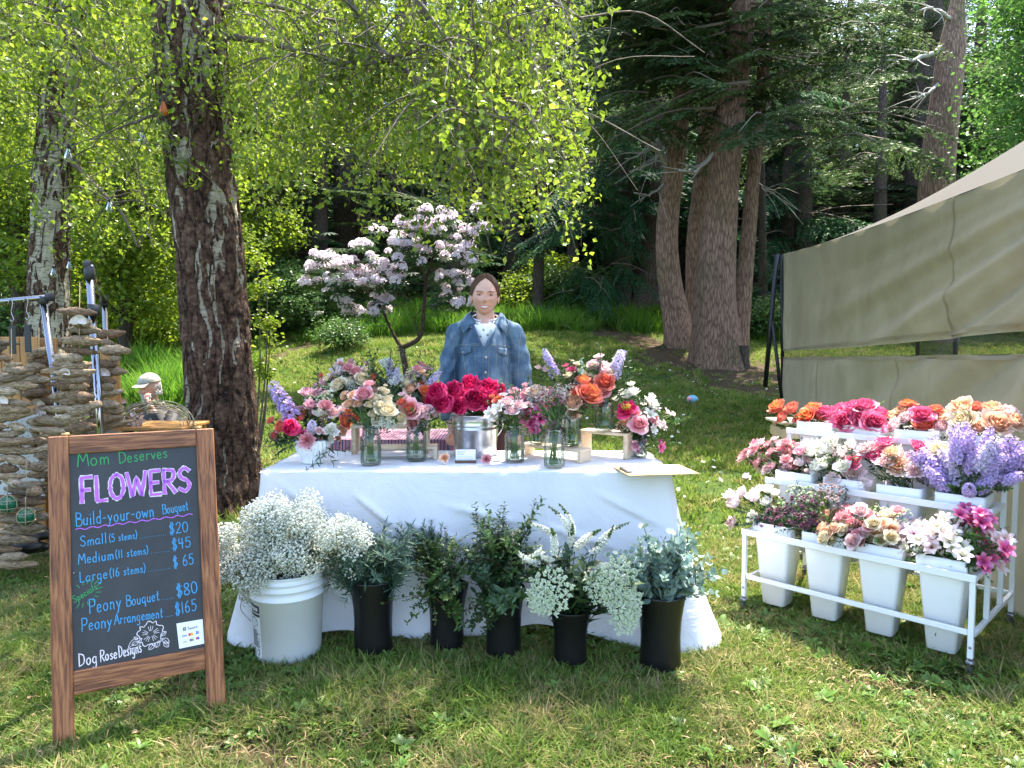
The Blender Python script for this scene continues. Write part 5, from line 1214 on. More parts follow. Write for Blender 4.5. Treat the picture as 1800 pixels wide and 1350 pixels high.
# back left arrangement (on the taller riser)
p0 = V3(P(625, 740, 3.57).x, 3.57, ZR + 0.146)
t = thing('glass_jar', 'x', 'jar', p0); bpy.data.objects.remove(t)
jp = jar(628, 0, ZR + 0.146, 'short glass jar on the taller riser at the back left', h=0.11, r=0.042, Y=3.57)
bouquet('wide loose bouquet of cream and coral blooms at the back left', p0 + V3(0, 0, .11), p0 + V3(0, 0, .012), rows(3.57, [
    ('rose_cream', 596, 677, 30, -.05), ('rose_cream', 615, 672, 28, 0), ('rose_cream', 637, 668, 32, -.03), ('rose_peach', 655, 682, 28, 0), ('lisi_blush', 593, 654, 28, 0), ('carn_pink', 612, 645, 20, 0), ('carn_pink', 626, 652, 22, 0), ('carn_peach', 604, 643, 18, .05), ('rose_coral', 640, 660, 18, .05),
    ('rose_coral', 580, 664, 20, .05), ('lisi_mauve', 570, 672, 20, 0), ('lisi_mauve', 647, 648, 16, .1), ('carn_peach', 618, 640, 16, .05), ('lisi_blush', 608, 660, 20, .05)]),
    spr(3.57, [(S_ruscus, 'leaf_sprig', 545, 655, .9), (S_ruscus, 'leaf_sprig', 535, 668, .9), (S_lance, 'leaf_sprig', 560, 665, .9), (S_ruscus, 'leaf_sprig', 565, 645, .9), (S_bb, 'filler_spray', 560, 680, .7), (S_bb, 'filler_spray', 615, 665, .5, -.05), (S_lance, 'leaf_sprig', 640, 695, 1), (S_lance, 'leaf_sprig', 610, 700, 1),
              (S_lance, 'leaf_sprig', 585, 690, 1), (S_lance, 'leaf_sprig', 585, 700, 1.1, .05), (S_lance, 'leaf_sprig', 650, 710, 1, .05), (S_mid, 'leaf_sprig', 660, 655, .8), (S_mid, 'leaf_sprig', 600, 645, .7, .05), (S_lance, 'leaf_sprig', 575, 655, .8), (S_mid, 'leaf_sprig', 630, 645, .7, .1)]), neck_r=.03)
# second back-left one: lilac and greenery
jp = jar(678, 0, ZR + 0.146, 'glass jar on the taller riser behind the cream rose jar', h=0.12, r=0.04, Y=3.56)
bouquet('airy bouquet of lilac stock and dark greenery behind the cream roses', jp + V3(0, 0, .12), jp + V3(0, 0, .012), rows(3.56, [
    ('stock_pale', 686, 648, 34, .03), ('stock_pale', 697, 660, 28, .0), ('lisi_white', 672, 637, 14, .05), ('lisi_white', 707, 668, 14, 0), ('rose_coral', 657, 663, 16, .0)]),
    spr(3.56, [(S_rose, 'leaf_sprig', 665, 640, .9), (S_small, 'leaf_sprig', 650, 645, .8), (S_small, 'leaf_sprig', 690, 635, .8), (S_small, 'leaf_sprig', 710, 640, .8), (S_rose, 'leaf_sprig', 680, 628, .8), (S_bb, 'filler_spray', 675, 625, .5, .05), (S_small, 'leaf_sprig', 640, 640, .7, .05), (S_euc, 'leaf_sprig', 680, 670, .8), (S_lance, 'leaf_sprig', 665, 690, .9), (S_euc, 'leaf_sprig', 700, 680, .8),
              (S_bb, 'filler_spray', 700, 650, .5), (S_bb, 'filler_spray', 690, 660, .4, -.03), (S_lance, 'leaf_sprig', 700, 695, .9), (S_rose, 'leaf_sprig', 640, 650, .7)]), neck_r=.03)
# third back-left: dusty pink beside the peonies
jp = jar(735, 0, ZR + 0.146, 'glass jar of the dusty pink bouquet left of the metal bucket', h=0.11, r=0.038, Y=3.56)
bouquet('dusty pink and orange bouquet just left of the peonies', jp + V3(0, 0, .11), jp + V3(0, 0, .012), rows(3.56, [
    ('carn_pink', 733, 647, 16, .02), ('carn_peach', 740, 653, 14, .0), ('rose_orange', 748, 688, 24, -.04), ('rose_peach', 722, 683, 26, -.02), ('rose_cream', 716, 672, 24, 0), ('astr_dusty', 735, 668, 26, 0), ('astr_dusty', 745, 678, 22, 0), ('astr_dusty', 725, 662, 20, 0), ('stock_pale', 760, 672, 34, 0), ('stock_pale', 764, 664, 30, .03),
    ('lisi_mauve', 748, 650, 12, .05), ('astr_wine', 750, 655, 14, .03), ('rose_orange', 756, 696, 18, 0), ('rose_peach', 733, 695, 20, 0)]),
    spr(3.56, [(S_small, 'leaf_sprig', 720, 650, .8), (S_lance, 'leaf_sprig', 725, 700, .9), (S_rose, 'leaf_sprig', 765, 650, .6), (S_small, 'leaf_sprig', 745, 665, .8), (S_rose, 'leaf_sprig', 730, 690, .7, -.04), (S_lance, 'leaf_sprig', 750, 705, .8), (S_small, 'leaf_sprig', 705, 665, .7)]), neck_r=.03)
# cream rose jar
jp = jar(649, 820, ZR, 'clear mason jar holding cream roses near the front edge, left half')
bouquet('cream spray roses with one coral rose, baby breath at their side', jp + V3(0, 0, .17), jp + V3(0, 0, .012), rows(jp.y, [
    ('rose_pink', 640, 694, 32, -.02), ('rose_cream', 678, 722, 38, -.04), ('rose_cream', 660, 700, 20, -.02), ('rose_cream', 667, 712, 18, -.05), ('rose_cream', 680, 703, 20, 0), ('rose_cream', 650, 712, 18, -.03), ('rose_cream', 656, 728, 18, -.02), ('rose_peach', 622, 695, 22, 0), ('rose_peach', 613, 710, 22, 0), ('rose_peach', 630, 710, 18, -.02),
    ('rose_cream', 661, 740, 20, -.02), ('rose_cream', 678, 690, 16, .02), ('rose_cream', 672, 685, 14, .02)]),
    spr(jp.y, [(S_bb, 'filler_spray', 690, 740, .45, -.03), (S_bb, 'filler_spray', 672, 742, .45, -.04), (S_bb, 'filler_spray', 698, 718, .55), (S_rose, 'leaf_sprig', 653, 680, .6, .03), (S_lance, 'leaf_sprig', 655, 745, .5), (S_mid, 'leaf_sprig', 605, 722, .4), (S_bb, 'filler_spray', 700, 745, .4)]))
# pink rose jar
jp = jar(730, 813, ZR, 'clear mason jar holding pink garden roses left of the metal bucket')
bouquet('pink garden roses with a pale bud above in the jar left of the bucket', jp + V3(0, 0, .17), jp + V3(0, 0, .012), rows(jp.y, [
    ('rose_pink', 719, 722, 38, -.04), ('rose_coral', 719, 718, 24, -.06), ('lisi_pink', 717, 703, 20, 0), ('rose_pale', 742, 722, 22, 0), ('rose_pale', 752, 720, 20, .02), ('rose_pale', 735, 732, 18, -.02), ('rose_pale', 737, 714, 16, .02), ('rose_pale', 748, 732, 16, 0)]),
    spr(jp.y, [(S_lance, 'leaf_sprig', 722, 742, .4), (S_lance, 'leaf_sprig', 738, 742, .4), (S_bb, 'filler_spray', 703, 710, .5, .02), (S_bb, 'filler_spray', 700, 728, .45, .02), (S_small, 'leaf_sprig', 730, 700, .5, .03)]))
# metal bucket with peonies
t = thing('metal_bucket', 'galvanised bucket full of magenta peonies at the back of the table', 'bucket', V3(P(836, 790, 3.50).x, 3.50, ZR)); mbp = t.location.copy()
m, nt, p, out = nodes('galvanised'); v = texco(nt, 'Object', (1, 1, 1)); vo = N(nt, 'ShaderNodeTexVoronoi'); nt.links.new(v, vo.inputs[0]); vo.inputs['Scale'].default_value = 45
r = ramp(nt, [(0, (0.50, 0.51, 0.52)), (1, (0.70, 0.71, 0.72))]); nt.links.new(vo.outputs['Color'], r.inputs[0]); nt.links.new(r.outputs[0], p.inputs['Base Color']); p.inputs['Metallic'].default_value = 1; p.inputs['Roughness'].default_value = 0.28; galv = m
MB().addg(lathe([(0, .006), (.097, .006), (.100, .0), (.102, .004), (.106, .06), (.112, .130), (.1155, .134), (.1155, .140), (.1125, .144), (.1125, .150), (.1155, .153), (.1155, .159), (.1135, .163), (.119, .20), (.123, .202), (.123, .207), (.118, .208), (.116, .2), (.1, .02), (0, .012)], 56)).build('bucket_body', galv, t)
MB().addg(tube(catmull([(-.122, 0, .19), (-.128, 0, .15), (-.10, -.075, .085), (0, -.122, .05), (.10, -.075, .085), (.128, 0, .15), (.122, 0, .19)], 6) if False else catmull([(-.122, 0.0, .19), (-.135, 0.03, .14), (-.09, .10, .07), (0, .135, .05), (.09, .10, .07), (.135, .03, .14), (.122, 0, .19)], 6), 0.0025, 6)).build('handle', galv, t)
bouquet('big magenta peonies crowded in the galvanised bucket', mbp + V3(0, 0, .2), mbp + V3(0, 0, .012), rows(3.48, [
    ('peony', 778, 696, 44, -.07), ('peony', 787, 714, 44, -.10), ('peony', 806, 694, 42, -.04), ('peony', 828, 688, 44, -.02), ('peony', 833, 710, 46, -.09), ('peony', 856, 693, 44, -.02), ('peony', 868, 712, 34, -.05), ('peony', 812, 717, 36, -.10), ('peony', 766, 708, 30, -.03), ('peony', 850, 715, 34, -.08), ('peony', 876, 690, 26, .03)]),
    spr(3.48, [(S_var, 'leaf_sprig', 862, 690, .9, -.08), (S_var, 'leaf_sprig', 855, 705, .9, -.12), (S_var, 'leaf_sprig', 850, 718, .7, -.12), (S_var, 'leaf_sprig', 872, 700, .8, -.08), (S_var, 'leaf_sprig', 866, 712, .8, -.12), (S_rose, 'leaf_sprig', 887, 672, .7), (S_rose, 'leaf_sprig', 895, 685, .7)]), neck_r=.09, foot_r=.05, cat='bouquet')
# pink carnation jar
jp = jar(905, 815, ZR, 'clear mason jar with pink carnations right of the metal bucket')
bouquet('pale pink carnations and white hellebore in the jar right of the bucket', jp + V3(0, 0, .17), jp + V3(0, 0, .012), rows(jp.y, [
    ('carn_pale', 890, 706, 22, -.02), ('carn_pale', 900, 722, 24, -.04), ('carn_pale', 912, 711, 22, -.02), ('carn_pale', 903, 708, 18, 0), ('rose_orange', 877, 705, 20, .02), ('alst_white', 876, 720, 22, -.03), ('alst_white', 871, 732, 22, -.02), ('alst_white', 862, 727, 20, 0), ('carn_pink', 897, 700, 16, .03), ('alst_white', 882, 712, 18, 0)]),
    spr(jp.y, [(S_lance, 'leaf_sprig', 885, 738, .45), (S_lance, 'leaf_sprig', 908, 740, .4), (S_rose, 'leaf_sprig', 915, 690, .6), (S_rose, 'leaf_sprig', 900, 680, .6, .04), (S_var, 'leaf_sprig', 865, 735, .4)]))
# small jar on riser behind
jp = jar(945, 0, ZR + .063, 'shorter mason jar on the low riser with violet pink lilies', h=0.12, r=0.037, Y=3.42)
bouquet('violet pink lilies with an orange rose in the short jar on the riser', jp + V3(0, 0, .12), jp + V3(0, 0, .012), rows(3.42, [
    ('alst_mag', 926, 735, 22, -.04), ('alst_mag', 935, 745, 20, -.03), ('alst_mag', 950, 736, 22, -.04), ('alst_mag', 942, 728, 20, -.05), ('alst_mag', 950, 722, 20, -.05), ('rose_orange', 955, 713, 30, 0), ('rose_orange', 940, 716, 26, 0), ('alst_mag', 932, 726, 18, 0), ('alst_mag', 940, 752, 18, -.03), ('rose_peach', 943, 690, 38, 0), ('lisi_mauve', 917, 702, 28, .02), ('lisi_mauve', 925, 690, 20, .04)]),
    spr(3.42, [(S_lance, 'leaf_sprig', 940, 740, .5), (S_lance, 'leaf_sprig', 955, 740, .5), (S_bb, 'filler_spray', 945, 672, .8), (S_bb, 'filler_spray', 930, 678, .7), (S_bb, 'filler_spray', 960, 680, .7), (S_lance, 'leaf_sprig', 935, 712, .5, .05), (S_small, 'leaf_sprig', 950, 660, .7, .05)]))
# front astrantia jar
jp = jar(975, 825, ZR, 'clear mason jar at the very front edge with thin dark stems', water=0.35)
bouquet('dark astrantia on long thin stems in the frontmost jar', jp + V3(0, 0, .17), jp + V3(0, 0, .012), rows(jp.y, [
    ('astr_wine', 958, 700, 22, 0), ('astr_wine', 978, 706, 22, 0), ('astr_wine', 988, 700, 18, .02), ('astr_wine', 968, 712, 16, -.02), ('astr_wine', 973, 746, 14, -.03), ('astr_wine', 965, 755, 12, -.03), ('astr_wine', 950, 705, 16, .02), ('astr_dusty', 983, 690, 18, .03)]),
    spr(jp.y, [(S_rose, 'leaf_sprig', 985, 715, .5), (S_rose, 'leaf_sprig', 990, 728, .5), (S_rose, 'leaf_sprig', 967, 725, .4)]))
# peach rose jar on riser
jp = jar(1008, 0, ZR + .063, 'tall mason jar on the low riser in the middle of the right group', Y=3.385)
bouquet('large bouquet of peach and coral roses over wine coloured astrantia', jp + V3(0, 0, .17), jp + V3(0, 0, .012), rows(3.385, [
    ('rose_orange', 1035, 693, 42, -.05), ('rose_coral', 1030, 690, 26, -.07), ('rose_peach', 1005, 706, 34, -.04), ('rose_cream', 1003, 696, 24, -.02), ('astr_wine', 1020, 712, 22, -.03), ('astr_wine', 1035, 712, 22, 0), ('astr_wine', 995, 690, 18, 0), ('astr_wine', 1013, 672, 18, 0), ('rose_pale', 988, 688, 22, 0), ('carn_hot', 1005, 649, 18, .06),
    ('stock_lav', 967, 640, 46, .05), ('stock_pale', 962, 628, 30, .05), ('lisi_pink', 960, 650, 18, .05), ('rose_cream', 1022, 655, 20, .05), ('rose_cream', 1015, 640, 14, .06), ('carn_pale', 1000, 700, 16, -.03), ('astr_wine', 1045, 685, 16, .02), ('rose_cream', 998, 660, 16, .03), ('astr_wine', 985, 705, 18, -.02)]),
    spr(3.385, [(S_bb, 'filler_spray', 1000, 670, .8, 0), (S_bb, 'filler_spray', 980, 672, .8, .02), (S_bb, 'filler_spray', 1020, 668, .6), (S_bb, 'filler_spray', 985, 685, .6), (S_var, 'leaf_sprig', 990, 635, .9, .05), (S_var, 'leaf_sprig', 1000, 630, .8, .05), (S_euc, 'leaf_sprig', 1035, 655, .7), (S_lance, 'leaf_sprig', 1012, 725, .6), (S_lance, 'leaf_sprig', 1030, 725, .5), (S_lance, 'leaf_sprig', 1000, 722, .5), (S_small, 'leaf_sprig', 975, 655, .6), (S_var, 'leaf_sprig', 1020, 640, .7), (S_lance, 'leaf_sprig', 1035, 735, .4, -.03), (S_small, 'leaf_sprig', 1000, 655, .7)]))
# tall riser jar
jp = jar(1068, 0, ZR + .126, 'mason jar standing high on the taller riser at the right', Y=3.45)
bouquet('coral garden rose under pale lilac stock in the highest jar', jp + V3(0, 0, .17), jp + V3(0, 0, .012), rows(3.45, [
    ('rose_coral', 1063, 672, 36, -.05), ('rose_pink', 1060, 686, 32, -.03), ('rose_pale', 1066, 652, 34, 0), ('rose_pale', 1047, 641, 24, .02), ('lisi_blush', 1060, 645, 24, .03), ('stock_pale', 1085, 640, 46, 0), ('stock_lav', 1090, 634, 36, .03), ('rose_cream', 1073, 655, 20, -.02)]),
    spr(3.45, [(S_ruscus, 'leaf_sprig', 1115, 655, .9), (S_ruscus, 'leaf_sprig', 1120, 675, .9), (S_ruscus, 'leaf_sprig', 1125, 640, .8), (S_ruscus, 'leaf_sprig', 1108, 690, .9), (S_rose, 'leaf_sprig', 1058, 615, .7), (S_rose, 'leaf_sprig', 1098, 625, .6), (S_ruscus, 'leaf_sprig', 1095, 670, .9), (S_lance, 'leaf_sprig', 1060, 700, .5), (S_lance, 'leaf_sprig', 1080, 695, .5), (S_ruscus, 'leaf_sprig', 1130, 690, .8), (S_small, 'leaf_sprig', 1040, 655, .6)]))
# right end glass vase with red open peony
jp = jar(1127, 806, ZR, 'straight clear glass vase at the right end behind the clipboard', h=0.13, r=0.036, square=True)
bouquet('drooping bouquet with a crimson peony and pink ranunculus at the right end', jp + V3(0, 0, .13), jp + V3(0, 0, .012), rows(jp.y, [
    ('peony_open', 1102, 718, 40, -.02), ('rose_pink', 1123, 746, 32, -.07), ('lisi_white', 1147, 712, 24, 0), ('lisi_white', 1112, 690, 24, .04), ('lisi_white', 1100, 695, 24, .04), ('alst_white', 1142, 730, 20, -.03), ('alst_white', 1150, 720, 18, 0), ('alst_mag', 1160, 785, 18, -.03), ('carn_pink', 1153, 733, 12, 0), ('rose_peach', 1095, 747, 24, 0), ('lisi_mauve', 1118, 782, 18, -.06),
    ('alst_pale', 1172, 725, 14, .02), ('alst_pale', 1155, 745, 16, 0), ('alst_pale', 1165, 750, 14, 0), ('astr_lime', 1100, 757, 12, -.04), ('alst_white', 1147, 755, 16, -.03), ('alst_pale', 1140, 705, 16, .02)]),
    spr(jp.y, [(S_ruscus, 'leaf_sprig', 1095, 768, .7, -.04), (S_ruscus, 'leaf_sprig', 1150, 775, .8, -.04), (S_lance, 'leaf_sprig', 1155, 765, .7), (S_lance, 'leaf_sprig', 1105, 765, .6, -.04), (S_ruscus, 'leaf_sprig', 1120, 700, .8), (S_ruscus, 'leaf_sprig', 1130, 690, .8), (S_lance, 'leaf_sprig', 1145, 790, .7, -.04), (S_ruscus, 'leaf_sprig', 1165, 755, .7), (S_ruscus, 'leaf_sprig', 1110, 800, .6, -.05), (S_ruscus, 'leaf_sprig', 1085, 780, .7, .03), (S_lance, 'leaf_sprig', 1125, 765, .6), (S_lance, 'leaf_sprig', 1140, 745, .6), (S_lance, 'leaf_sprig', 1130, 720, .6, .02)]), neck_r=.03)
# loose blooms, cards, clipboard
for (u, v, k, lb) in [(781, 806, 'carn_peach0', 'single coral carnation head lying left of the white card'), (855, 808, 'carn_pink0', 'single pink carnation head lying right of the white card')]:
    q = onz(u, v + 11, ZR); o = place('carnation_bloom', K[k][0].copy(), None, T(q.x, q.y + .02, ZR + 0.028) @ RX(R(75)) @ SC(.95)); tag(o, lb, 'flower')
q = onz(818, 815, ZR); t = thing('card_stand', 'small white care card in a dark wooden holder on the cloth', 'card', (q.x, q.y + .02, ZR), 0.05)
MB().addg(chbox(0, 0, .006, .098, .022, .012, .002)).build('holder', plain('dark_wood', (0.09, 0.045, 0.03), 0.5), t, None, False)
MB().addg(chbox(0, .004, .036, .092, .0012, .052, .0003), 0, RX(0)).build('card', plain('card_white', (0.8, 0.8, 0.8), 0.6, var=.03), t, None, False)
# ------------------------------------------------------------------ hand lettering: strokes in tenths of the cap height
GL = {
 'A': (8, "0,0 4,10 8,0;2,4 6,4"), 'B': (7, "1,0 1,10;~1,10 6,9 6,6 1,5.5;~1,5.5 7,4.5 6.5,.5 1,0"), 'D': (8, "1,0 1,10;~1,10 6,8.5 7.5,5 6,1.5 1,0"), 'E': (6, "6,0 1,0 1,10 6,10;1,5 5,5"), 'F': (6, "1,0 1,10 6,10;1,5 5,5"),
 'L': (6, "1,10 1,0 6,0"), 'O': (8, "~4,10 1.5,8.5 .5,5 1.5,1.5 4,0 6.5,1.5 7.5,5 6.5,8.5 4,10"), 'P': (7, "1,0 1,10;~1,10 6,9.5 6.8,7 5.5,5 1,4.6"), 'R': (7, "1,0 1,10;~1,10 6,9.3 6.5,7 5,5.3 1,5;2.5,5 7,0"),
 'S': (7, "~6.5,8.7 4,10 1.3,8.3 2,6 5.5,4.3 6.4,2 4,0 .8,1.4"), 'W': (10, "0,10 2.5,0 5,8 7.5,0 10,10"), 'M': (9, "0,0 1.2,10 4.5,3.5 7.7,10 8.8,0"), 'V': (7, "0,10 3.5,0 7,10"), 'I': (3, "1.5,0 1.5,10"), 'N': (8, "1,0 1,10 7,0 7,10"), 'T': (7, "0,10 7,10;3.5,10 3.5,0"), 'C': (8, "~7,8.5 4,10 1,7.5 .7,4 2.5,.5 5,0 7,1.5"), 'G': (8, "~7,8.5 4,10 1,7.5 .7,4 2.5,.5 5,0 7,1.5 7,4.5 4.5,4.5"), 'U': (8, "~1,10 1,3 2.5,.3 5.5,.3 7,3 7,10"), 'H': (8, "1,0 1,10;7,0 7,10;1,5 7,5"), 'Y': (7, "0,10 3.5,5 7,10;3.5,5 3.5,0"), 'K': (7, "1,0 1,10;6.5,10 1,4.5 7,0"),
 'a': (6, "~5,4.5 3,5.4 .8,4 .6,1.5 2.3,0 4.6,1.5 5,4.8;~5,5 4.9,1.5 5.8,0"), 'b': (6, "1,10 1,0;~1,3.5 3,5.2 5.2,3.5 4.6,.8 2.6,0 1,.8"), 'c': (5, "~4.6,4.5 2.8,5.3 .8,3.5 1,1 2.8,0 4.7,.9"), 'd': (6, "5,10 5,0;~5,3.5 3,5.2 .8,3.5 1.2,.8 3.2,0 5,1.2"),
 'e': (5.5, "~.8,2.8 4.8,3.2 3.8,5 2,5.2 .7,3.2 1.2,.8 3,0 4.9,1"), 'f': (4, "~4,9 2.6,10 1.6,8.5 1.6,0;.2,5.3 3.6,5.3"), 'g': (6, "~5,4.5 3,5.4 .8,4 .8,1.5 2.5,.4 4.6,1.5 5,5;~5,5 5,-1.5 3.5,-3.6 1,-2.8"), 'h': (6, "1,10 1,0;~1,3.5 3,5.2 4.8,4 5,0"), 'i': (2.4, "1.2,5 1.2,0;1.2,7.4 1.3,7.1"),
 'l': (2.6, "1.2,10 1.2,0"), 'm': (8.5, "1,5 1,0;~1,3.4 2.6,5.2 4,4 4.1,0;~4.1,3.4 5.8,5.2 7.4,4 7.6,0"), 'n': (6, "1,5.2 1,0;~1,3.4 3,5.2 4.7,4 5,0"), 'o': (6, "~3,5.3 1,4 .7,2 2,.2 4,.2 5.3,2.2 4.7,4.6 3,5.3"), 'p': (6, "1,5.2 1,-3.6;~1,3.5 3,5.2 5.2,3.5 4.6,.8 2.6,0 1,.8"), 'q': (6, "~5,4.5 3,5.4 .8,4 .8,1.5 2.5,.3 4.6,1.5 5,4.8;5,5 5,-3.6 6,-2.8"),
 'r': (4.4, "1,5.2 1,0;~1,3.2 2.4,5 4.2,4.8"), 's': (5, "~4.4,4.6 2.8,5.4 1.2,4.2 3,2.8 4.4,1.4 2.8,0 .8,.8"), 't': (4.4, "~2,8.5 2,1.2 3,0 4.2,.6;.4,5.6 4,5.8"), 'u': (6, "~1,5.2 1,1.5 2.5,0 4.6,1.3;5,5.2 5,0"), 'v': (5, ".3,5.2 2.5,0 4.7,5.2"), 'w': (7.6, ".3,5.2 2,0 3.8,4.4 5.6,0 7.3,5.2"), 'y': (5.6, ".5,5.2 2.8,.8;~5.2,5.2 2.9,.4 1.8,-2.6 .5,-3.4"),
 '0': (7, "~3.5,10 1.2,8.5 .5,5 1.5,1.2 3.5,0 5.6,1.5 6.5,5 5.6,8.5 3.5,10"), '1': (3.4, "1.7,10 1.7,0"), '2': (7, "~.8,7.8 2.2,9.8 5,9.6 5.8,7 3.5,3.5 .6,0;.6,0 6.4,.2"), '4': (7, "1.2,10 .8,5 6.4,5;5,10 5,0"), '5': (7, "6,10 1.5,10 1.2,5.6;~1.2,5.6 4,6.4 6.2,4 5.2,.8 2.6,0 .6,1.2"), '6': (7, "~5,10 2.2,7.5 .8,3.5 1.8,.4 4.4,0 6,2.2 5,4.8 2.6,5 1,3.4"), '8': (7, "~3.5,5.4 1.2,7.2 2,9.6 5,9.6 5.8,7.2 3.5,5.4 1,3 1.6,.4 5,.2 6.2,2.6 3.5,5.4"),
 '$': (7, "~6.2,8.4 4,9.4 1.4,8 2,6 5.4,4.4 6.2,2.2 4,.6 .8,1.6;3,11.2 2.6,-1.2;4.6,11.2 4.2,-1.2"), '(': (3.4, "~3,11 1,7.5 1,2.5 3,-1.4"), ')': (3.4, "~.4,11 2.4,7.5 2.4,2.5 .4,-1.4"), '-': (4.6, ".6,3.6 4,3.8"), '.': (1.9, ".9,.2 1.1,.3"), ' ': (4, "")}
def letter_strokes(txt):
    x = 0; out = []
    for ch in txt:
        w, s = GL[ch]
        for st in [q for q in s.split(';') if q]:
            sm = st[0] == '~'; pts = np.array([[float(a) for a in p.split(',')] for p in st.lstrip('~').split()]); pts[:, 0] += x
            out.append(catmull(np.column_stack([pts, np.zeros(len(pts))]), 5)[:, :2] if sm and len(pts) > 2 else pts)
        x += w + 1.5
    return out, max(x - 1.5, 1)
def ribbon(m, pts, w, z=0.0, mat=0, rough=0.12, r=np.random.default_rng(1)):
    """flat chalk line in the local xz plane (y = -z offset)"""
    pts = np.asarray(pts, float); seg = np.linalg.norm(np.diff(pts, axis=0), axis=1); L = np.concatenate([[0], np.cumsum(seg)])
    n = max(3, int(L[-1] / (w * 1.2)) + 2) if L[-1] > 0 else 3
    s = np.unique(np.concatenate([np.linspace(0, L[-1], n), L])); P2 = np.column_stack([np.interp(s, L, pts[:, 0]), np.interp(s, L, pts[:, 1])])
    tg = np.gradient(P2, axis=0); tg /= np.linalg.norm(tg, axis=1)[:, None] + 1e-9; nm = np.column_stack([-tg[:, 1], tg[:, 0]])
    ww = w / 2 * (1 + rough * r.normal(0, 1, len(s)))[:, None]; A = P2 + nm * ww; B = P2 - nm * ww
    A[0] -= tg[0] * w * .3; B[0] -= tg[0] * w * .3; A[-1] += tg[-1] * w * .3; B[-1] += tg[-1] * w * .3
    V = np.vstack([A, B]); k = len(s); V3_ = np.column_stack([V[:, 0], np.full(2 * k, -z), V[:, 1]]); i = np.arange(k - 1)
    m.add(V3_, None, np.stack([i, i + k, i + k + 1, i + 1], -1), mat)
def write(m, txt, p0, p1, H, w, z=0.0, mat=0, slope=None, jitter=0.012):
    """letters of cap height H from p0 to p1 (ends of the base line)"""
    st, W = letter_strokes(txt); p0 = np.array(p0); p1 = np.array(p1); d = p1 - p0; L = np.linalg.norm(d); e = d / L; nrm = np.array([-e[1], e[0]]) * 0.6 + np.array([0, 1]) * 0.4; nrm /= np.linalg.norm(nrm)
    r = np.random.default_rng(len(txt) * 7 + int(H * 1e4))
    for s in st:
        s = s + r.normal(0, jitter * 10, 2); ribbon(m, p0 + s[:, :1] / W * L * e + s[:, 1:] / 10 * H * nrm, w, z, mat)
def chalk(name, c): return plain(name, c, 0.95, var=0.22, nsc=400, spec=0.1)
# ------------------------------------------------------------------ the chalkboard sign
F0 = np.array(onz(93, 1322, 0))[:2]; F1 = np.array(onz(397, 1253, 0))[:2]; ex = (F1 - F0); SW = float(np.linalg.norm(ex)); ex /= SW; sang = math.atan2(ex[1], ex[0])
tilt = R(11.5); SH = 1.005
sg = thing('chalkboard_sign', 'wooden framed A frame chalkboard listing flower prices, standing in the left foreground', 'sign', (F0[0], F0[1], gz(*F0)), sang)
FM = RX(-tilt)          # local: x along the face, z up the face, -y towards the reader
stain = None
def stained(name, axis):
    m, nt, p, out = nodes(name); sc = {'z': (22, 22, 1.6), 'x': (1.6, 22, 22)}[axis]; v = texco(nt, 'Object', sc); v1 = texco(nt, 'Object', (1, 1, 1))
    kn = N(nt, 'ShaderNodeTexVoronoi'); nt.links.new(texco(nt, 'Object', (7, 7, 2.6) if axis == 'z' else (2.6, 7, 7)), kn.inputs[0]); kn.inputs['Scale'].default_value = 1.1; kn.inputs['Randomness'].default_value = 1.0
    kr = ramp(nt, [(0.05, (1, 1, 1)), (0.2, (0, 0, 0))]); nt.links.new(kn.outputs['Distance'], kr.inputs[0])
    w = N(nt, 'ShaderNodeTexNoise'); nt.links.new(v, w.inputs['Vector']); w.inputs['Scale'].default_value = 5; w.inputs['Detail'].default_value = 5; w.inputs['Distortion'].default_value = 0.7
    r = ramp(nt, [(0.32, (0.07, 0.020, 0.008)), (0.46, (0.19, 0.062, 0.022)), (0.58, (0.30, 0.115, 0.042)), (0.74, (0.38, 0.16, 0.065))]); nt.links.new(w.outputs['Fac'], r.inputs[0])
    c = mixc(nt, kr.outputs[0], r.outputs[0], (0.075, 0.026, 0.013)); nt.links.new(objvar(nt, c, 0.08), p.inputs['Base Color']); p.inputs['Roughness'].default_value = 0.55; nt.links.new(bump(nt, w.outputs['Fac'], 0.5, 0.004), p.inputs['Normal']); return m
stz, stx = stained('stained_wood_upright', 'z'), stained('stained_wood_rail', 'x')
lw_ = 0.060; th = 0.022
for i, cx in enumerate((lw_ / 2, SW - lw_ / 2)): MB().addg(chbox(0, 0, SH / 2 - .0, lw_, th, SH, .003)).build('stile', stz, sg, FM @ T(cx, 0, 0) , False)
MB().addg(chbox(0, 0, 0, SW - 2 * lw_ + .0, th - .001, .062, .003)).build('top_rail', stx, sg, FM @ T(SW / 2, 0, SH - .031), False)
MB().addg(chbox(0, 0, 0, SW - 2 * lw_, th - .001, .075, .003)).build('bottom_rail', stx, sg, FM @ T(SW / 2, 0, .196), False)
board = MB().addg(chbox(0, 0, 0, SW - 2 * lw_ + .01, .006, SH - .062 - .225, .001)); 
m, nt, p, out = nodes('slate'); n = noisetex(nt, texco(nt, 'Object', (1, 1, 1)), 7, 5, 0.6); r = ramp(nt, [(0.3, (0.022, 0.023, 0.028)), (0.75, (0.040, 0.041, 0.048))]); nt.links.new(n, r.inputs[0]); nt.links.new(r.outputs[0], p.inputs['Base Color']); p.inputs['Roughness'].default_value = 0.55; slate = m
bz0, bz1 = .2325, SH - .062
bo = board.build('board', slate, sg, FM @ T(SW / 2, .002, (bz0 + bz1) / 2), False)
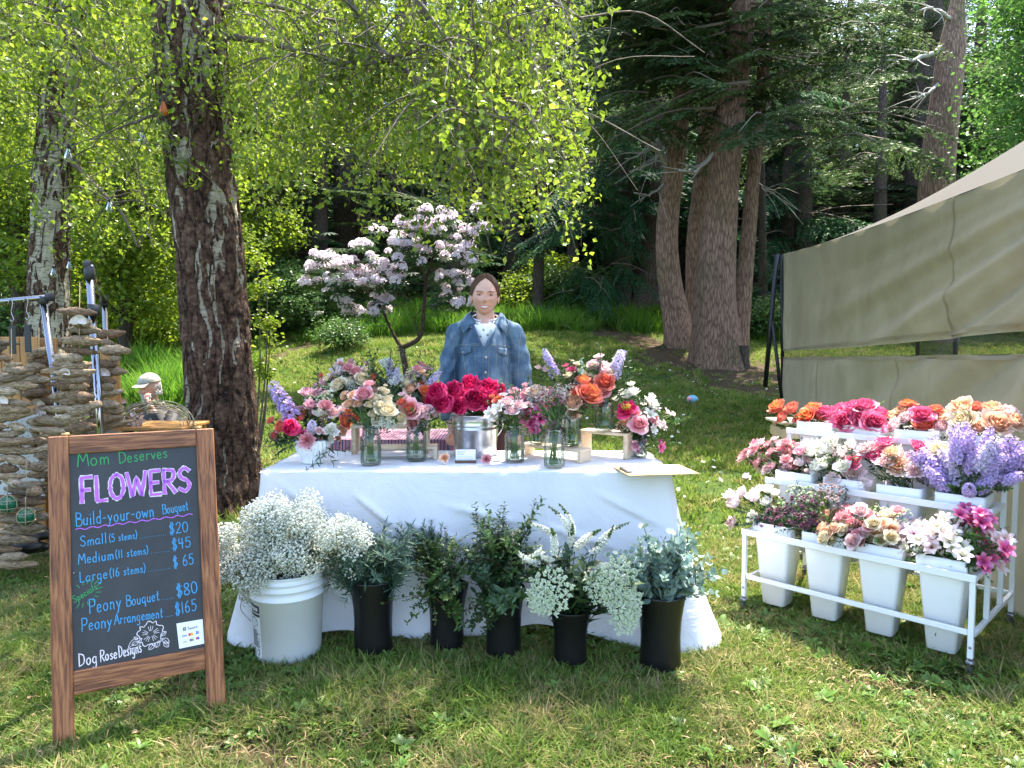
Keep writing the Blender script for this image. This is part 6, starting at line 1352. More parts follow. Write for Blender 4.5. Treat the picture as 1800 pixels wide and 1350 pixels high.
# back frame of the A
BT = T(0, .47 * 1.0, 0) if False else None
BM = T(0, 2 * SH * math.sin(tilt) - .01, 0) @ RX(tilt)
for cx in (lw_ / 2, SW - lw_ / 2): MB().addg(chbox(0, 0, SH / 2, lw_ * .8, th, SH * .985, .003)).build('rear_leg', stz, sg, BM @ T(cx, .012, 0), False)
MB().addg(chbox(0, 0, 0, SW - 2 * lw_, th, .05, .003)).build('rear_rail', stx, sg, BM @ T(SW / 2, .012, .21), False)
MB().addg(tube(catmull([(0.07, 0.06, .55), (0.07, .2, .50), (0.07, .34, .55)], 6), .0015, 5)).build('chain', plain('chain_metal', (.5, .45, .3), .4, .9), sg)
for cx in (.05, SW - .05): MB().addg(tube([(cx - .012, 2 * .0 + SH * math.sin(tilt) + .012, SH * math.cos(tilt) + .004), (cx + .012, SH * math.sin(tilt) + .012, SH * math.cos(tilt) + .004)], .006, 8)).build('hinge', plain('hinge_brass', (.4, .3, .12), .4, .9), sg)
# measuring photo pixels on the board plane
S2W = Matrix.Translation(sg.location) @ RZ(sang) @ FM; W2S = S2W.inverted()
def bd(u, v):
    o = W2S @ Vector((0, 0, CAMH)); q = W2S @ P(u, v, 2.0); d = q - o; y0 = -.0015
    t_ = (y0 - o.y) / d.y; h = o + d * t_; return (h.x, h.z)
C_blue = chalk('chalk_blue', (0.08, 0.33, 0.62)); C_green = chalk('chalk_green', (0.06, 0.36, 0.12)); C_pink = chalk('chalk_purple', (0.52, 0.16, 0.72)); C_white = chalk('chalk_white', (0.78, 0.70, 0.76)); C_grey = plain('ink', (0.03, 0.03, 0.03), 0.6)
zt = .0022
def part_text(name, items, mat):
    m = MB()
    for it in items: write(m, *it)
    m.build(name, mat, sg, FM, False)
part_text('chalk_lettering', [('Mom', bd(136, 821), bd(193, 815), .046, .0032, zt), ('Deserves', bd(209, 815), bd(294, 804), .040, .0030, zt)], C_green)
F_a, F_b = bd(141, 884), bd(335, 862)
fw, fp = MB(), MB()
write(fw, 'FLOWERS', F_a, F_b, .083, .0150, zt, 0, jitter=0.004); write(fp, 'FLOWERS', F_a, F_b, .083, .0105, zt + .0012, 0, jitter=0.004)
fw.build('chalk_lettering', C_white, sg, FM, False); fp.build('chalk_lettering', C_pink, sg, FM, False)
part_text('chalk_lettering', [('Build-your-own', bd(133, 925), bd(271, 908), .044, .0030, zt), ('Bouquet', bd(286, 904), bd(331, 896), .034, .0028, zt),
    ('Small', bd(141, 961), bd(188, 954), .034, .0028, zt), ('(5 stems)', bd(192, 953), bd(241, 946), .025, .0024, zt), ('.............', bd(246, 946), bd(292, 940), .02, .0022, zt), ('$20', bd(297, 939), bd(331, 934), .036, .0028, zt),
    ('Medium', bd(138, 992), bd(200, 983), .034, .0028, zt), ('(11 stems)', bd(203, 982), bd(261, 973), .027, .0025, zt), ('........', bd(265, 973), bd(298, 969), .02, .0022, zt), ('$45', bd(302, 967), bd(336, 961), .036, .0028, zt),
    ('Large', bd(140, 1024), bd(189, 1016), .034, .0028, zt), ('(16 stems)', bd(193, 1015), bd(256, 1005), .028, .0025, zt), ('..........', bd(260, 1005), bd(301, 999), .02, .0022, zt), ('$ 65', bd(304, 998), bd(341, 991), .036, .0028, zt),
    ('Peony', bd(157, 1079), bd(213, 1068), .046, .0030, zt), ('Bouquet', bd(222, 1066), bd(280, 1055), .036, .0028, zt), ('.......', bd(284, 1055), bd(306, 1051), .02, .0022, zt), ('$80', bd(310, 1050), bd(348, 1041), .040, .0032, zt),
    ('Peony', bd(143, 1110), bd(197, 1101), .042, .0030, zt), ('Arrangement', bd(201, 1098), bd(286, 1085), .034, .0028, zt), ('......', bd(290, 1085), bd(305, 1082), .02, .0022, zt), ('$165', bd(308, 1081), bd(346, 1072), .038, .0028, zt)], C_blue)
m = MB(); A, B = np.array(bd(133, 931)), np.array(bd(338, 904)); f = np.linspace(0, 1, 60); ribbon(m, np.outer(1 - f, A) + np.outer(f, B) + np.column_stack([0 * f, .003 * np.sin(f * 60)]), .0028, zt); m.build('chalk_underline', C_pink, sg, FM, False)
part_text('chalk_lettering', [('Specials', bd(130, 1060), bd(171, 1035), .022, .0022, zt)], C_green)
m = MB(); c = np.array(bd(150, 1043))
for k in range(18):
    a = k / 18 * 6.283; d = np.array([math.cos(a) * 1.5, math.sin(a)]); e = np.array([.86, .5]); dd = d[0] * e * .9 + d[1] * np.array([-.4, .9])
    p1 = c + dd * .027; p2 = c + dd * .040
    if p1[0] > .066 and p2[0] > .064: ribbon(m, [p1, p2], .0018, zt)
m.build('chalk_rays', C_green, sg, FM, False)
part_text('chalk_lettering', [('Dog', bd(138, 1172), bd(171, 1165), .040, .0032, zt), ('Rose', bd(176, 1163), bd(206, 1157), .036, .0032, zt), ('Designs', bd(209, 1156), bd(249, 1146), .038, .0030, zt)], C_white)
m = MB(); c = np.array(bd(265, 1114)); R1 = .042
for k in range(5):
    a0 = k * 1.2566 + .3; pts = [c + .008 * np.array([math.cos(a0), math.sin(a0)])]
    pts = [c + R1 * (.95 + .10 * math.sin(j * 2.2)) * np.array([math.cos(a0 - .60 + j * .2), math.sin(a0 - .60 + j * .2)]) * (1 if 0 < j < 6 else .80) for j in range(7)]
    ribbon(m, catmull(np.column_stack([pts, np.zeros(7)]), 4)[:, :2], .0024, zt)
    for j in (-1, 0, 1): ribbon(m, [c + .010 * np.array([math.cos(a0 + j * .3), math.sin(a0 + j * .3)]), c + R1 * .62 * np.array([math.cos(a0 + j * .3), math.sin(a0 + j * .3)])], .0014, zt)
def chalk_leaf(a, b):
    a = np.array(a); b = np.array(b); d = b - a; n_ = np.array([-d[1], d[0]]) * .3
    ribbon(m, catmull(np.column_stack([[a, a + d * .5 + n_, b, a + d * .5 - n_, a], np.zeros(5)]), 5)[:, :2], .0016, zt); ribbon(m, [a, b], .0012, zt)
for a, b in [((244, 1127), (232, 1134)), ((242, 1124), (236, 1120)), ((250, 1122), (226, 1139)), ((272, 1130), (262, 1142)), ((280, 1126), (274, 1138)), ((285, 1122), (297, 1130)), ((282, 1118), (292, 1110)), ((288, 1128), (296, 1137))]: chalk_leaf(bd(*a), bd(*b))
m.build('chalk_flower_drawing', C_white, sg, FM, False)
# payment card
A = [np.array(bd(*q)) for q in ((310, 1096), (356, 1088), (359, 1131), (315, 1140))]
def q4(m, a, b, c, d, y, mat=0): m.add([[p_[0], -y, p_[1]] for p_ in (a, b, c, d)], None, [[0, 1, 2, 3]], mat)
def onc(x, y): top = A[0] * (1 - x) + A[1] * x; bot = A[3] * (1 - x) + A[2] * x; return top * (1 - y) + bot * y
m = MB(); V = [[p_[0], -yy, p_[1]] for yy in (.0025, .0050) for p_ in A]; m.add(V, None, [[0, 1, 2, 3][::-1], [4, 5, 6, 7], [0, 4, 7, 3], [1, 2, 6, 5], [0, 1, 5, 4], [3, 7, 6, 2]])
cd = m.build('payment_card', plain('glossy_card', (0.78, 0.79, 0.82), 0.25, var=.03), sg, FM, False)
m = MB()
def rect(x0, y0, x1, y1, mat, z=.0056): q4(m, onc(x0, y0), onc(x1, y0), onc(x1, y1), onc(x0, y1), z, mat)
rect(.22, .20, .34, .33, 0); rect(.25, .235, .31, .295, 1, .0060); rect(.265, .25, .295, .28, 0, .0064)
write(m, 'Square', onc(.40, .32), onc(.78, .30), .009, .0012, .0056, 0, jitter=.002)
write(m, 'VISA', onc(.16, .58), onc(.34, .56), .006, .0011, .0056, 2, jitter=.002)
def disc(x, y, r_, mat, z):
    c_ = onc(x, y); a = np.arange(12) / 12 * 6.283; m.add(np.column_stack([c_[0] + r_ * np.cos(a), np.full(12, -z), c_[1] + r_ * np.sin(a)]), [[0, i, i + 1] for i in range(1, 11)], None, mat)
disc(.46, .52, .005, 3, .0056); disc(.54, .515, .005, 4, .0059); rect(.70, .44, .82, .55, 2); write(m, 'AM', onc(.72, .50), onc(.80, .50), .003, .0007, .006, 1, jitter=0)
write(m, 'DISC', onc(.18, .80), onc(.33, .79), .003, .0008, .0056, 0, jitter=0); rect(.44, .70, .49, .80, 2); rect(.50, .70, .54, .80, 3); rect(.55, .70, .59, .80, 5); rect(.69, .68, .75, .78, 3); rect(.75, .68, .82, .78, 2)
m.build('card_print', [C_grey, plain('card_print_white', (.8, .8, .8), .5), plain('card_print_blue', (.03, .10, .45), .5), plain('card_print_red', (.6, .02, .02), .5), plain('card_print_orange', (.85, .35, .02), .5), plain('card_print_green', (.03, .35, .1), .5)], cd, None, False)
# small handwriting on the care card
q = [o for o in bpy.data.objects if o.name.startswith('card_stand')][0]; m = MB()
write(m, 'Dog Rose', (-.038, .048), (-.002, .049), .007, .0008, -.0030, 0); write(m, 'Designs', (-.038, .038), (-.008, .039), .006, .0008, -.0030, 0)
for zz in (.030, .023, .016): ribbon(m, [(-.036, zz), (.030, zz)], .0006, -.0030)
m.build('handwriting', C_grey, q, None, False)
# clipboard
cb = [onz(1064, 813, ZR + .004), onz(1158, 809, ZR + .004), onz(1227, 833, ZR + .004), onz(1105, 837, ZR + .004)]
t = thing('clipboard', 'brown clipboard with a white paper at the right front corner of the table', 'clipboard', cb[0]); r0 = cb[0]
e1 = (cb[1] - cb[0]); e1 = Vector((cb[3] - cb[0])).normalized(); L1 = .23
d1 = (cb[2] - cb[3]).normalized(); d2 = Vector((-d1.y, d1.x, 0)); corner = cb[3]
def cbm(x, y, z=0): return corner - r0 + d1 * x + d2 * y + V3(0, 0, z)
CM = Matrix(((d1.x, d2.x, 0, (corner - r0).x), (d1.y, d2.y, 0, (corner - r0).y), (0, 0, 1, 0), (0, 0, 0, 1)))
CL, CW = .315, .225
MB().addg(chbox(CL / 2, CW / 2, 0, CL, CW, .004, .001)).build('board', plain('hardboard', (0.42, 0.27, 0.13), 0.6, var=.15, nsc=30), t, CM, False)
pa = MB().addg(grid(lambda U, V_: (.035 + .255 * U, .02 + .19 * V_, .0030 + .002 * np.sin(3 * U) * V_), 8, 4)).build('paper', plain('paper', (.8, .8, .8), .7, var=.02), t, CM)
m = MB()
for k in range(7): m.add([[.06 + .03 * k, .04, .0052], [.0625 + .03 * k, .04, .0052], [.0625 + .03 * k, .12 + .06 * rf.random(), .0056], [.06 + .03 * k, .12 + .06 * rf.random(), .0056]], None, [[0, 1, 2, 3]])
m.build('ruled_lines', plain('pale_print', (.35, .35, .4), .7), pa, None, False)
MB().addg(chbox(.028, CW / 2, .007, .032, .10, .008, .003)).build('clip', grey_metal, t, CM, False)
q = onz(1113, 806, ZR); t = thing('card_stand', 'small round edged card stand with business cards behind the clipboard', 'card', (q.x, q.y + .02, ZR), .1)
a = np.linspace(0, math.pi, 12); prof = np.column_stack([.026 * np.cos(a) * (1 + .05 * np.cos(a * 9)), .03 * np.sin(a)]); V = np.vstack([np.column_stack([prof[:, 0], np.full(12, yy), prof[:, 1] + .003]) for yy in (-.001, .001)])
m = MB(); k = np.arange(11); m.add(V, [[0, i, i + 1] for i in range(1, 11)] + [[12, 12 + i + 1, 12 + i] for i in range(1, 11)], np.stack([k, k + 12, k + 13, k + 1], -1)); m.build('card', plain('card_white', (.8, .8, .8)), t, None, False)
MB().addg(chbox(0, 0, .004, .075, .03, .008, .002)).build('holder', grey_metal, t, None, False)
m = MB(); write(m, 'Tips', (-.012, .012), (.012, .012), .010, .0010, .0022, 0) if False else write(m, 'Designs', (-.018, .013), (.018, .013), .008, .0009, .0022, 0); m.build('handwriting', C_grey, t, None, False)
# ------------------------------------------------------------------ containers on the grass in front of the table
wb = onz(490, 1178, 0); wb = V3(wb.x, wb.y + .13, gz(wb.x, wb.y))
t = thing('plastic_bucket', 'white plastic bucket with black printed label holding baby breath', 'bucket', wb)
whitep = plain('white_plastic', (0.80, 0.82, 0.85), 0.45, var=.03, spec=.5)
rb0, rb1, hb = .130, .148, .378
MB().addg(lathe([(0, .012), (rb0 - .01, .012), (rb0 - .006, .002), (rb0, .006), (rb0 + (rb1 - rb0) * .72, hb * .74), (rb1 + .004, hb * .745), (rb1 + .004, hb * .76), (rb1 - .002, hb * .765), (rb1 - .001, hb * .84), (rb1 + .007, hb * .845), (rb1 + .007, hb * .86), (rb1, hb * .865), (rb1, hb * .915), (rb1 + .006, hb * .92), (rb1 + .006, hb * .935), (rb1, hb * .94), (rb1 + .002, hb * .985), (rb1 + .006, hb * .99), (rb1 + .004, hb), (rb1 - .004, hb), (rb1 - .006, hb * .9), (rb0 - .006, .02), (0, .016)], 64)).build('bucket_body', whitep, t)
MB().addg(tube(catmull([(-rb1 - .004, 0, hb * .80), (-rb1 - .03, -.03, hb * .68), (-rb1 - .02, -.07, hb * .60), (-.10, -.15, hb * .56)], 6), .0022, 6)).build('handle', grey_metal, t)
lab = MB(); a0, a1, z0, z1 = R(203), R(238), .045, .262
def lp(f, z, off): 
    a = a0 + (a1 - a0) * f; r_ = rb0 + (rb1 - rb0) * .72 * (z / (hb * .74)) + off; return (r_ * math.cos(a), r_ * math.sin(a), z)
def lrect(m, f0, f1, za, zb, off, mat):
    n = 7; V = [lp(f0 + (f1 - f0) * i / (n - 1), z, off) for i in range(n) for z in (za, zb)]; m.add(V, None, [[2 * i, 2 * i + 2, 2 * i + 3, 2 * i + 1] for i in range(n - 1)], mat)
lrect(lab, 0, 1, z0, z1, .0006, 1); lrect(lab, .02, .98, .228, .260, .0011, 0); lrect(lab, .02, .98, .213, .224, .0011, 0)
for k in range(6): lrect(lab, .10 + .13 * k, .19 + .13 * k, .236, .250, .0015, 1)
for k in range(14): lrect(lab, .08, .9 - .4 * rf.random() ** 2, .152 - k * .0052, .1548 - k * .0052, .0011, 0)
for k in range(9): lrect(lab, .08, .45, .048 + k * .0032, .0496 + k * .0032, .0011, 0)
V = [lp(.42 + .36 * math.cos(a) * (1 + .12 * math.cos(3 * a)), .185 + .022 * math.sin(a) * (1 + .2 * math.sin(2 * a)), .0011) for a in np.arange(16) / 16 * 6.283]; lab.add(V, [[0, i, i + 1] for i in range(1, 15)], None, 0)
V = [lp(.40 + .16 * math.cos(a), .178 + .010 * math.sin(a), .0016) for a in np.arange(12) / 12 * 6.283]; lab.add(V, [[0, i, i + 1] for i in range(1, 11)], None, 1)
V = [lp(.72 + .12 * math.cos(a), .065 + .014 * math.sin(a), .0011) for a in np.arange(12) / 12 * 6.283]; lab.add(V, [[0, i, i + 1] for i in range(1, 11)], None, 0)
V = [lp(.72 + .08 * math.cos(a), .065 + .010 * math.sin(a), .0016) for a in np.arange(12) / 12 * 6.283]; lab.add(V, [[0, i, i + 1] for i in range(1, 11)], None, 1)
lab.build('printed_label', [C_grey, plain('label_white', (.7, .71, .72), .4)], t)
# baby's breath
bb = thing('babys_breath_bunch', 'huge cloud of white baby breath spilling out of the white bucket', 'bouquet', wb + V3(0, 0, .3)); prs = []
ctrs = [(460, 950, 75, 48), (420, 1000, 42, 36), (520, 930, 65, 38), (585, 945, 55, 30), (500, 985, 80, 26), (485, 895, 45, 20), (545, 882, 16, 9), (612, 985, 26, 30), (445, 1035, 22, 26), (400, 975, 22, 32), (626, 945, 22, 16), (460, 1010, 48, 20)]
wg = np.array([a * b for _, _, a, b in ctrs], float); wg /= wg.sum()
for i in range(250):
    u, v, a, b = ctrs[i % 12 if i < 36 else rf.choice(12, p=wg)]; p_ = P(u + rf.normal(0, a * .45), v + rf.normal(0, b * .5), wb.y - .02 + rf.uniform(-.20, .12)); nk = wb + V3(0, 0, .33)
    d = (p_ - nk).normalized(); d = (d + V3(0, 0, .3)).normalized(); s = .75 * rf.uniform(.8, 1.15)
    place('filler_spray', S_bb[rf.integers(3)], bb, T(*(p_ - d * .12 * s - bb.location)) @ align(d) @ RZ(rf.random() * 6) @ SC(s)); prs.append((p_ - d * .1 - bb.location, nk + Vector(rf.normal(0, .04, 3)) - bb.location))
tag(stems_mesh(prs, .0012).build('stems', stem_green, bb), kind='stuff')
# black vases
m, nt, p, out = nodes('black_plastic'); p.inputs['Base Color'].default_value = (0.006, 0.006, 0.007, 1); p.inputs['Roughness'].default_value = 0.33; nt.links.new(bump(nt, noisetex(nt, texco(nt, 'Object', (1, 1, 1)), 120, 3), 0.1, .001), p.inputs['Normal']); blackp = m
def vase(u, v, w_bot, h, label, w_top=None, lean=0.0):
    q = onz(u, v + 12, 0); r0 = w_bot / 2 * q.y / 1250; q = V3(q.x, q.y + r0, gz(q.x, q.y)); rt_ = r0 * (w_top or 1.18)
    t = thing('flower_vase', label, 'vase', q)
    MB().addg(lathe([(0, .004), (r0 * .92, .002), (r0, .01), (r0 * .97, h * .2), (r0 * .96, h * .45), (r0 * 1.0, h * .65), (r0 + (rt_ - r0) * .45, h * .82), (rt_ * .97, h * .94), (rt_, h * .985), (rt_, h), (rt_ - .005, h), (rt_ * .93, h * .92), (r0 * .9, h * .5), (0, h * .45)], 48)).build('vase_body', blackp, t, RY(lean))
    return q, q + V3(0, 0, h)
SU = {'narrow': S_narrow, 'rose': S_rose, 'small': S_small, 'mid': S_mid, 'var': S_var, 'lance': S_lance, 'willow': S_ruscus, 'euc': S_euc}
def greens(label, foot, top, cloud, n, kinds, sc, gname='foliage_bunch', blooms=(), r=0.5, out=.1, len_=.2):
    """cloud: (u, v, du, dv, dy) ellipses in which the sprig tips end"""
    t = thing(gname, label, 'foliage', foot + V3(0, 0, .02)); O = t.location.copy(); prs = []
    wg = np.array([c[2] * c[3] for c in cloud], float); wg /= wg.sum()
    for i in range(n):
        u, v, a, b, dy = cloud[rf.choice(len(cloud), p=wg)]; th = rf.random() * 6.283; rr_ = math.sqrt(rf.random())
        p_ = P(u + a * rr_ * math.cos(th), v + b * rr_ * math.sin(th), foot.y + dy + rf.uniform(-out, out * .8)); nk = top + V3(*(rf.normal(0, .02, 2)), -.02)
        d0 = p_ - nk; d = d0.normalized(); k = kinds[rf.integers(len(kinds))]; s = sc * rf.uniform(.75, 1.2); d = (d + V3(0, 0, .15 if p_.z > top.z else -.1) + Vector(rf.normal(0, .15, 3))).normalized()
        L_ = len_ * s; place('leaf_sprig', SU[k][rf.integers(len(SU[k]))], t, T(*(p_ - d * L_ - O)) @ align(d) @ RZ(rf.random() * 6.28) @ SC(s)); prs.append((p_ - d * L_ * .95 - O, nk - O))
    for key, p_, dia, d in blooms:
        me, part, Rr = K[key]; p_ = Vector(p_); d = Vector(d).normalized(); s = dia / 2 / Rr; base = p_ - d * Rr * s
        place(part, me, t, T(*(base - O)) @ align(d) @ RZ(rf.random() * 6.28) @ SC(s)); prs.append((base - O, top - O))
    tag(stems_mesh(prs, .0018).build('stems', stem_green, t), kind='stuff')
    return t
f1, t1 = vase(650, 1155, 72, .33, 'black vase of narrow blue green leaves right of the white bucket', 1.22)
greens('dense mound of narrow blue green leaves in the vase beside the bucket', f1, t1, [(650, 985, 62, 40, -.03), (640, 960, 50, 26, .03), (690, 985, 35, 35, 0), (610, 1010, 28, 22, 0)], 95, ['narrow'], .66)
f2, t2 = vase(783, 1148, 64, .285, 'black vase half hidden by trailing variegated leaves, second from the bucket', 1.25)
greens('trailing variegated small leaves and grey sprigs in the second black vase', f2, t2, [(745, 955, 40, 26, .06), (770, 1000, 48, 40, 0), (760, 1045, 40, 30, -.06), (790, 1070, 22, 30, -.1), (800, 970, 40, 25, 0)], 95, ['var', 'mid', 'small', 'var'], .66)
greens('upright grey green sprigs behind the variegated leaves', f2 + V3(-.03, .04, 0), t2 + V3(-.03, .04, 0), [(735, 945, 36, 22, .08), (760, 960, 30, 20, .08)], 44, ['rose'], .8)
f3, t3 = vase(885, 1162, 66, .30, 'black vase under the tallest dark green branches in the middle', 1.2)
greens('tall bushy dark green branches with small leaves in the middle vase', f3, t3, [(870, 985, 62, 55, 0), (880, 925, 32, 30, .03), (925, 925, 24, 32, .03), (860, 950, 50, 40, 0), (915, 990, 30, 45, 0), (865, 1060, 26, 45, -.12), (840, 1075, 14, 30, -.12)], 135, ['small', 'small', 'mid', 'lance'], .74)
f4, t4 = vase(1005, 1176, 62, .245, 'shorter black vase with white loosestrife and lace flowers', 1.26)
lo = []
for (u0, v0, u1, v1) in [(960, 930, 942, 912), (975, 960, 978, 925), (998, 925, 995, 898), (1008, 925, 1012, 905), (990, 975, 1026, 928), (1015, 960, 1052, 922), (1045, 970, 1088, 950), (945, 975, 920, 1000), (1055, 995, 1110, 985), (970, 985, 945, 965), (1060, 945, 1075, 920), (985, 990, 980, 1000), (940, 990, 900, 985)]:
    a = P(u0, v0, f4.y - .05); b = P(u1, v1, f4.y - .07); lo.append(('loose', (a + b) / 2, rf.uniform(.115, .15), tuple(b - a)))
greens('white drooping loosestrife spikes over broad green leaves', f4, t4, [(985, 1000, 55, 35, 0), (1040, 1000, 40, 35, 0), (1010, 1035, 25, 25, 0)], 34, ['lance'], 1.25, 'loosestrife_bunch', lo, len_=.14)
lc = thing('lace_flower_bunch', 'pale green white lace flower heads hanging over the shorter vase', 'flowers', f4 + V3(0, 0, .2)); prs = []
for (u, v, s, dx) in [(968, 1040, 1.10, -.25), (1085, 1022, 1.15, .3), (1060, 1030, .9, .1), (1100, 1062, 1.0, .45), (1098, 1085, .85, .4), (950, 1055, .7, -.4)]:
    p_ = P(u, v, f4.y - .16); d = V3(dx, -.9, .25).normalized(); place('umbel', S_umb, lc, T(*(p_ - lc.location)) @ align(d) @ SC(s)); prs.append((p_ - d * .05 - lc.location, t4 - lc.location))
tag(stems_mesh(prs, .0016).build('stems', stem_green, lc), kind='stuff')
f5, t5 = vase(1168, 1182, 76, .315, 'black vase of silver dollar eucalyptus, rightmost in the row', 1.2)
greens('silver green round leafed eucalyptus in the rightmost black vase', f5, t5, [(1170, 985, 62, 34, 0), (1150, 1010, 45, 26, -.05), (1205, 1000, 38, 34, -.03), (1180, 960, 50, 22, .03), (1110, 985, 22, 22, 0)], 60, ['euc'], .78)

# ------------------------------------------------------------------ rack with twelve square buckets
FL = np.array(onz(1307, 1074, 0)); FR = np.array(onz(1704, 1190, 0)); fr_ = (FR - FL)[:2]; RL = float(np.linalg.norm(fr_)); fr_ /= RL; sdv = np.array([-fr_[1], fr_[0]]); rang = math.atan2(fr_[1], fr_[0])
rk = thing('flower_rack', 'white three tier metal flower rack on castors', 'rack', (FL[0], FL[1], 0), rang)
wm_ = plain('white_powder_coat', (0.76, 0.77, 0.79), 0.35, var=.02)
def rkp(name, a, b, w=.020, w2=None, parent=None):
    a = Vector(a); b = Vector(b); d = b - a; L_ = d.length; c = (a + b) / 2
    if abs(d.z) > L_ * .9: g = chbox(0, 0, 0, w, w2 or w, L_, .002); M = T(*c)
    elif abs(d.x) > abs(d.y): g = chbox(0, 0, 0, L_, w, w2 or w, .002); M = T(*c)
    else: g = chbox(0, 0, 0, w, L_, w2 or w, .002); M = T(*c)
    return MB().addg(g).build(name, wm_, parent or rk, M, False)
TD = .23; HT = [.40, .62, .85]; z00 = .075
for x in (0, RL):
    for j, y in enumerate([0, TD, 2 * TD, 3 * TD]):
        top = HT[min(j, 2)] + (.0 if j < 3 else .0); lo_ = z00 if j in (0, 3) else .17
        rkp('post', (x, y, lo_), (x, y, top - .001), .020)
    rkp('side_rail', (x, .011, .16), (x, 3 * TD - .011, .16), .018)
    for j in range(3): rkp('tier_side_rail', (x, j * TD + .011, HT[j] - .012), (x, (j + 1) * TD - .011, HT[j] - .012), .018, .022)
for j in range(3):
    rkp('front_rail', (-.012, j * TD - .014, HT[j] - .006), (RL + .012, j * TD - .014, HT[j] - .006), .006, .030); rkp('back_rail', (.011, (j + 1) * TD - .02, HT[j] - .012), (RL - .011, (j + 1) * TD - .02, HT[j] - .012), .012, .018)
rkp('low_front_rail', (.011, 0, .175), (RL - .011, 0, .175), .014, .022); rkp('low_back_rail', (.011, 3 * TD, .16), (RL - .011, 3 * TD, .16), .016, .02)
blk = plain('castor_rubber', (.03, .03, .03), .6)
for x in (0, RL):
    for y in (0, 3 * TD):
        c_ = MB().addg(chbox(x, y, .062, .026, .030, .012, .002)).addg(tube([(x, y, .02), (x, y, .06)], .004, 6)).build('castor', grey_metal, rk)
        V, tr_, q = tube([(-.009, 0, 0), (.009, 0, 0)], .024, 16); MB().add(V, tr_, q, 0, T(x + .0, y - .012, .026) @ RZ(.7)).build('wheel', blk, c_)
def bolt(x, y, z): MB().addg(ball(.0055, 8, 5)).build('bolt', grey_metal, rk, T(x, y, z))
for x in (0, RL): bolt(x, -.010, .175) if False else bolt(x + .0, -.0105, .12); bolt(RL + .0105, .0, .16); bolt(RL + .0105, 0, .36)
def rpt(u, v, d):
    """photo pixel -> point on the upright plane d metres behind the rack's front"""
    o = np.array([0, 0, CAMH]); q = np.array(P(u, v, 2.0)) - o; n = np.array([sdv[0], sdv[1], 0]); t_ = np.dot(np.array([FL[0] + sdv[0] * d, FL[1] + sdv[1] * d, 0]) - o, n) / np.dot(q, n); return Vector(o + q * t_)
def square_bucket():
    m = MB(); prof = [(.048, 0.0), (.054, .004), (.082, .315), (.083, .335), (.092, .338), (.094, .352), (.094, .395), (.091, .398), (.088, .396), (.080, .33), (.05, .02)]; rings = []
    for r_, z in prof:
        c = min(.014, r_ * .3); pts = []
        for (sx, sy, a0) in ((1, 1, 0), (-1, 1, 90), (-1, -1, 180), (1, -1, 270)):
            for k in range(4): a = R(a0 + 30 * k); pts.append((sx * (r_ - c) + c * math.cos(a), sy * (r_ - c) + c * math.sin(a), z))
        rings.append(pts)
    V = np.array(rings).transpose(1, 0, 2).reshape(-1, 3); m.add(V, None, gridfaces(16, len(prof), True))
    m.add(np.array(rings[0]), [[0, i + 1, i] for i in range(1, 15)]); m.add(np.array(rings[-1]), [[0, i, i + 1] for i in range(1, 15)])
    return m.mesh('bucket_body', plain('bucket_plastic', (0.80, 0.81, 0.84), 0.28, var=.02, coat=.2))
sqb = square_bucket()
def rk_bucket(j, i, label):
    x = RL * (i + .5) / 4 ; y = j * TD + TD / 2 - .008; z = HT[j] + .045 - .398 + .0
    w = FL[:2] + fr_ * x + sdv * y; t = thing('square_bucket', label, 'bucket', (w[0], w[1], z), rang + rf.normal(0, .03), 'white square buckets hanging in the rack'); place('bucket_body', sqb, t); return Vector((w[0], w[1], z))
def rk_bunch(j, i, lab_b, lab_f, blooms, sprigs=(), dy0=0.0, fsc=1.42, name='flower_bunch'):
    b = rk_bucket(j, i, lab_b); d = j * TD + TD / 2 - .02
    bl = []
    for (k, u, v, dia, *dd) in blooms:
        u = 1260 + u / 2.5; v = 680 + v / 2.5; p_ = rpt(u, v, d + (dd[0] if dd else 0) + rf.normal(0, .02)); bl.append((k, p_, dia / 2.5 * p_.y / 1250 * fsc))
    sp_ = []
    for (ms, u, v, s) in sprigs:
        p_ = rpt(1260 + u / 2.5, 680 + v / 2.5, d - .05 + rf.normal(0, .03)); sp_.append((ms[rf.integers(len(ms))], 'leaf_sprig', p_, s))
    bouquet(lab_f, b + V3(0, 0, .37), b + V3(0, 0, .06), bl, sp_, 'flowers', name, None, face=(-.25, -.45, .45), neck_r=.06, foot_r=.03)
def fill(keys, cx, cy, rx, ry, n, s0, s1, dd=0.0, seed=1):
    r = np.random.default_rng(seed); out = []; pts = []
    for i in range(n * 30):
        if len(pts) >= n: break
        a = r.random() * 6.28; q = math.sqrt(r.random()); u = cx + rx * q * math.cos(a); v = cy + ry * q * math.sin(a)
        if all((u - p_[0]) ** 2 + (v - p_[1]) ** 2 > (s0 * .55) ** 2 for p_ in pts): pts.append((u, v)); out.append((keys[r.integers(len(keys))], u, v, r.uniform(s0, s1), dd + r.uniform(-.07, .07) + (cy - v) / max(ry, 1) * .03))
    return out
L1, L2 = [S_lance], [S_mid]
rk_bunch(2, 0, 'white square bucket of orange roses, left end of the top tier', 'orange and coral garden roses at the left of the top tier', [('rose_orange', 265, 92, 75), ('rose_coral', 330, 98, 70), ('rose_coral', 290, 135, 65, -.05), ('rose_orange', 395, 130, 75, -.05), ('rose_orange', 420, 100, 70), ('rose_coral', 455, 130, 65), ('rose_coral', 365, 140, 55, -.04), ('rose_hot', 470, 110, 60, .03)], [(S_lance, 330, 150, .5), (S_lance, 400, 160, .5)])
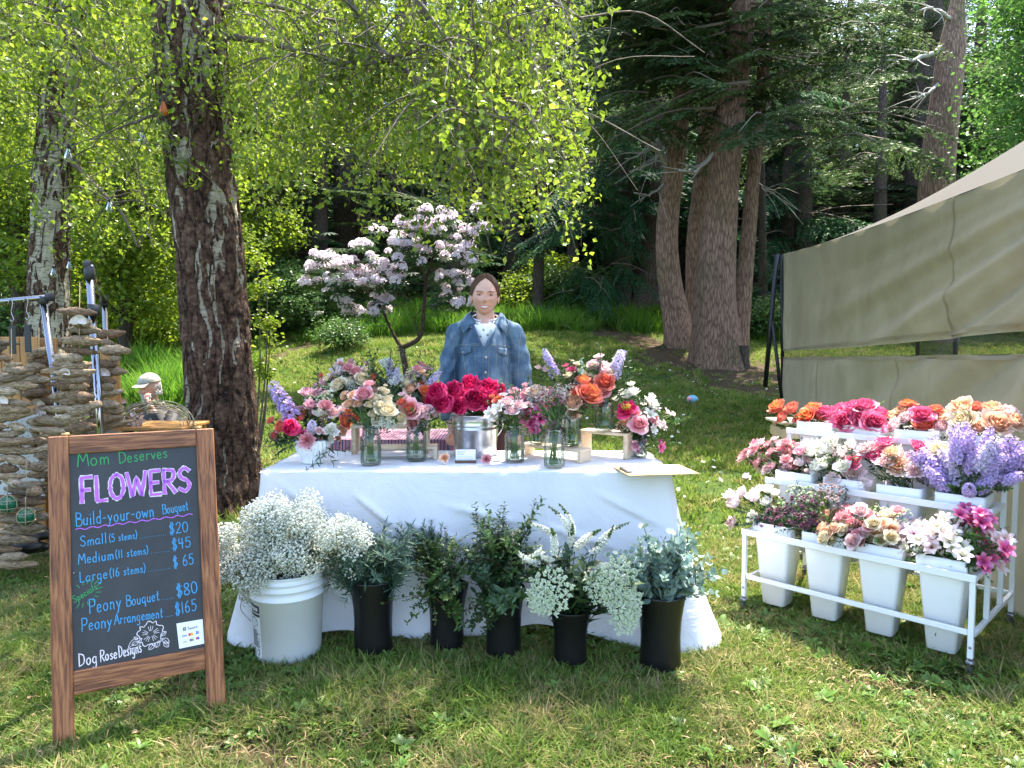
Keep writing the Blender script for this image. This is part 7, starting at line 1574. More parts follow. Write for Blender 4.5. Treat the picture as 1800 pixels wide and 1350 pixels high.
rk_bunch(2, 1, 'white square bucket of hot pink roses, second on the top tier', 'big hot pink garden roses on the top tier', [('rose_hot', 510, 120, 85), ('rose_hot', 560, 150, 95, -.05), ('rose_hot', 600, 95, 85, .03), ('rose_hot', 650, 88, 85), ('rose_hot', 690, 155, 95, -.05), ('rose_hot', 640, 145, 90, -.04), ('rose_hot', 715, 125, 80), ('rose_hot', 545, 100, 70, .04), ('rose_hot', 655, 182, 60, -.07)])
rk_bunch(2, 2, 'white square bucket of mixed peach and coral roses, third on the top tier', 'peach roses mixed with coral and pink ones on the top tier', [('rose_peach', 820, 110, 85), ('rose_orange', 840, 82, 70, .04), ('rose_hot', 900, 125, 85), ('rose_coral', 908, 165, 90, -.05), ('rose_peach', 770, 135, 75), ('rose_pale', 785, 170, 70, -.04), ('rose_coral', 965, 105, 60, .05), ('rose_pale', 830, 140, 60, -.03)], [(S_lance, 850, 190, .5)])
rk_bunch(2, 3, 'white square bucket of large peach roses, right end of the top tier', 'large pale peach garden roses at the right of the top tier', [('rose_peach', 1000, 135, 90), ('rose_peach', 1075, 90, 100), ('rose_cream', 1085, 148, 105, -.05), ('rose_coral', 1135, 90, 60, .05), ('rose_peach', 1210, 100, 95, .02), ('rose_peach', 1230, 160, 110, -.05), ('rose_peach', 1305, 150, 90), ('rose_peach', 1150, 175, 75, -.05), ('rose_pale', 1285, 115, 75, .05), ('rose_pale', 990, 175, 60)])
rk_bunch(1, 0, 'white square bucket of small pink carnations, left end of the middle tier', 'small salmon pink spray carnations at the left of the middle tier', fill(['carn_pink', 'carn_pink', 'carn_pale', 'lisi_mauve'], 245, 300, 140, 75, 34, 34, 58, 0, 3), [(S_mid, 150 + 35 * k, 330 + (k % 3) * 15, .5) for k in range(8)])
rk_bunch(1, 1, 'white square bucket of white lisianthus, second on the middle tier', 'cream white and blush lisianthus on the middle tier', fill(['lisi_white', 'lisi_white', 'lisi_white', 'lisi_blush'], 470, 320, 110, 80, 22, 56, 74, 0, 4) + [('lisi_blush', 600, 385, 85, -.06), ('lisi_blush', 640, 425, 60, -.06), ('lisi_blush', 510, 405, 60, -.06), ('lisi_blush', 590, 260, 55)], [(S_mid, 400 + 35 * k, 270 + (k % 3) * 45, .5) for k in range(7)])
rk_bunch(1, 2, 'white square bucket of pink carnations, third on the middle tier', 'hot pink and peach carnations on bare stems on the middle tier', [('carn_hot', 590, 335, 85, -.04), ('carn_pale', 660, 270, 80), ('carn_hot', 735, 245, 85, .02), ('carn_hot', 720, 300, 75, -.03), ('carn_peach', 790, 345, 95, -.06), ('carn_pale', 830, 310, 75), ('carn_peach', 765, 290, 75, -.02), ('carn_pale', 740, 325, 70, -.05), ('carn_pink', 700, 270, 70), ('carn_hot', 680, 300, 60, -.02), ('carn_pale', 870, 370, 70, -.04), ('carn_hot', 890, 265, 75, .06), ('carn_cream', 975, 275, 85, .06), ('carn_pale', 640, 300, 70)], [(S_mid, 680, 380, .4), (S_rose, 740, 390, .5), (S_rose, 820, 400, .5)])
def stk(n, seed):
    r = np.random.default_rng(seed); out = []
    for i in range(n):
        a = r.random() * 6.28; q = math.sqrt(r.random()); u = 1100 + 230 * q * math.cos(a) + 20; v = 345 + 105 * q * math.sin(a) - 20 * (u > 1050) * (u < 1200); out.append(('stock_lav' if r.random() < .75 else 'stock_pale', u, v, r.uniform(105, 150), r.uniform(-.10, .10)))
    return out + [('stock_lav', 900, 330, 120, -.04), ('stock_lav', 880, 370, 100, -.04), ('stock_lav', 1090, 235, 140, 0), ('stock_lav', 1290, 290, 130, 0), ('stock_lav', 1320, 340, 130, 0), ('stock_lav', 1110, 450, 120, -.1), ('stock_lav', 960, 400, 120, -.08)]
rk_bunch(1, 3, 'white square bucket of lavender stock, right end of the middle tier', 'big fluffy bunch of lavender stock spilling over the middle tier', stk(46, 5), [(S_mid, 1000, 455, .5), (S_mid, 1150, 490, .5)], fsc=1.15)
rk_bunch(0, 0, 'white square bucket of blush lisianthus, left end of the front tier', 'blush lisianthus with long buds at the left of the front tier', [('lisi_blush', 60, 480, 60), ('lisi_blush', 80, 512, 75, -.03), ('lisi_blush', 168, 485, 75, -.02), ('lisi_white', 160, 572, 50, -.05), ('lisi_pink', 70, 600, 60, -.05), ('lisi_blush', 115, 470, 60, .02), ('lisi_white', 215, 510, 55), ('lisi_white', 225, 455, 55, .03), ('lisi_white', 190, 450, 45, .03), ('lisi_blush', 130, 395, 35, .05), ('lisi_white', 260, 470, 45, .03)], [(S_rose, 100 + 15 * k, 540 + (k % 4) * 18, .7) for k in range(10)] + [(S_mid, 170, 540, .6), (S_mid, 230, 560, .6), (S_mid, 40, 490, .4), (S_mid, 270, 480, .5)])
rk_bunch(0, 1, 'white square bucket of wine red astrantia, second on the front tier', 'dark wine red astrantia stars on the front tier', fill(['astr_wine'], 345, 570, 110, 80, 30, 56, 74, -.02, 6) + fill(['astr_dusty'], 500, 495, 55, 50, 9, 54, 70, .03, 7) + fill(['astr_lime'], 375, 480, 55, 30, 7, 50, 62, .05, 8) + fill(['astr_wine'], 240, 590, 45, 40, 6, 50, 60, 0, 9), [(S_mid, 300 + 30 * k, 600, .5) for k in range(7)])
rk_bunch(0, 2, 'white square bucket of peach and pink spray roses, third on the front tier', 'small peach cream and pink spray roses on the front tier', fill(['rose_peach', 'rose_cream'], 500, 610, 60, 65, 13, 48, 62, -.04, 10) + fill(['rose_pink', 'rose_pale', 'rose_pink'], 610, 600, 70, 85, 18, 50, 64, -.02, 11) + fill(['rose_cream', 'rose_peach'], 720, 635, 65, 40, 9, 48, 60, -.03, 12) + fill(['rose_pink', 'rose_cream', 'astr_lime'], 760, 565, 60, 30, 7, 45, 58, .03, 13), [(S_mid, 480 + 35 * k, 640 + (k % 3) * 20, .5) for k in range(9)])
rk_bunch(0, 3, 'white square bucket of alstroemeria, right end of the front tier', 'white and magenta alstroemeria with long green leaves at the right of the front tier', fill(['alst_pale', 'alst_lil', 'alst_white'], 890, 665, 140, 70, 26, 52, 68, -.03, 14) + fill(['alst_white'], 1045, 690, 65, 60, 14, 58, 74, -.04, 15) + fill(['alst_mag', 'alst_mag', 'alst_pale'], 1185, 700, 85, 120, 21, 50, 66, 0, 16) + fill(['alst_mag'], 1110, 575, 60, 40, 8, 50, 64, .03, 17) + fill(['alst_white'], 1010, 600, 50, 25, 5, 50, 60, .02, 19),
         [(S_alst, 1110 + 24 * k, 610 + (k * 37 % 5) * 45, .75) for k in range(7)] + [(S_alst, 750 + 40 * k, 770 - (k % 3) * 30, .8) for k in range(5)] + [(S_alst, 1010 + 32 * k, 800 + (k % 3) * 35, 1.1) for k in range(6)] + [(S_alst, 850 + 50 * k, 600 + (k % 2) * 60, .8) for k in range(8)] + [(S_alst, 1150, 880, 1.2), (S_alst, 1120, 860, 1.1), (S_alst, 1170, 900, 1.1), (S_alst, 1200, 640, .8), (S_alst, 830, 810, .8)])
# pale wood crate beyond the rack
q = P(1383, 800, 4.6); t = thing('wooden_crate', 'pale wooden crate standing behind the left end of the rack', 'crate', (q.x + .05, q.y, gz(q.x, q.y)))
for k, z in enumerate([.15, .35, .55, .72]): MB().addg(chbox(0, -.13, z, .22, .012, .06, .002)).build('slat', pine_m, t, None, False); MB().addg(chbox(-.11, 0, z, .012, .25, .06, .002)).build('slat', pine_m, t, None, False)
for sx in (-1, 1):
    for sy in (-1, 1): MB().addg(chbox(sx * .095, sy * .11, .39, .02, .02, .78, .002)).build('leg', pine_m, t, None, False)
MB().addg(chbox(-.01, 0, .79, .27, .28, .016, .002)).build('crate_top', pine_m, t, None, False)
# ------------------------------------------------------------------ tan tent
m, nt, p, out = nodes('tan_canvas'); v = texco(nt, 'Object', (1, 1, 1)); n = noisetex(nt, v, 2.2, 5, 0.6, 0.4); r = ramp(nt, [(0.3, (0.34, 0.285, 0.195)), (0.7, (0.45, 0.38, 0.27))]); nt.links.new(n, r.inputs[0]); nt.links.new(r.outputs[0], p.inputs['Base Color']); p.inputs['Roughness'].default_value = 0.5; p.inputs['Specular IOR Level'].default_value = .4
nt.links.new(bump(nt, noisetex(nt, texco(nt, 'Object', (1, 1, 1.6)), 3.0, 5, 0.62, .25), 0.35, .03), p.inputs['Normal'])
tr = N(nt, 'ShaderNodeBsdfTranslucent'); nt.links.new(r.outputs[0], tr.inputs[0]); mx = N(nt, 'ShaderNodeMixShader'); mx.inputs[0].default_value = .38; nt.links.new(p.outputs[0], mx.inputs[1]); nt.links.new(tr.outputs[0], mx.inputs[2]); nt.links.new(mx.outputs[0], out.inputs[0]); canvas = m
def cloth(name, c, tr_=.3):
    m, nt, p, out = nodes(name); p.inputs['Base Color'].default_value = (*c, 1); p.inputs['Roughness'].default_value = .95; p.inputs['Specular IOR Level'].default_value = .05; tr = N(nt, 'ShaderNodeBsdfTranslucent'); tr.inputs[0].default_value = (*c, 1)
    mx = N(nt, 'ShaderNodeMixShader'); mx.inputs[0].default_value = tr_; nt.links.new(p.outputs[0], mx.inputs[1]); nt.links.new(tr.outputs[0], mx.inputs[2]); nt.links.new(mx.outputs[0], out.inputs[0]); return m
A0 = P(1374, 690, 10.4); A1 = P(1800, 900, 3.35); A2 = np.array(A1) + (np.array(A1) - np.array(A0)) * .16
za0, za1 = float(P(1374, 446, 10.4).z), float(P(1800, 306, 3.35).z)
tn = thing('canopy_tent', 'tan canvas tent with a dark mesh window strip at the right edge', 'tent', (A0.x, A0.y, gz(A0.x, A0.y))); OT = np.array(tn.location)
D0 = np.array([A0.x, A0.y]); D1 = np.array([A2[0], A2[1]]); LT = np.linalg.norm(D1 - D0); dT = (D1 - D0) / LT; nT = np.array([-dT[1], dT[0]]); nT = nT if nT @ np.array([-1, 0]) > 0 else -nT
def gzs(x, y): return ground_z(np.asarray(x), np.asarray(y))
def wall(f, h):
    """f along the wall from the far corner, h 0 ground .. 1 eave; folds fan out from the upper near end"""
    s = f * LT; x = D0[0] + dT[0] * s; y = D0[1] + dT[1] * s; zt_ = za0 + (za1 - za0) * f - .05 * np.sin(np.pi * f); zb_ = gzs(x, y) + .03; z = zb_ + (zt_ - zb_) * h
    a = np.arctan2((1 - h) * 2.0 + .05, (1.06 - f) * 3.2); rr_ = np.hypot((1 - h) * 2.0, (1.06 - f) * LT)
    amp = .034 * np.clip(1.3 - (1.0 - f) * 1.6, 0, 1) * np.clip((1 - h) * 3, 0, 1)
    o = amp * np.sin(a * 26) + .012 * amp / .034 * np.sin(a * 61 + 1) + .03 * (1 - h) * np.sin(s * 3.1 + h * 3) * .6
    o = o + .022 * np.exp(-f * LT / .5) * np.sin(f * LT * 26 + h * 2) * (.3 + h) + .006 * np.sin(s * 7 - h * 9 + np.sin(h * 7)) + .04 * (1 - h) ** 1.5 * f
    return x + nT[0] * o - OT[0], y + nT[1] * o - OT[1], z - OT[2]
hU = lambda f: (P(1385, 618, 10.4).z + .0 * f)
def hline(f, dz):       # height fraction of a horizontal line measured in the photo
    zt_ = za0 + (za1 - za0) * f; s = f * LT; x = D0[0] + dT[0] * s; y = D0[1] + dT[1] * s; zb_ = gzs(x, y) + .03; return (dz - zb_) / (zt_ - zb_)
z_up0, z_up1 = P(1380, 617, 10.4).z, P(1800, 575, 3.35).z; z_lo0, z_lo1 = P(1380, 628, 10.4).z, P(1800, 622, 3.35).z
ff1 = 1 / 1.16
def zu(f): return z_up0 + (z_up1 - z_up0) * f / ff1
def zl(f): return z_lo0 + (z_lo1 - z_lo0) * f / ff1
MB().addg(grid(lambda U, V_: wall(U, hline(U, zu(U)) + (1 - hline(U, zu(U))) * V_), 260, 60)).build('upper_wall', canvas, tn)
MB().addg(grid(lambda U, V_: wall(U, hline(U, zl(U)) * V_), 260, 46)).build('lower_wall', canvas, tn)
for zz in (zu, zl): MB().addg(grid(lambda U, V_: (wall(U, hline(U, zz(U)) + .012 * V_)[0] + nT[0] * .004, wall(U, hline(U, zz(U)))[1] + nT[1] * .004, zz(U) + .03 * V_ * (1 if zz is zu else -1) - OT[2]), 120, 3, 0, 1, 0, 1)).build('hem', canvas, tn)
m, nt, p, out = nodes('mesh_window'); tp = N(nt, 'ShaderNodeBsdfTransparent'); p.inputs['Base Color'].default_value = (.02, .02, .02, 1); mx = N(nt, 'ShaderNodeMixShader'); mx.inputs[0].default_value = .62; nt.links.new(tp.outputs[0], mx.inputs[1]); nt.links.new(p.outputs[0], mx.inputs[2]); nt.links.new(mx.outputs[0], out.inputs[0])
MB().addg(grid(lambda U, V_: wall(U, hline(U, zl(U)) + (hline(U, zu(U)) - hline(U, zl(U))) * V_), 120, 6)).build('mesh_window', m, tn)
for f0, lo_f, hi_f in ((.62, 0, 1), (.30, 0, 1), (.74, 1, 0)):     # stitched seams
    hh = lambda U, V_: hline(U, zl(U)) * V_ if hi_f else hline(U, zu(U)) + (1 - hline(U, zu(U))) * V_
    MB().addg(grid(lambda U, V_: tuple(c + d for c, d in zip(wall(U, hh(U, V_)), (nT[0] * .005, nT[1] * .005, 0))), 3, 50, f0, f0 + .003)).build('seam', canvas, tn)
# roof sloping up and away from the eave
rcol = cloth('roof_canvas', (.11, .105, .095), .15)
def roof(U, V_):
    f = U; s = f * LT; x = D0[0] + dT[0] * s; y = D0[1] + dT[1] * s; z = za0 + (za1 - za0) * f - .05 * np.sin(np.pi * f)
    rise = 1.5 * np.minimum(V_ * 2.5, 2 - V_ * 1.5).clip(0, 1) * np.clip(f * 1.5, 0, 1) ; return x - nT[0] * 5.5 * V_ - OT[0], y - nT[1] * 5.5 * V_ - OT[1], z + rise - OT[2] + .003
MB().addg(grid(roof, 60, 16)).build('roof', rcol, tn)
blkm = plain('black_frame_metal', (.02, .02, .022), .4, .3)
def bar(a, b, r_, nm, par, o, mt=None): MB().addg(tube([Vector(a) - Vector(o), Vector(b) - Vector(o)], r_, 8)).build(nm, mt or blkm, par)
g0 = gz(A0.x - .1, A0.y)
bar(P(1345, 680, 10.3), P(1366, 447, 10.35), .035, 'leg', tn, OT); bar(P(1358, 565, 10.3), P(1374, 700, 10.1), .026, 'brace', tn, OT); bar(P(1376, 700, 10.3), P(1374, 448, 10.4), .025, 'leg', tn, OT)
far_b = V3(A0.x + 2.2, A0.y + .4, 0); bar(V3(far_b.x, far_b.y, gz(far_b.x, far_b.y)), V3(far_b.x, far_b.y, 2.7), .03, 'leg', tn, OT)
# second bluish canopy roof behind
p0 = P(1690, 335, 5.2); t = thing('canopy_tent', 'blue grey canopy roof peeking over the tan tent at the right edge', 'tent', (4.8, 4.6, gz(4.8, 4.6))); O = t.location.copy()
a, b, c, d = P(1690, 334, 6.0) - O, P(1905, 205, 4.0) - O, P(1905, 300, 4.0) - O + V3(.6, 0, 0), P(1700, 345, 6.0) - O + V3(.6, 0, 0)
c = b + V3(1.6, .3, -.5); d = a + V3(1.6, .3, -.6)
MB().addg(grid(lambda U, V_: tuple((a[i] * (1 - U) + b[i] * U) * (1 - V_) + (d[i] * (1 - U) + c[i] * U) * V_ - (i == 2) * .05 * np.sin(3.14 * U) for i in range(3)), 30, 10)).build('roof', cloth('blue_grey_canvas', (.24, .28, .40), .3), t)
dn = V3(0, 0, -.28)
MB().addg(grid(lambda U, V_: tuple(a[i] * (1 - U) + b[i] * U + dn[i] * V_ - (i == 2) * .05 * np.sin(3.14 * U) for i in range(3)), 30, 5)).build('valance', cloth('blue_grey_canvas2', (.24, .28, .40), .3), t)
for e in (a, b, c, d): MB().addg(tube([tuple(e), (e.x, e.y, .0)], .02, 8)).build('leg', blkm, t)

# ------------------------------------------------------------------ driftwood stall at the left
chrome = bpy.data.materials.new('chrome'); chrome.use_nodes = True; pb = chrome.node_tree.nodes['Principled BSDF']; pb.inputs['Base Color'].default_value = (.30, .30, .32, 1); pb.inputs['Metallic'].default_value = 1; pb.inputs['Roughness'].default_value = .12
def prod(nm, label, lst, joints, loc):
    t = thing(nm, label, 'garment rack', loc); O = Vector(loc)
    for a, b, r_ in lst: bar(a, b, r_, 'pipe', t, O, chrome)
    for c_, r_, l in joints: MB().addg(tube([c_ - O - Vector(l), c_ - O + Vector(l)], r_, 12)).build('joint', blk, t)
    return t
YA = 3.9
a = P(-60, 536, YA); b = P(90, 522, YA); c_ = P(112, 668, YA - .05); e = P(126, 1000, YA - .1)
prod('garment_rack', 'chrome clothes rack with a horizontal bar at the left edge', [(a, b, .016), (P(76, 524, YA), V3(e.x + .05, e.y, .02), .018), (P(-55, 536, YA), V3(P(-55, 536, YA).x - .05, YA, .02), .018)], [(P(88, 522, YA), .024, (.015, 0, 0)), (P(77, 528, YA), .023, (.004, 0, .02))], (P(20, 900, YA).x, YA, 0))
YB = 3.75
prod('garment_rack', 'second chrome clothes rack whose tilted upright rises above the driftwood', [(P(157, 470, YB), V3(P(190, 900, YB).x, YB, .02), .020), (P(160, 470, YB + .0), P(184, 530, YB + 1.0), .017), (P(184, 530, YB + 1.0), V3(P(190, 640, YB + 1).x, YB + 1, .02), .018)], [(P(155, 466, YB), .026, (.012, 0, 0)), (P(157, 480, YB), .025, (.002, 0, .035)), (P(183, 528, YB + 1), .026, (.002, 0, .035)), (P(165, 545, YB - .01), .03, (.002, 0, .03))], (P(175, 900, YB).x, YB, 0))
orange_w = plain('orange_cedar', (.42, .20, .06), .5, var=.25, nsc=6, stretch=(8, 8, 1))
for (u0, u1, v0, Yp, lb) in [(-30, 68, 592, 4.35, 'orange wooden panel with fence boards at the left edge'), (40, 100, 594, 4.45, 'orange wooden board panel between the driftwood strings'), (176, 210, 612, 4.4, 'orange wooden board panel at the right end of the driftwood')]:
    a, b = P(u0, v0, Yp), P(u1, v0, Yp); t = thing('board_screen', lb, 'screen', ((a.x + b.x) / 2, Yp, 0)); w = b.x - a.x; nb = max(1, round(w / .1))
    for i in range(nb): MB().addg(chbox(-w / 2 + w * (i + .5) / nb, 0, a.z / 2, w / nb - .004, .02, a.z, .003)).build('board', orange_w, t, None, False)
# shelf legs, pegboard, boots, floor bars
t = thing('pegboard_panel', 'white perforated pegboard low behind the green glass floats', 'panel', (P(15, 900, 4.25).x, 4.25, 0)); m = MB().addg(chbox(0, 0, .62, .45, .012, .5, .002)); m.build('board', plain('pegboard_white', (.6, .6, .58), .6), t, None, False)
hm = MB()
for i in range(14):
    for j in range(15):
        a_ = np.arange(6) / 6 * 6.283; hm.add(np.column_stack([-.20 + i * .031 + .0035 * np.cos(a_), np.full(6, -.0075), .40 + j * .031 + .0035 * np.sin(a_)]), [[0, 1, 2], [0, 2, 3], [0, 3, 4], [0, 4, 5]])
tag(hm.build('holes', plain('peg_hole', (.03, .03, .03)), t, None, False), kind='stuff')
q = onz(30, 985, 0); t = thing('black_stand', 'low black metal stand on the grass behind the chalkboard', 'stand', (q.x, q.y, 0))
for y, z in ((0, .10), (.0, .035), (.35, .10)): MB().addg(tube([(-.5, y, z), (.42, y, z)], .009, 8)).build('bar', blkm, t)
for x in (-.45, .38): MB().addg(tube([(x, 0, 0), (x, 0, .11)], .009, 8)).build('leg', blkm, t); MB().addg(tube([(x, 0, .10), (x, .35, .10)], .009, 8)).build('bar', blkm, t); MB().addg(tube([(x, .35, 0), (x, .35, .11)], .009, 8)).build('leg', blkm, t)
lea = plain('black_leather', (.012, .011, .011), .4, var=.3, bmp=.3, bsc=80)
for (u, v, s, lb) in [(25, 940, 1.0, 'crumpled black leather bag lying lowest at the left edge'), (58, 925, .8, 'black leather pouch lying on top of the black bag')]:
    q = P(u, v, 3.95); t = thing('leather_bag', lb, 'bag', (q.x, q.y, q.z - .05)); m = MB()
    for k in range(6): m.addg(ball(1, 16, 9, rf.normal(0, .045 * s, 3) * [2.2, 1, .5], np.array([.12, .07, .045]) * s * rf.uniform(.7, 1.1)))
    o = remesh(m, 'bag_body', lea, .010, 2, t)
    MB().addg(tube(catmull([(-.1, -.03, .03), (-.03, -.05, .10 * s), (.05, -.03, .09 * s), (.11, 0, .02)], 6), .006, 6)).build('strap', lea, t)
# driftwood pieces
def drift(r):
    L_ = 1.0; n = 13; s = np.linspace(0, 1, n); rad = .13 * np.sin(np.pi * np.clip(s, .03, .97)) ** .55 * (1 + .35 * (r.random(n) - .5)); pts = np.column_stack([s - .5, .05 * np.cumsum(r.normal(0, .35, n)) * .3, .03 * np.cumsum(r.normal(0, .5, n)) * .5])
    V, t_, q = tube(pts, rad, 9); V = V + (fbm(V * [2, 8, 8] + r.random() * 50, 1.5, 3) - .5)[:, None] * r.choice([.03, .06, .10]) * np.array([0, 1, 1]); return MB().add(V, t_, q)
m, nt, p, out = nodes('driftwood'); n = noisetex(nt, texco(nt, 'Object', (2, 22, 22)), 2, 6, 0.65, .5); r = ramp(nt, [(0.34, (0.06, 0.042, 0.03)), (0.46, (0.30, 0.23, 0.16)), (0.62, (0.60, 0.52, 0.42))]); nt.links.new(n, r.inputs[0]); oi = N(nt, 'ShaderNodeObjectInfo'); r5 = ramp(nt, [(0, (.55, .50, .44)), (.3, (1, .85, .65)), (.55, (.45, .30, .20)), (.75, (1.3, 1.2, 1.05)), (1, (.8, .62, .45))]); nt.links.new(oi.outputs['Random'], r5.inputs[0]); nt.links.new(mixc(nt, 1.0, r.outputs[0], r5.outputs[0], 'MULTIPLY'), p.inputs['Base Color']); p.inputs['Roughness'].default_value = .85; nt.links.new(bump(nt, n, .8, .02), p.inputs['Normal']); dwm = m
rd_ = np.random.default_rng(12); DW = [drift(rd_).mesh('driftwood', dwm) for _ in range(9)]
sh = MB().addg(grid(lambda U, V_: (np.cos(U * 3.14) * V_ * .03, .012 * np.sin(V_ * 3.14) * (1 + .15 * np.sin(U * 40)) - .012, np.sin(U * 3.14) * V_ * .03), 14, 6)).mesh('shell', plain('shell_white', (.62, .52, .45), .4, var=.25, nsc=60))
rope_m = plain('rope', (.35, .26, .15), .9)
def garland(label, u, v0, v1, Y, w, seed, dx=0):
    r = np.random.default_rng(seed); a = P(u, v0, Y); b = P(u + dx, v1, Y); t = thing('driftwood_garland', label, 'garland', (b.x, Y, b.z), 0, 'driftwood garlands'); z = 0; H_ = a.z - b.z; m = MB(); m.addg(tube([(a.x - b.x, 0, H_ + .14), (0, 0, 0)], .0022, 5)); m.build('string', rope_m, t)
    while z < H_:
        th_ = r.uniform(.032, .058); L_ = w * r.uniform(.5, 1.2) * (1 if r.random() > .12 else .5); x = (a.x - b.x) * z / H_ + r.normal(0, .022)
        if r.random() < .09: place('shell', sh, t, T(x + r.normal(0, .03), -.045, z + .01) @ RX(r.normal(0, .3)) @ SC(r.uniform(1, 1.5)))
        place('driftwood', DW[r.integers(9)], t, T(x, r.normal(0, .012), z + th_ / 2) @ RZ(r.normal(0, .25)) @ RY(r.normal(0, .11)) @ RX(r.random() * 6) @ SC(L_, th_ / .24, th_ / .24)); z += th_ * r.uniform(.82, 1.05)
    return t
garland('widest driftwood garland hanging at the very left edge of the stall', 22, 625, 1000, 3.72, .27, 1)
garland('driftwood garland behind and between the leftmost string and the chrome upright', 70, 620, 880, 3.95, .24, 2)
garland('driftwood garland with small shells just left of the chrome upright', 112, 632, 830, 3.80, .24, 3)
garland('tallest driftwood garland hanging against the tilted chrome upright', 142, 545, 760, 3.60, .18, 4, -4)
garland('driftwood garland hanging in front of the right orange board', 190, 590, 800, 4.05, .22, 5, 2)
garland('short driftwood garland low above the green glass floats', 48, 850, 935, 3.62, .22, 6)
garland('driftwood garland behind the chalkboard top', 165, 640, 860, 4.15, .22, 7)
garland('dark driftwood garland in the second row at the left edge', -20, 600, 900, 3.98, .26, 8)
m, nt, p, out = nodes('green_glass'); p.inputs['Base Color'].default_value = (.02, .28, .14, 1); p.inputs['Roughness'].default_value = .04; p.inputs['Transmission Weight'].default_value = .7; gg = m
for (u, v, lb) in [(14, 886, 'green glass float in a rope net, left one of the pair'), (46, 908, 'green glass float in a rope net, right and lower one of the pair')]:
    q = P(u, v, 3.55); t = thing('glass_float', lb, 'float', q); MB().addg(ball(.042, 24, 14)).build('glass_ball', gg, t); m = MB()
    for k in range(6):
        a_ = np.linspace(0, np.pi, 14); m.addg(tube(np.column_stack([.0445 * np.sin(a_) * math.cos(k * 1.047 + .5 * 0), .0445 * np.sin(a_) * math.sin(k * 1.047), .0445 * np.cos(a_)]), .0022, 5))
    for z in (-.02, .02): a_ = np.linspace(0, 6.283, 24); rr_ = math.sqrt(.0445 ** 2 - z * z); m.addg(tube(np.column_stack([rr_ * np.cos(a_), rr_ * np.sin(a_), np.full(24, z)]), .002, 5))
    m.addg(tube([(0, 0, .044), (0, 0, .10)], .0025, 5)); m.build('rope_net', rope_m, t)
# S-hooks with tags on the bar
for (u, v) in [(18, 533), (45, 530)]:
    q = P(u, v, YA - .02); t = thing('hook_with_tag', 'chrome hook with a black tag hanging from the horizontal bar, ' + ('left one' if u < 30 else 'right one'), 'hook', q)
    MB().addg(tube(catmull([(-.012, 0, -.005), (0, 0, .018), (.014, 0, 0), (.004, 0, -.05), (.016, 0, -.085), (.006, 0, -.10), (-.006, 0, -.088)], 6), .0025, 6)).build('hook', chrome, t)
    MB().addg(chbox(.004, 0, -.20, .036, .008, .15, .004)).build('tag', blk, t, None, False); MB().addg(tube([(.005, 0, -.09), (.004, 0, -.13)], .0015, 4)).build('string', rope_m, t)
# wreath and shell pile on a low table, right of the driftwood
q = P(262, 748, 4.6); t = thing('side_table', 'low wooden table beyond the chalkboard carrying shells and a twig wreath', 'table', (q.x, q.y, 0))
MB().addg(chbox(0, 0, q.z - .0, .62, .4, .02, .003)).build('table_top', orange_w, t, None, False)
for sx in (-1, 1):
    for sy in (-1, 1): MB().addg(chbox(sx * .28, sy * .17, (q.z - .01) / 2, .03, .03, q.z - .012, .003)).build('leg', orange_w, t, None, False)
wr = P(275, 720, 4.5); t2_ = thing('twig_wreath', 'grey green twig wreath with dried blossoms right of the driftwood', 'wreath', (wr.x, wr.y, q.z + .02)); m = MB(); r = np.random.default_rng(8)
for k in range(70):
    a0_ = r.uniform(-.5, 3.6); a_ = a0_ + np.linspace(0, r.uniform(.5, 1.1), 8); rr_ = .18 + r.normal(0, .025); m.addg(tube(np.column_stack([rr_ * 1.1 * np.cos(a_), r.normal(0, .03) + 0 * a_, .55 * rr_ * np.sin(a_) + .02 + r.normal(0, .012)]), .003, 4))
m.build('twigs', plain('grey_twig', (.28, .25, .17), .9, var=.3), t2_)
for k in range(34): 
    a_ = r.uniform(0, 3.14); place('dried_blossom', K['astr_lime' if k % 3 else 'carn_cream0'][0], t2_, T(.19 * math.cos(a_) + r.normal(0, .03), -.03 + r.normal(0, .02), .10 * math.sin(a_) + .03 + r.normal(0, .02)) @ align((r.normal(0, .5), -1, .5)) @ SC(.5))
t3 = thing('shell_pile', 'heap of pale sea shells left of the twig wreath', 'shells', (P(222, 730, 4.5).x, 4.5, q.z + .012))
for k in range(46): place('shell', sh, t3, T(r.normal(0, .05), r.normal(0, .05), abs(r.normal(0, .05))) @ Matrix.Rotation(r.random() * 6, 4, Vector(r.normal(0, 1, 3))) @ SC(r.uniform(.7, 1.2)))

# ------------------------------------------------------------------ striped cloth table and slatted bench behind the flower table
m, nt, p, out = nodes('striped_weave'); v = texco(nt, 'Object', (1, 1, 1)); w = N(nt, 'ShaderNodeTexWave'); nt.links.new(v, w.inputs[0]); w.inputs['Scale'].default_value = 16; w.inputs['Distortion'].default_value = 1.5; w.inputs['Detail'].default_value = 4
r = ramp(nt, [(0, (.02, .03, .10)), (.3, (.45, .04, .06)), (.5, (.65, .6, .58)), (.7, (.03, .04, .12)), (.9, (.5, .10, .08))], 'CONSTANT'); nt.links.new(w.outputs['Fac'], r.inputs[0]); nt.links.new(r.outputs[0], p.inputs['Base Color']); p.inputs['Roughness'].default_value = .9; strp = m
t = thing('supply_table', 'low table under a red white and navy striped cloth behind the flower jars', 'table', (P(690, 760, 4.5).x, 4.5, 0)); zt_ = P(690, 762, 4.5).z
MB().addg(chbox(0, 0, zt_ - .02, .72, .5, .02, .003)).build('table_top', orange_w, t, None, False)
for sx in (-1, 1):
    for sy in (-1, 1): MB().addg(chbox(sx * .32, sy * .2, (zt_ - .03) / 2, .035, .035, zt_ - .032, .003)).build('leg', orange_w, t, None, False)
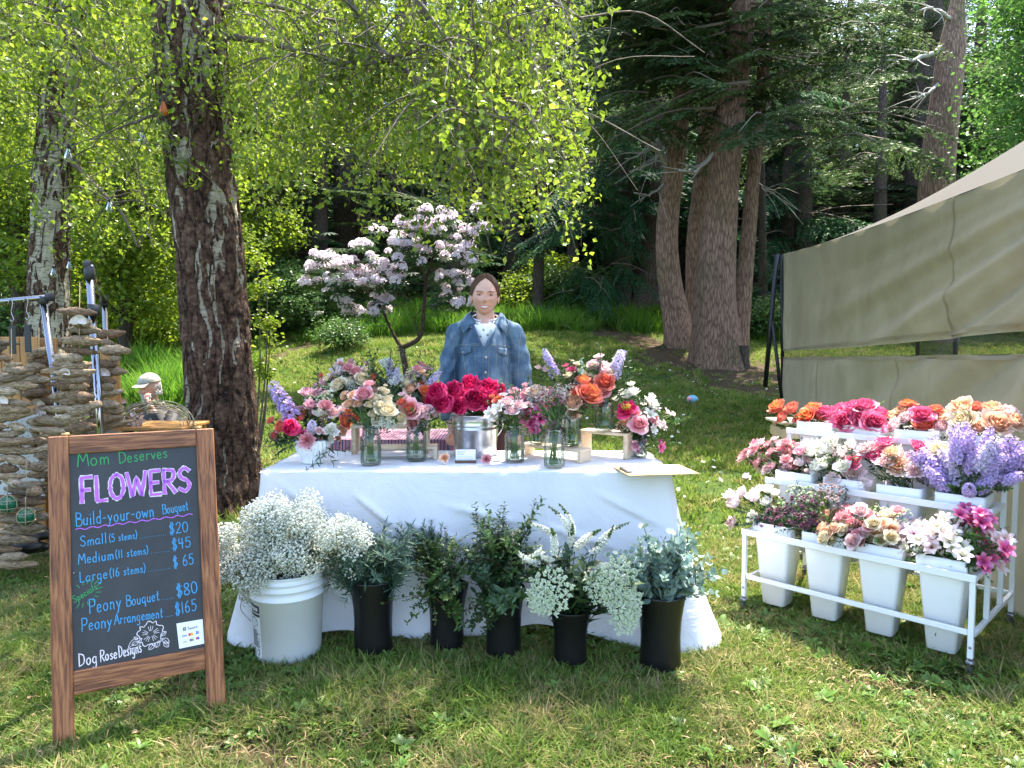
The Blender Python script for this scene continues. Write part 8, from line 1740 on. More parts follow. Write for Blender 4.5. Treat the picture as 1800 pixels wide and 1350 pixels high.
c_ = MB().addg(grid(lambda U, V_: (-.37 + .74 * U, -.265 - .01 * np.sin(U * 40) * V_ - .01 * V_, zt_ - .004 - .35 * V_), 60, 6)).addg(grid(lambda U, V_: (-.37 + .74 * U, -.265 + .53 * V_, zt_ - .002 + 0 * U), 20, 6)).addg(grid(lambda U, V_: (.372 + .01 * np.sin(U * 20) * V_, -.265 + .53 * U, zt_ - .004 - .35 * V_), 30, 6)).build('cloth_runner', strp, None, Matrix.Translation(t.location)); tag(c_, 'red white and navy striped woven cloth over the low table', 'cloth')
bw = plain('weathered_wood', (.20, .17, .13), .8, var=.3, nsc=5, stretch=(1, 8, 8)); q = P(915, 770, 4.7); t = thing('garden_bench', 'weathered slatted bench showing between bucket and jars', 'bench', (q.x, q.y, gz(q.x, q.y)))
for k in range(5): MB().addg(chbox(0, -.02 * k, .78 - k * .075, .62, .018, .05, .004)).build('back_slat', bw, t, None, False)
for k in range(4): MB().addg(chbox(0, -.16 - .1 * k, .43, .62, .085, .022, .004)).build('seat_slat', bw, t, None, False)
for sx in (-1, 1):
    for y in (-.45, 0): MB().addg(chbox(sx * .29, y, .21 if y else .41, .05, .04, .42 if y else .84, .004)).build('leg', bw, t, None, False)
# stump post, ball on the lawn
q = P(1308, 625, 13.2); t = thing('stump', 'short dark stump beside the foot of the thin leaning trunk', 'stump', (q.x, q.y, gz(q.x, q.y))); MB().addg(trunk_geo([(0, 0, -.05), (0, 0, .2), (.01, 0, .42)], [.10, .09, .0895], 14, .3, .1, 3, 12)).build('wood', dark_bark, t)
q = P(1217, 703, 10.6); zg = gz(q.x, q.y); t = thing('ball', 'small pale blue and pink ball lying on the lawn', 'ball', (q.x, q.y, zg + .07)); MB().addg(ball(.075, 18, 10, (0, 0, 0), (1.15, .9, .9))).build('shell', plain('ball_blue', (.20, .50, .72), .4, var=.25, nsc=9), t); MB().addg(ball(.04, 12, 7, (-.055, -.04, .01))).build('patch', plain('ball_pink', (.75, .35, .4), .5), t)
t = thing('white_scrap', 'tiny white scrap of litter on the earth path', 'litter', (P(1110, 605, 14.5).x, 14.5, gz(P(1110, 605, 14.5).x, 14.5) + .03)); MB().addg(grid(lambda U, V_: (.08 * U, .03 * V_, .02 * np.sin(U * 5)), 5, 3)).build('paper', plain('paper', (.8, .8, .8)), t)
# string lights from the big birch to the left
wire = plain('black_wire', (.02, .02, .02), .6); gb = thing('string_lights', 'black cable with clear glass bulbs strung from the big birch to the left', 'string lights', P(283, 172, 5.2)); O = gb.location.copy()
pts = catmull([tuple(P(u, v, Y) - O) for u, v, Y in [(287, 172, 5.25), (240, 200, 5.3), (180, 235, 5.5), (118, 258, 5.7), (60, 280, 5.9), (-20, 305, 6.1)]], 8); MB().addg(tube(pts, .004, 5)).build('cable', wire, gb)
pts2 = catmull([tuple(P(u, v, Y) - O) for u, v, Y in [(287, 172, 5.25), (255, 235, 5.6), (225, 310, 6.2), (192, 352, 6.8), (160, 400, 7.4), (120, 455, 8)]], 8); MB().addg(tube(pts2, .004, 5)).build('cable', wire, gb)
m, nt, p, out = nodes('lit_filament'); em = N(nt, 'ShaderNodeEmission'); em.inputs[0].default_value = (1, .30, .08, 1); em.inputs[1].default_value = .7; nt.links.new(em.outputs[0], out.inputs[0]); fil = m
for (u, v, Y, on) in [(287, 182, 5.2, True), (120, 265, 5.7, False), (192, 358, 6.8, False), (122, 462, 8, False), (94, 474, 7.6, False), (250, 236, 5.6, False)]:
    q = P(u, v, Y) - O; b_ = MB().addg(tube([q + V3(0, 0, .05), q + V3(0, 0, .015)], .012, 8)).build('bulb', wire, gb); MB().addg(lathe([(.010, .014), (.013, .0), (.026, -.035), (.030, -.055), (.024, -.078), (0, -.088)], 16)).build('bulb_glass', plain('amber_glass', (.6, .14, .03), .2) if on else glass_m, b_, T(*q)); MB().addg(tube([q + V3(0, 0, .0), q + V3(0, 0, -.055)], .007 if on else .003, 6)).build('filament', fil if on else chrome, b_)
# ------------------------------------------------------------------ people
skin = plain('skin', (0.60, 0.34, 0.25), 0.5, var=.05, nsc=14, sss=.12, spec=.35)
_nt = skin.node_tree; _p = _nt.nodes['Principled BSDF']; _l = _p.inputs['Base Color'].links[0].from_socket; _at = N(_nt, 'ShaderNodeAttribute', attribute_name='t'); _nt.links.new(mixc(_nt, _at.outputs['Fac'], _l, (0.50, 0.17, 0.12)), _p.inputs['Base Color']); hairm = plain('brown_hair', (0.075, 0.034, 0.016), 0.6, var=.4, nsc=12, stretch=(30, 4, 4), spec=.2)
def cap(m, a, b, ra, rb, n=10): 
    a = np.array(a, float); b = np.array(b, float); k = np.linspace(0, 1, 6)[:, None]; m.addg(tube(a + (b - a) * k, ra + (rb - ra) * k[:, 0], n)); m.addg(ball(ra, n, 7, a)); m.addg(ball(rb, n, 7, b))
def head_geo(male=False, smile=1.0):
    """face looks to -y, z up, origin at the middle of the head; 0.235 high"""
    nu, nv = 96, 72; U, Vv = np.meshgrid(np.linspace(0, 2 * np.pi, nu, endpoint=False), np.linspace(0, np.pi, nv), indexing='ij')
    x = np.sin(Vv) * np.sin(U); y = -np.sin(Vv) * np.cos(U); z = np.cos(Vv)
    jaw = np.clip(-z, 0, 1); X = .074 * x * (1 - .23 * jaw ** 1.7 - .03 * np.clip(z, 0, 1)); Y = .095 * y * (1 - .12 * jaw) + .004; Z = .117 * z
    Y = np.where(y > 0, Y * (1 + .03 * (1 - jaw)) - .035 * jaw ** 1.5 * y, Y)     # skull behind, jaw drawn in
    fr = np.clip(-y, 0, 1) ** .5
    def G(cx, cz, sx, sz, a): return a * np.exp(-((X - cx) / sx) ** 2 - ((Z + .007 - cz) / sz) ** 2) * fr
    o = 0
    o = o + G(0, -.026, .0085, .013, .020) + G(0, -.008, .0060, .018, .014) + G(0, -.032, .0115, .0070, .014) + G(.0115, -.034, .0055, .006, .008) + G(-.0115, -.034, .0055, .006, .008)
    for s in (-1, 1): o = o + G(s * .029, .002, .016, .011, -.013) + G(s * .030, .022, .020, .007, .0055) + G(s * .040, -.030, .018, .016, .0065 + .003 * smile) + G(s * .030, -.052, .006, .012, -.0045) + G(s * .062, .02, .012, .03, -.003)
    o = o + G(0, -.056, .022, .005, .0045) + G(0, -.070, .018, .006, .0035) + G(0, -.063, .020, .0035, -.004) + G(0, -.098, .020, .014, .010) + G(0, -.082, .018, .006, -.0045) + G(0, .05, .05, .03, .003)
    Y = Y - o
    return np.stack([X, Y, Z], -1).reshape(-1, 3), None, gridfaces(nu, nv, True)
def add_head(body, hv, M):
    """the finely shaped head joins the body's own mesh; ruddy nose, cheeks and lips are skin colour, the eye sockets are painted shade"""
    V = hv[0]; fr = V[:, 1] < 0; rd = np.zeros(len(V))
    for cx, cz, s_, a in ((0, -.032, .014, .45), (.042, -.028, .019, .38), (-.042, -.028, .019, .38), (0, -.098, .02, .3), (0, .0, .02, .25), (.03, .0, .014, .45), (-.03, .0, .014, .45)): rd = np.maximum(rd, a * np.exp(-((V[:, 0] - cx) ** 2 + (V[:, 2] - cz) ** 2) / s_ ** 2) * fr)  # the two spots at the eyes paint socket shade into the skin colour
    tmp = MB().add(V, None, hv[2], 0, M, rd).mesh('head_part', [skin]); b = bmesh.new(); b.from_mesh(body.data); n0 = len(b.verts); b.from_mesh(tmp); b.to_mesh(body.data); b.free()
    a = body.data.attributes.get('t') or body.data.attributes.new('t', 'FLOAT', 'POINT'); vals = np.zeros(len(body.data.vertices), np.float32); vals[n0:] = rd; a.data.foreach_set('value', vals); bpy.data.meshes.remove(tmp)
def face_y(V, x, z):       # front surface of the head at (x, z)
    F = V[V[:, 1] < 0]; d = (F[:, 0] - x) ** 2 + (F[:, 2] - z) ** 2; k = np.argsort(d)[:4]; return float(F[k, 1].mean())
def add_face(parent, M, V, male=False, brow=(0.07, .035, .02)):
    V = V + np.array([0, 0, .007]); M = M @ T(0, 0, -.007)
    eyew = plain('eye_white', (.72, .70, .68), .25, var=.02); iris = plain('iris', (.10, .12, .10), .2); pup = plain('pupil', (.01, .01, .01), .15); lip = plain('lips', (.55, .20, .18), .45, var=.05); tee = plain('teeth', (.80, .78, .72), .3, var=.02); bm = plain('eyebrow_' + str(male), brow, .8)
    for s in (-1, 1):
        x, z = s * .031, .001; y = face_y(V, x, z); e = MB().addg(ball(.0115, 16, 10, (x, y + .0082, z), (1, 1, .62))).build('eye', eyew, parent, M)
        MB().addg(ball(.0056, 12, 7, (x, y - .0022, z), (1, .35, .95))).build('iris', iris, e); MB().addg(ball(.0023, 10, 6, (x, y - .0035, z), (1, .3, 1))).build('pupil', pup, e)
        m = MB()
        for sg_, hz in ((1, .0047), (-1, -.0046)):
            a = np.linspace(-1, 1, 9); m.addg(tube(np.column_stack([x + .0135 * a, y - .0016 + .0055 * a * a, z + hz * (1 - a * a) + .0008 * s * a]), .0033 if sg_ > 0 else .0024, 6))
        m.build('eyelid', skin, parent, M)
        a = np.linspace(-1, 1, 10); MB().addg(tube(np.column_stack([x + .0135 * a, y - .0042 + .0055 * a * a, z + .0040 * (1 - a * a)]), .0016, 5)).build('eyelash', plain('lash', (.03, .02, .015), .8), parent, M)
        xs_ = x + s * .001 + .017 * a; zs = .0195 + .0035 * (1 - (a * s - .25) ** 2) - .001; ys = [face_y(V, xx, zz) - .0008 for xx, zz in zip(xs_, zs)]
        MB().addg(tube(np.column_stack([xs_, ys, zs]), .0031 * (1 - .5 * np.abs(a) ** 3), 6, True, .6)).build('eyebrow', bm, parent, M)
        g = ball(1, 14, 9, (s * .0745, .008, -.008), (.007, .017, .030)); m = MB().addg(g).addg(ball(1, 10, 7, (s * .0775, .002, -.006), (.004, .009, .018))); m.build('ear', skin, parent, M @ RZ(-s * .15))
    if not male:
        a = np.linspace(-1, 1, 15); zc = -.0600
        fy = [face_y(V, xx, zc) for xx in .030 * a]; nb = MB()
        for s in (-1, 1): nb.addg(ball(.0026, 8, 5, (s * .0062, face_y(V, s * .006, -.0365) - .0005, -.0385), (1.2, .7, .7)))
        nb.build('nostril', plain('nostril_shade', (.12, .04, .03), .8), parent, M)  # dark balls for the nostril openings, painting the shade under the nose
        up = np.column_stack([.0310 * a, np.array(fy) - .0038, zc + .0050 * a * a + .0010 * (1 - a * a)]); lo_ = np.column_stack([.0295 * a, np.array(fy) - .0038, zc + .0050 * a * a - .0115 * (1 - a * a)])
        V2 = np.vstack([up + [0, .0016, 0], lo_ + [0, .0016, 0]]); k = np.arange(14); MB().add(V2, None, np.stack([k, k + 1, k + 16, k + 15], -1)).build('teeth', tee, parent, M)
        MB().addg(tube(up, .0018 + .0008 * (1 - a * a), 7, True, .8)).addg(tube(lo_, .0014 + .0018 * (1 - a * a), 7, True, .8)).build('lips', lip, parent, M)
def strip(m, bv, pts, w, h, M=None, mat=0, ydir=1):
    """raised band laid on the front of a garment: pts are (x, z)"""
    pts = np.asarray(pts, float); L_ = np.concatenate([[0], np.cumsum(np.linalg.norm(np.diff(pts, axis=0), axis=1))]); n = max(4, int(L_[-1] / .008)); s = np.linspace(0, L_[-1], n); Q = np.column_stack([np.interp(s, L_, pts[:, 0]), np.interp(s, L_, pts[:, 1])]); tg = np.gradient(Q, axis=0); tg /= np.linalg.norm(tg, axis=1)[:, None]; nn = np.column_stack([-tg[:, 1], tg[:, 0]])
    rings = []
    for f, hh in ((-1, -.002), (-1, h), (1, h), (1, -.002)):
        q = Q + nn * w / 2 * f; col = []
        for x_, z_ in q:
            hit = bv.ray_cast(Vector((x_, -1, z_)), Vector((0, 1, 0))); y = hit[0].y if hit[0] else -.1; col.append((x_, y - hh, z_))
        rings.append(col)
    V = np.array(rings).transpose(1, 0, 2).reshape(-1, 3); i = np.arange(n - 1)[:, None]; k = np.arange(3)[None, :]; m.add(V, None, np.stack([i * 4 + k, (i + 1) * 4 + k, (i + 1) * 4 + k + 1, i * 4 + k + 1], -1).reshape(-1, 4), mat)
def hand_skin(m, w, d, s=1.0, curl=.5, side=1):
    """palm and five fingers hanging from the wrist w along d"""
    d = Vector(d).normalized(); w = Vector(w); f = Vector((side, 0, 0)); f = (f - d * f.dot(d)).normalized(); up = d.cross(f)
    V, t_, q = tube(np.array([w, w + d * .045 * s, w + d * .09 * s]), np.array([.024, .036, .034]) * s, 12, True, .42); m.add(V, t_, q)
    for k, (l, o) in enumerate(((.062, -.027), (.074, -.009), (.070, .009), (.055, .026))):
        b = w + d * .085 * s + f * o * s; p1 = b + (d * (1 - .2 * curl) + up * .35 * curl) * l * .45 * s; p2 = p1 + (d * (1 - .5 * curl) + up * .9 * curl) * l * .32 * s; p3 = p2 + (d * .4 + up * .9 * curl) * l * .25 * s; m.addg(tube([b, p1, p2, p3], np.array([.0088, .0082, .0074, .006]) * s, 8)); m.addg(ball(.006 * s, 8, 5, p3))
    b = w + d * .025 * s - f * .026 * s; p1 = b + (d * .7 - f * .75) * .032 * s; p2 = p1 + (d * .95 - f * .15 + up * .2) * .028 * s; m.addg(tube([b, p1, p2], np.array([.013, .010, .008]) * s, 8)); m.addg(ball(.008 * s, 8, 5, p2))
# --- woman behind the table
WX, WY = -.150, 3.98
wo = thing('person', 'smiling woman in a blue denim jacket and white shirt standing behind the table', 'person', (WX, WY, 0))
HC = 1.564; hm_ = T(0, -.015, HC) @ RX(R(-2)) @ RZ(R(3)) @ RY(R(2)) @ SC(1, 1, .965)
# body: one continuous skin, legs to the ground
m = MB(); hv = head_geo(); Vh = xf(hv[0], hm_)
cap(m, (0, .012, HC - .075), (0, .025, HC - .185), .050, .056, 16)
V, t_, q = tube([(0, .03, 1.44), (0, .035, 1.38), (0, .03, 1.25), (0, .03, 1.1), (0, .03, .98), (0, .03, .9)], [.07, .135, .145, .135, .15, .16], 20, True, .62); m.add(V, t_, q)
for s in (-1, 1):
    cap(m, (s * .07, .035, 1.375), (s * .15, .045, 1.34), .040, .040); cap(m, (s * .15, .045, 1.34), (s * .205, .05, 1.10), .038, .036); cap(m, (s * .205, .05, 1.10), (s * .20, -.01, .86), .036, .025)
    hand_skin(m, (s * .20, -.015, .86), (-s * .1, -.25, -1), .95, .5, s); cap(m, (s * .085, .03, .92), (s * .09, .02, .50), .082, .055); cap(m, (s * .09, .02, .50), (s * .09, .04, .09), .055, .036); cap(m, (s * .09, .05, .05), (s * .10, -.11, .035), .035, .028)
body = remesh(m, 'body', skin, .0055, 1, wo); add_head(body, hv, hm_)
add_face(wo, hm_, hv[0], False, (.045, .022, .012))
# hair: cap over the skull, parted and drawn back
nu, nv2 = 72, 44; U, Vv = np.meshgrid(np.linspace(0, 2 * np.pi, nu, endpoint=False), np.linspace(0, 1, nv2), indexing='ij')
front_ = np.clip(np.cos(U), 0, 1); lim = np.interp(np.abs(np.where(U > np.pi, U - 2 * np.pi, U)), [0, .45, .85, 1.15, 1.5, 2.0, 3.15], [.68, .90, 1.22, 1.60, 1.80, 2.02, 2.25]); ph = lim * Vv
x = np.sin(ph) * np.sin(U); y = -np.sin(ph) * np.cos(U); z = np.cos(ph); jaw = np.clip(-z, 0, 1)
thk = .010 * (1 - Vv ** 6) + .0015 + .002 * np.sin(U * 34 + 3 * np.sin(ph * 2)) * np.sin(ph) - .004 * np.exp(-(np.sin(U) / .06) ** 2) * (np.cos(U) > 0)
Xh = x * (.075 * (1 - .26 * jaw ** 1.6) + thk); Yh = y * (.095 + thk) + .005; Zh = z * (.117 + thk)
mh = MB().add(np.stack([Xh, Yh, Zh], -1).reshape(-1, 3), None, gridfaces(nu, nv2, True)); cap(mh, (0, .10, -.02), (0, .095, -.075), .030, .022); mh.build('hair', hairm, wo, hm_)
MB().addg(ball(.0028, 8, 5, (-.078, -.002, -.036))).build('earring', chrome, wo, hm_)
# shirt
sm_ = MB(); V, t_, q = tube([(0, .022, 1.455), (0, .024, 1.425), (0, .028, 1.395), (0, .03, 1.25), (0, .03, 1.1), (0, .03, .95)], [.064, .098, .155, .163, .145, .155], 32, False, .66); sm_.add(V, t_, q); shirt_m = plain('white_shirt', (.80, .79, .78), .8, var=.03); so_ = sm_.build('shirt', shirt_m, wo); _b = bmesh.new(); _b.from_mesh(so_.data); bmesh.ops.subdivide_edges(_b, edges=_b.edges[:], cuts=2, use_grid_fill=True)
bmesh.ops.delete(_b, geom=[f for f in _b.faces if f.calc_center_median().z > 1.436 + .32 * f.calc_center_median().y], context='FACES'); _b.to_mesh(so_.data); _b.free()
prt = plain('shirt_print', (.16, .10, .07), .8)
# jacket: shell around shoulders and arms, cut open in a V
jm = MB(); V, t_, q = tube(catmull([(0, .03, 1.475), (0, .03, 1.44), (0, .035, 1.40), (0, .03, 1.30), (0, .025, 1.15), (0, .025, 1.02), (0, .025, .97)], 4), np.interp(np.linspace(0, 6, 25), [0, 1, 2, 3, 4, 5, 6], [.075, .105, .160, .215, .240, .245, .235]), 40, True, .60); jm.add(V, t_, q)
for s in (-1, 1):
    cap(jm, (s * .07, .035, 1.405), (s * .168, .04, 1.355), .050, .055, 14); cap(jm, (s * .165, .04, 1.350), (s * .195, .045, 1.20), .057, .060, 14); cap(jm, (s * .195, .045, 1.20), (s * .208, .045, 1.08), .064, .058, 14); cap(jm, (s * .208, .045, 1.08), (s * .208, .0, .90), .058, .048, 14)
V0 = None
jo = remesh(jm, 'jacket', skin, .0055, 5)
me = jo.data; bv0 = BVHTree.FromPolygons([v_.co.copy() for v_ in me.vertices], [tuple(f.vertices) for f in me.polygons]); bmj = bmesh.new(); bmesh.ops.delete(bmj, geom=[]) if False else None; bmj.from_mesh(me)
for v_ in bmj.verts:      # loose cloth folds
    n_ = v_.normal; c_ = v_.co; f = .0035 * math.sin(c_.z * 70 + abs(c_.x) * 50 + 4 * math.sin(c_.x * 17)) * (1 if abs(c_.x) > .17 else .35) + .010 * (fbm(np.array([[c_.x, c_.y, c_.z * .6]]), 13, 2)[0] - .5); v_.co += n_ * f
kill = [f for f in bmj.faces if (f.calc_center_median().y < .05 and abs(f.calc_center_median().x) < .012 + (f.calc_center_median().z - 1.285) * .46 and f.calc_center_median().z > 1.285) or (f.calc_center_median().z > 1.452 and f.calc_center_median().y < .085) or f.calc_center_median().z < .975 and abs(f.calc_center_median().x) < .17]
bmesh.ops.delete(bmj, geom=kill, context='FACES'); bmj.to_mesh(me); bmj.free()
m, nt, p, out = nodes('denim'); v = texco(nt, 'Object', (1, 1, 1)); n1 = noisetex(nt, v, 9, 5, .65); n2 = noisetex(nt, texco(nt, 'Object', (90, 90, 12)), 4, 3)
ad = N(nt, 'ShaderNodeMath', operation='MULTIPLY_ADD'); nt.links.new(n2, ad.inputs[0]); ad.inputs[1].default_value = .35; nt.links.new(n1, ad.inputs[2]); r = ramp(nt, [(.42, (.018, .044, .085)), (.62, (.045, .090, .145)), (.9, (.15, .23, .30))]); nt.links.new(ad.outputs[0], r.inputs[0]); nt.links.new(r.outputs[0], p.inputs['Base Color']); p.inputs['Roughness'].default_value = .85; nt.links.new(bump(nt, n2, .3, .002), p.inputs['Normal']); denim = m
me.materials.clear(); me.materials.append(denim); jo.parent = wo; md = jo.modifiers.new('thick', 'SOLIDIFY'); md.thickness = .003
bv = BVHTree.FromPolygons([v_.co.copy() for v_ in me.vertices], [tuple(f.vertices) for f in me.polygons])
thread = plain('seam_thread', (.30, .30, .27), .9, var=.1)
def jstrip(name, lst, mat):
    m = MB()
    for pts, w, h in lst: strip(m, bv, pts, w, h)
    return m.build(name, mat, wo)
jstrip('button_placket', [([(.012, 1.285), (.012, .985)], .034, .0035)], denim)
jstrip('yoke_seam', [([(-.165, 1.285), (-.06, 1.292), (-.012, 1.292)], .010, .003), ([(.035, 1.292), (.08, 1.290), (.175, 1.268)], .010, .003)], denim)
jstrip('stitching', [([(-.165, 1.289), (-.06, 1.296), (-.012, 1.296)], .0013, .0042), ([(-.165, 1.281), (-.06, 1.288), (-.012, 1.288)], .0013, .0042), ([(.035, 1.296), (.08, 1.294), (.175, 1.272)], .0013, .0042), ([(.035, 1.288), (.08, 1.286), (.175, 1.264)], .0013, .0042), ([(-.003, 1.285), (-.003, .985)], .0013, .0044), ([(.027, 1.285), (.027, .985)], .0013, .0044),
                   ([(-.05, 1.28), (-.028, .99)], .0013, .0028), ([(-.115, 1.24), (-.075, .99)], .0013, .0028), ([(.07, 1.28), (.055, .99)], .0013, .0028), ([(.13, 1.24), (.10, .99)], .0013, .0028), ([(-.195, 1.36), (-.175, 1.30), (-.17, 1.10)], .0016, .003), ([(.20, 1.35), (.19, 1.30), (.185, 1.10)], .0016, .003)], thread)
mv = MB()
for s in (-1, 1):
    zz = np.linspace(1.283, 1.43, 14); strip(mv, bv0, [(s * (.012 + (z_ - 1.285) * .46) + .001 * s, z_) for z_ in zz], .016, .0045)
mv.build('front_edge', denim, wo)
def flap(cx, cz, w, s):
    m = MB(); xs_ = np.linspace(-w / 2, w / 2, 13); rows_ = []
    for k in range(5):
        col = []
        for x_ in xs_:
            dep = .026 + .016 * (1 - abs(x_) / (w / 2)); z_ = cz - dep * k / 4 + s * x_ * .12; h_ = bv.ray_cast(Vector((cx + x_, -1, z_)), Vector((0, 1, 0))); y = h_[0].y if h_[0] else -.1; col.append((cx + x_, y - .005 - .003 * (k == 4), z_))
        rows_.append(col)
    V = np.array(rows_).transpose(1, 0, 2).reshape(-1, 3); m.add(V, None, gridfaces(13, 5)); o = m.build('pocket_flap', denim, wo); md = o.modifiers.new('thick', 'SOLIDIFY'); md.thickness = .002
    pts = [(cx + x_, cz - (.026 + .016 * (1 - abs(x_) / (w / 2))) + s * x_ * .12 + .003) for x_ in xs_]; mm = MB(); strip(mm, bv, pts, .0014, .0095); mm.build('stitching', thread, wo)
    return o
flap(-.11, 1.277, .085, .5); flap(.115, 1.272, .085, -.8)
btn = plain('button_metal', (.45, .40, .36), .35, .8)
for (x_, z_) in [(.012, 1.30), (.012, 1.225), (.010, 1.145), (.008, 1.065), (-.115, 1.250), (.112, 1.245)]:
    h_ = bv.ray_cast(Vector((x_, -1, z_)), Vector((0, 1, 0))); y = h_[0].y if h_[0] else -.11; MB().addg(tube([(x_, y - .0095, z_), (x_, y - .002, z_)], [.0065, .0075], 12)).build('button', btn, wo)
# collar: two pointed leaves around the neck
for s in (-1, 1):
    P0 = [(.0, .105, 1.468), (s * .060, .080, 1.475), (s * .082, .025, 1.470), (s * .070, -.030, 1.445), (s * .046, -.070, 1.405)]; P1 = [(.0, .125, 1.425), (s * .085, .105, 1.425), (s * .125, .03, 1.425), (s * .128, -.045, 1.395), (s * .112, -.092, 1.352)]
    a_, b_ = catmull(P0, 5), catmull(P1, 5); n_ = len(a_); lay = [a_ * (1 - f) + b_ * f + np.array([0, -.007, .012]) * math.sin(math.pi * f) for f in np.linspace(0, 1, 6)]
    V = np.array(lay).transpose(1, 0, 2).reshape(-1, 3); o = MB().add(V, None, gridfaces(n_, 6)).build('collar', denim, wo); md = o.modifiers.new('thick', 'SOLIDIFY'); md.thickness = .003
    mm = MB(); mm.addg(tube(lay[5] * .93 + lay[4] * .07 + [0, -.003, .002], .0009, 4)); mm.build('stitching', thread, wo)
    lp_ = [(s * .048, -.070, 1.405), (s * .034, -.088, 1.36), (s * .014, -.100, 1.31), (s * .004, -.104, 1.285)]; lq = [(s * .100, -.090, 1.365), (s * .062, -.100, 1.34), (s * .030, -.104, 1.30), (s * .006, -.106, 1.283)]
bs = BVHTree.FromPolygons([v_.co.copy() for v_ in so_.data.vertices], [tuple(f.vertices) for f in so_.data.polygons])
mm = MB()
for (x_, z_) in [(-.040, 1.405), (.042, 1.415), (-.004, 1.372), (.018, 1.345), (-.02, 1.335), (.0, 1.42)]:
    for k in range(5): a = k * 1.3 + x_ * 50; strip(mm, bs, [(x_, z_), (x_ + .008 * math.cos(a), z_ + .008 * math.sin(a))], .0024, .0012)
mm.build('shirt_print', prt, wo)
a_ = np.linspace(0, 6.283, 30); MB().addg(tube(np.column_stack([.072 * np.cos(a_), .022 + .062 * np.sin(a_), 1.436 + .32 * (.025 + .068 * np.sin(a_))]), .005, 6)).build('shirt_collar', shirt_m, wo)
# trousers
m = MB(); V, t_, q = tube([(0, .03, 1.0), (0, .03, .95), (0, .03, .88)], [.165, .175, .17], 24, True, .66); m.add(V, t_, q)
for s in (-1, 1): cap(m, (s * .087, .03, .90), (s * .092, .02, .50), .094, .070, 14); cap(m, (s * .092, .02, .50), (s * .092, .035, .10), .070, .058, 14)
remesh(m, 'trousers', plain('maroon_cloth', (.055, .018, .02), .85), .010, 2, wo)
for s in (-1, 1): m = MB(); cap(m, (s * .09, .05, .055), (s * .10, -.12, .04), .045, .035); remesh(m, 'shoe', plain('shoe_dark', (.03, .025, .02), .6), .007, 2, wo)
# --- seated bearded man far left
MY = 6.4; q = P(263, 680, MY); man = thing('person', 'bearded man in a pale cap sitting beyond the chalkboard, hand at his face', 'person', (q.x, q.y, 0)); hc = q.z - .0
hmm = T(0, 0, hc) @ RZ(R(-28)) @ RX(R(8)); m = MB(); hv2 = head_geo(True); cap(m, (0, .02, hc - .08), (0, .05, hc - .19), .055, .06, 12)
V, t_, q_ = tube([(0, .06, hc - .17), (0, .08, hc - .25), (0, .1, hc - .45), (0, .1, hc - .68)], [.08, .18, .17, .18], 18, True, .62); m.add(V, t_, q_)
sh_r = (.19, .07, hc - .26); el = (.22, -.16, hc - .42); wr_ = (.085, -.16, hc - .17); cap(m, sh_r, el, .05, .04); cap(m, el, wr_, .038, .028); hand_skin(m, wr_, (-.35, .12, 1), .95, .55, 1)
cap(m, (-.19, .07, hc - .26), (-.24, -.05, hc - .50), .05, .04); cap(m, (-.24, -.05, hc - .5), (-.10, -.24, hc - .60), .038, .028); hand_skin(m, (-.10, -.24, hc - .60), (.3, -1, -.2), .95, .5, -1)
for s in (-1, 1): cap(m, (s * .09, .1, hc - .68), (s * .13, -.34, hc - .66), .085, .06); cap(m, (s * .13, -.34, hc - .66), (s * .13, -.32, .10), .055, .038); cap(m, (s * .13, -.31, .05), (s * .14, -.48, .04), .036, .03)
add_head(remesh(m, 'body', skin, .0062, 1, man), (hv2[0] * 1.02, None, hv2[2]), hmm); add_face(man, hmm, hv2[0] * 1.02, True, (.4, .38, .35))
bd_ = MB()
for k in range(240):
    a_ = rf.uniform(-1.5, 1.5); zz = rf.uniform(-.105, -.045); x_ = .066 * math.sin(a_) * (1 - .5 * (-zz - .04) / .07); y = -.088 * math.cos(a_) + .004; bd_.addg(tube([(x_, y, zz), (x_ * 1.08, y - .008, zz - .022)], [.005, .001], 4))
bd_.build('beard', plain('white_beard', (.55, .53, .50), .9), man, hmm)
hr = MB()
for k in range(160):
    a_ = rf.choice([-1, 1]) * rf.uniform(1.5, 3.1); zz = rf.uniform(-.06, .03); x_ = .078 * math.sin(a_); y = -.098 * math.cos(a_); hr.addg(tube([(x_, y, zz), (x_ * 1.08, y * 1.05, zz - .03)], [.006, .001], 4))
hr.build('hair', plain('white_hair', (.5, .48, .45), .9), man, hmm)
capm = plain('cap_khaki', (.36, .34, .28), .85, var=.35, nsc=40)
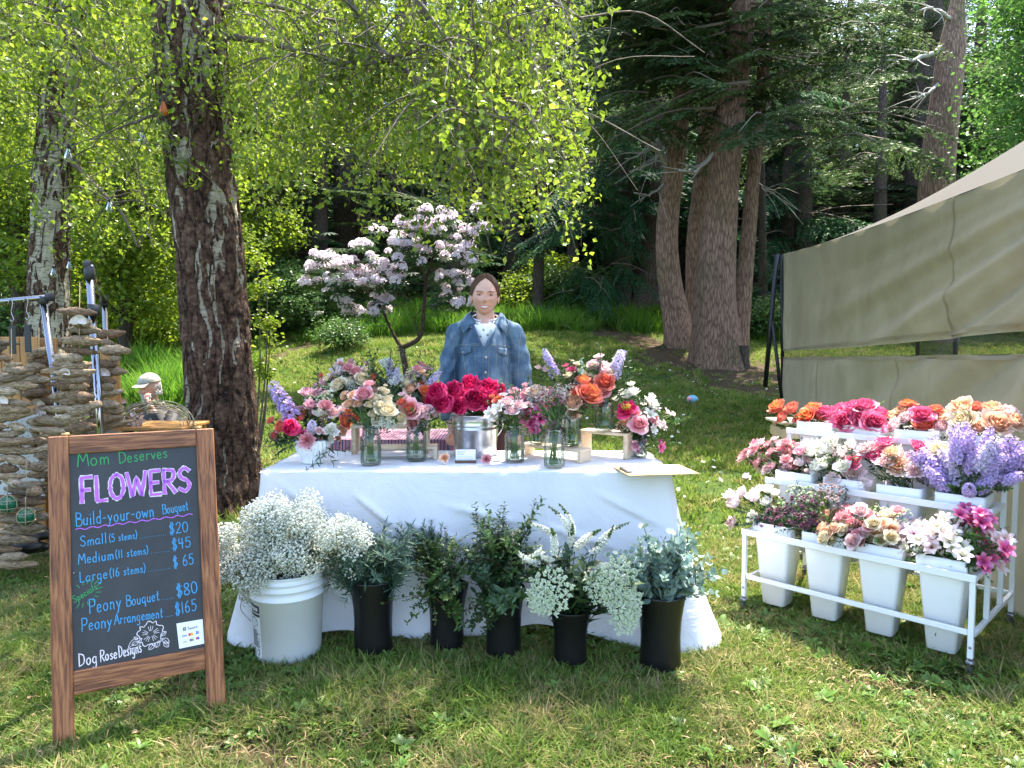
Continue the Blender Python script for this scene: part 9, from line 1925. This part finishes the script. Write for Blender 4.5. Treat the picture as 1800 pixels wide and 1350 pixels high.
c_ = MB(); nu = 40; U, Vv = np.meshgrid(np.linspace(0, 2 * np.pi, nu, endpoint=False), np.linspace(0, 1.42, 14), indexing='ij'); c_.add(np.stack([.085 * np.sin(Vv) * np.sin(U), -.104 * np.sin(Vv) * np.cos(U) + .004, .035 + .092 * np.cos(Vv)], -1).reshape(-1, 3), None, gridfaces(nu, 14, True))
c_.addg(grid(lambda U, V_: (.075 * U, -.088 * np.sqrt(np.clip(1 - (U * .8) ** 2, 0, 1)) - .075 * V_ * (1 - .35 * U ** 2), .045 - .018 * V_ - .012 * U ** 2 * V_), 13, 6, -1, 1)); c_.addg(ball(.007, 8, 5, (0, 0, .128))); c_.build('cap', capm, man, hmm)
jk = MB(); V, t_, q_ = tube([(0, .055, hc - .155), (0, .07, hc - .21), (0, .08, hc - .27), (0, .1, hc - .45), (0, .1, hc - .72)], [.075, .14, .20, .195, .205], 22, True, .62); jk.add(V, t_, q_); cap(jk, (.18, .07, hc - .26), (.22, -.15, hc - .42), .066, .055); cap(jk, (.22, -.15, hc - .42), (.12, -.16, hc - .24), .052, .042); cap(jk, (-.18, .07, hc - .26), (-.24, -.05, hc - .50), .066, .055); cap(jk, (-.24, -.05, hc - .5), (-.13, -.2, hc - .585), .052, .042)
remesh(jk, 'jacket', plain('black_jacket', (.02, .02, .024), .7), .010, 2, man)
tr_m = MB()
for s in (-1, 1): cap(tr_m, (s * .09, .1, hc - .68), (s * .13, -.34, hc - .66), .098, .075); cap(tr_m, (s * .13, -.34, hc - .66), (s * .13, -.32, .10), .068, .055)
remesh(tr_m, 'trousers', plain('dark_trousers', (.03, .035, .05), .8), .012, 2, man)
t = thing('camp_chair', 'folding chair under the seated man', 'chair', (man.location.x, man.location.y, 0)); zs_ = hc - .79
MB().addg(chbox(0, -.05, zs_, .5, .5, .03, .01)).build('seat', blkm, t, None, False); MB().addg(chbox(0, .24, zs_ + .25, .5, .02, .35, .008)).build('backrest', blkm, t, None, False)
for sx in (-1, 1):
    for y in (-.27, .2): MB().addg(tube([(sx * .23, y, gz(man.location.x, man.location.y)), (sx * .23, y, zs_)], .012, 8)).build('leg', blkm, t)
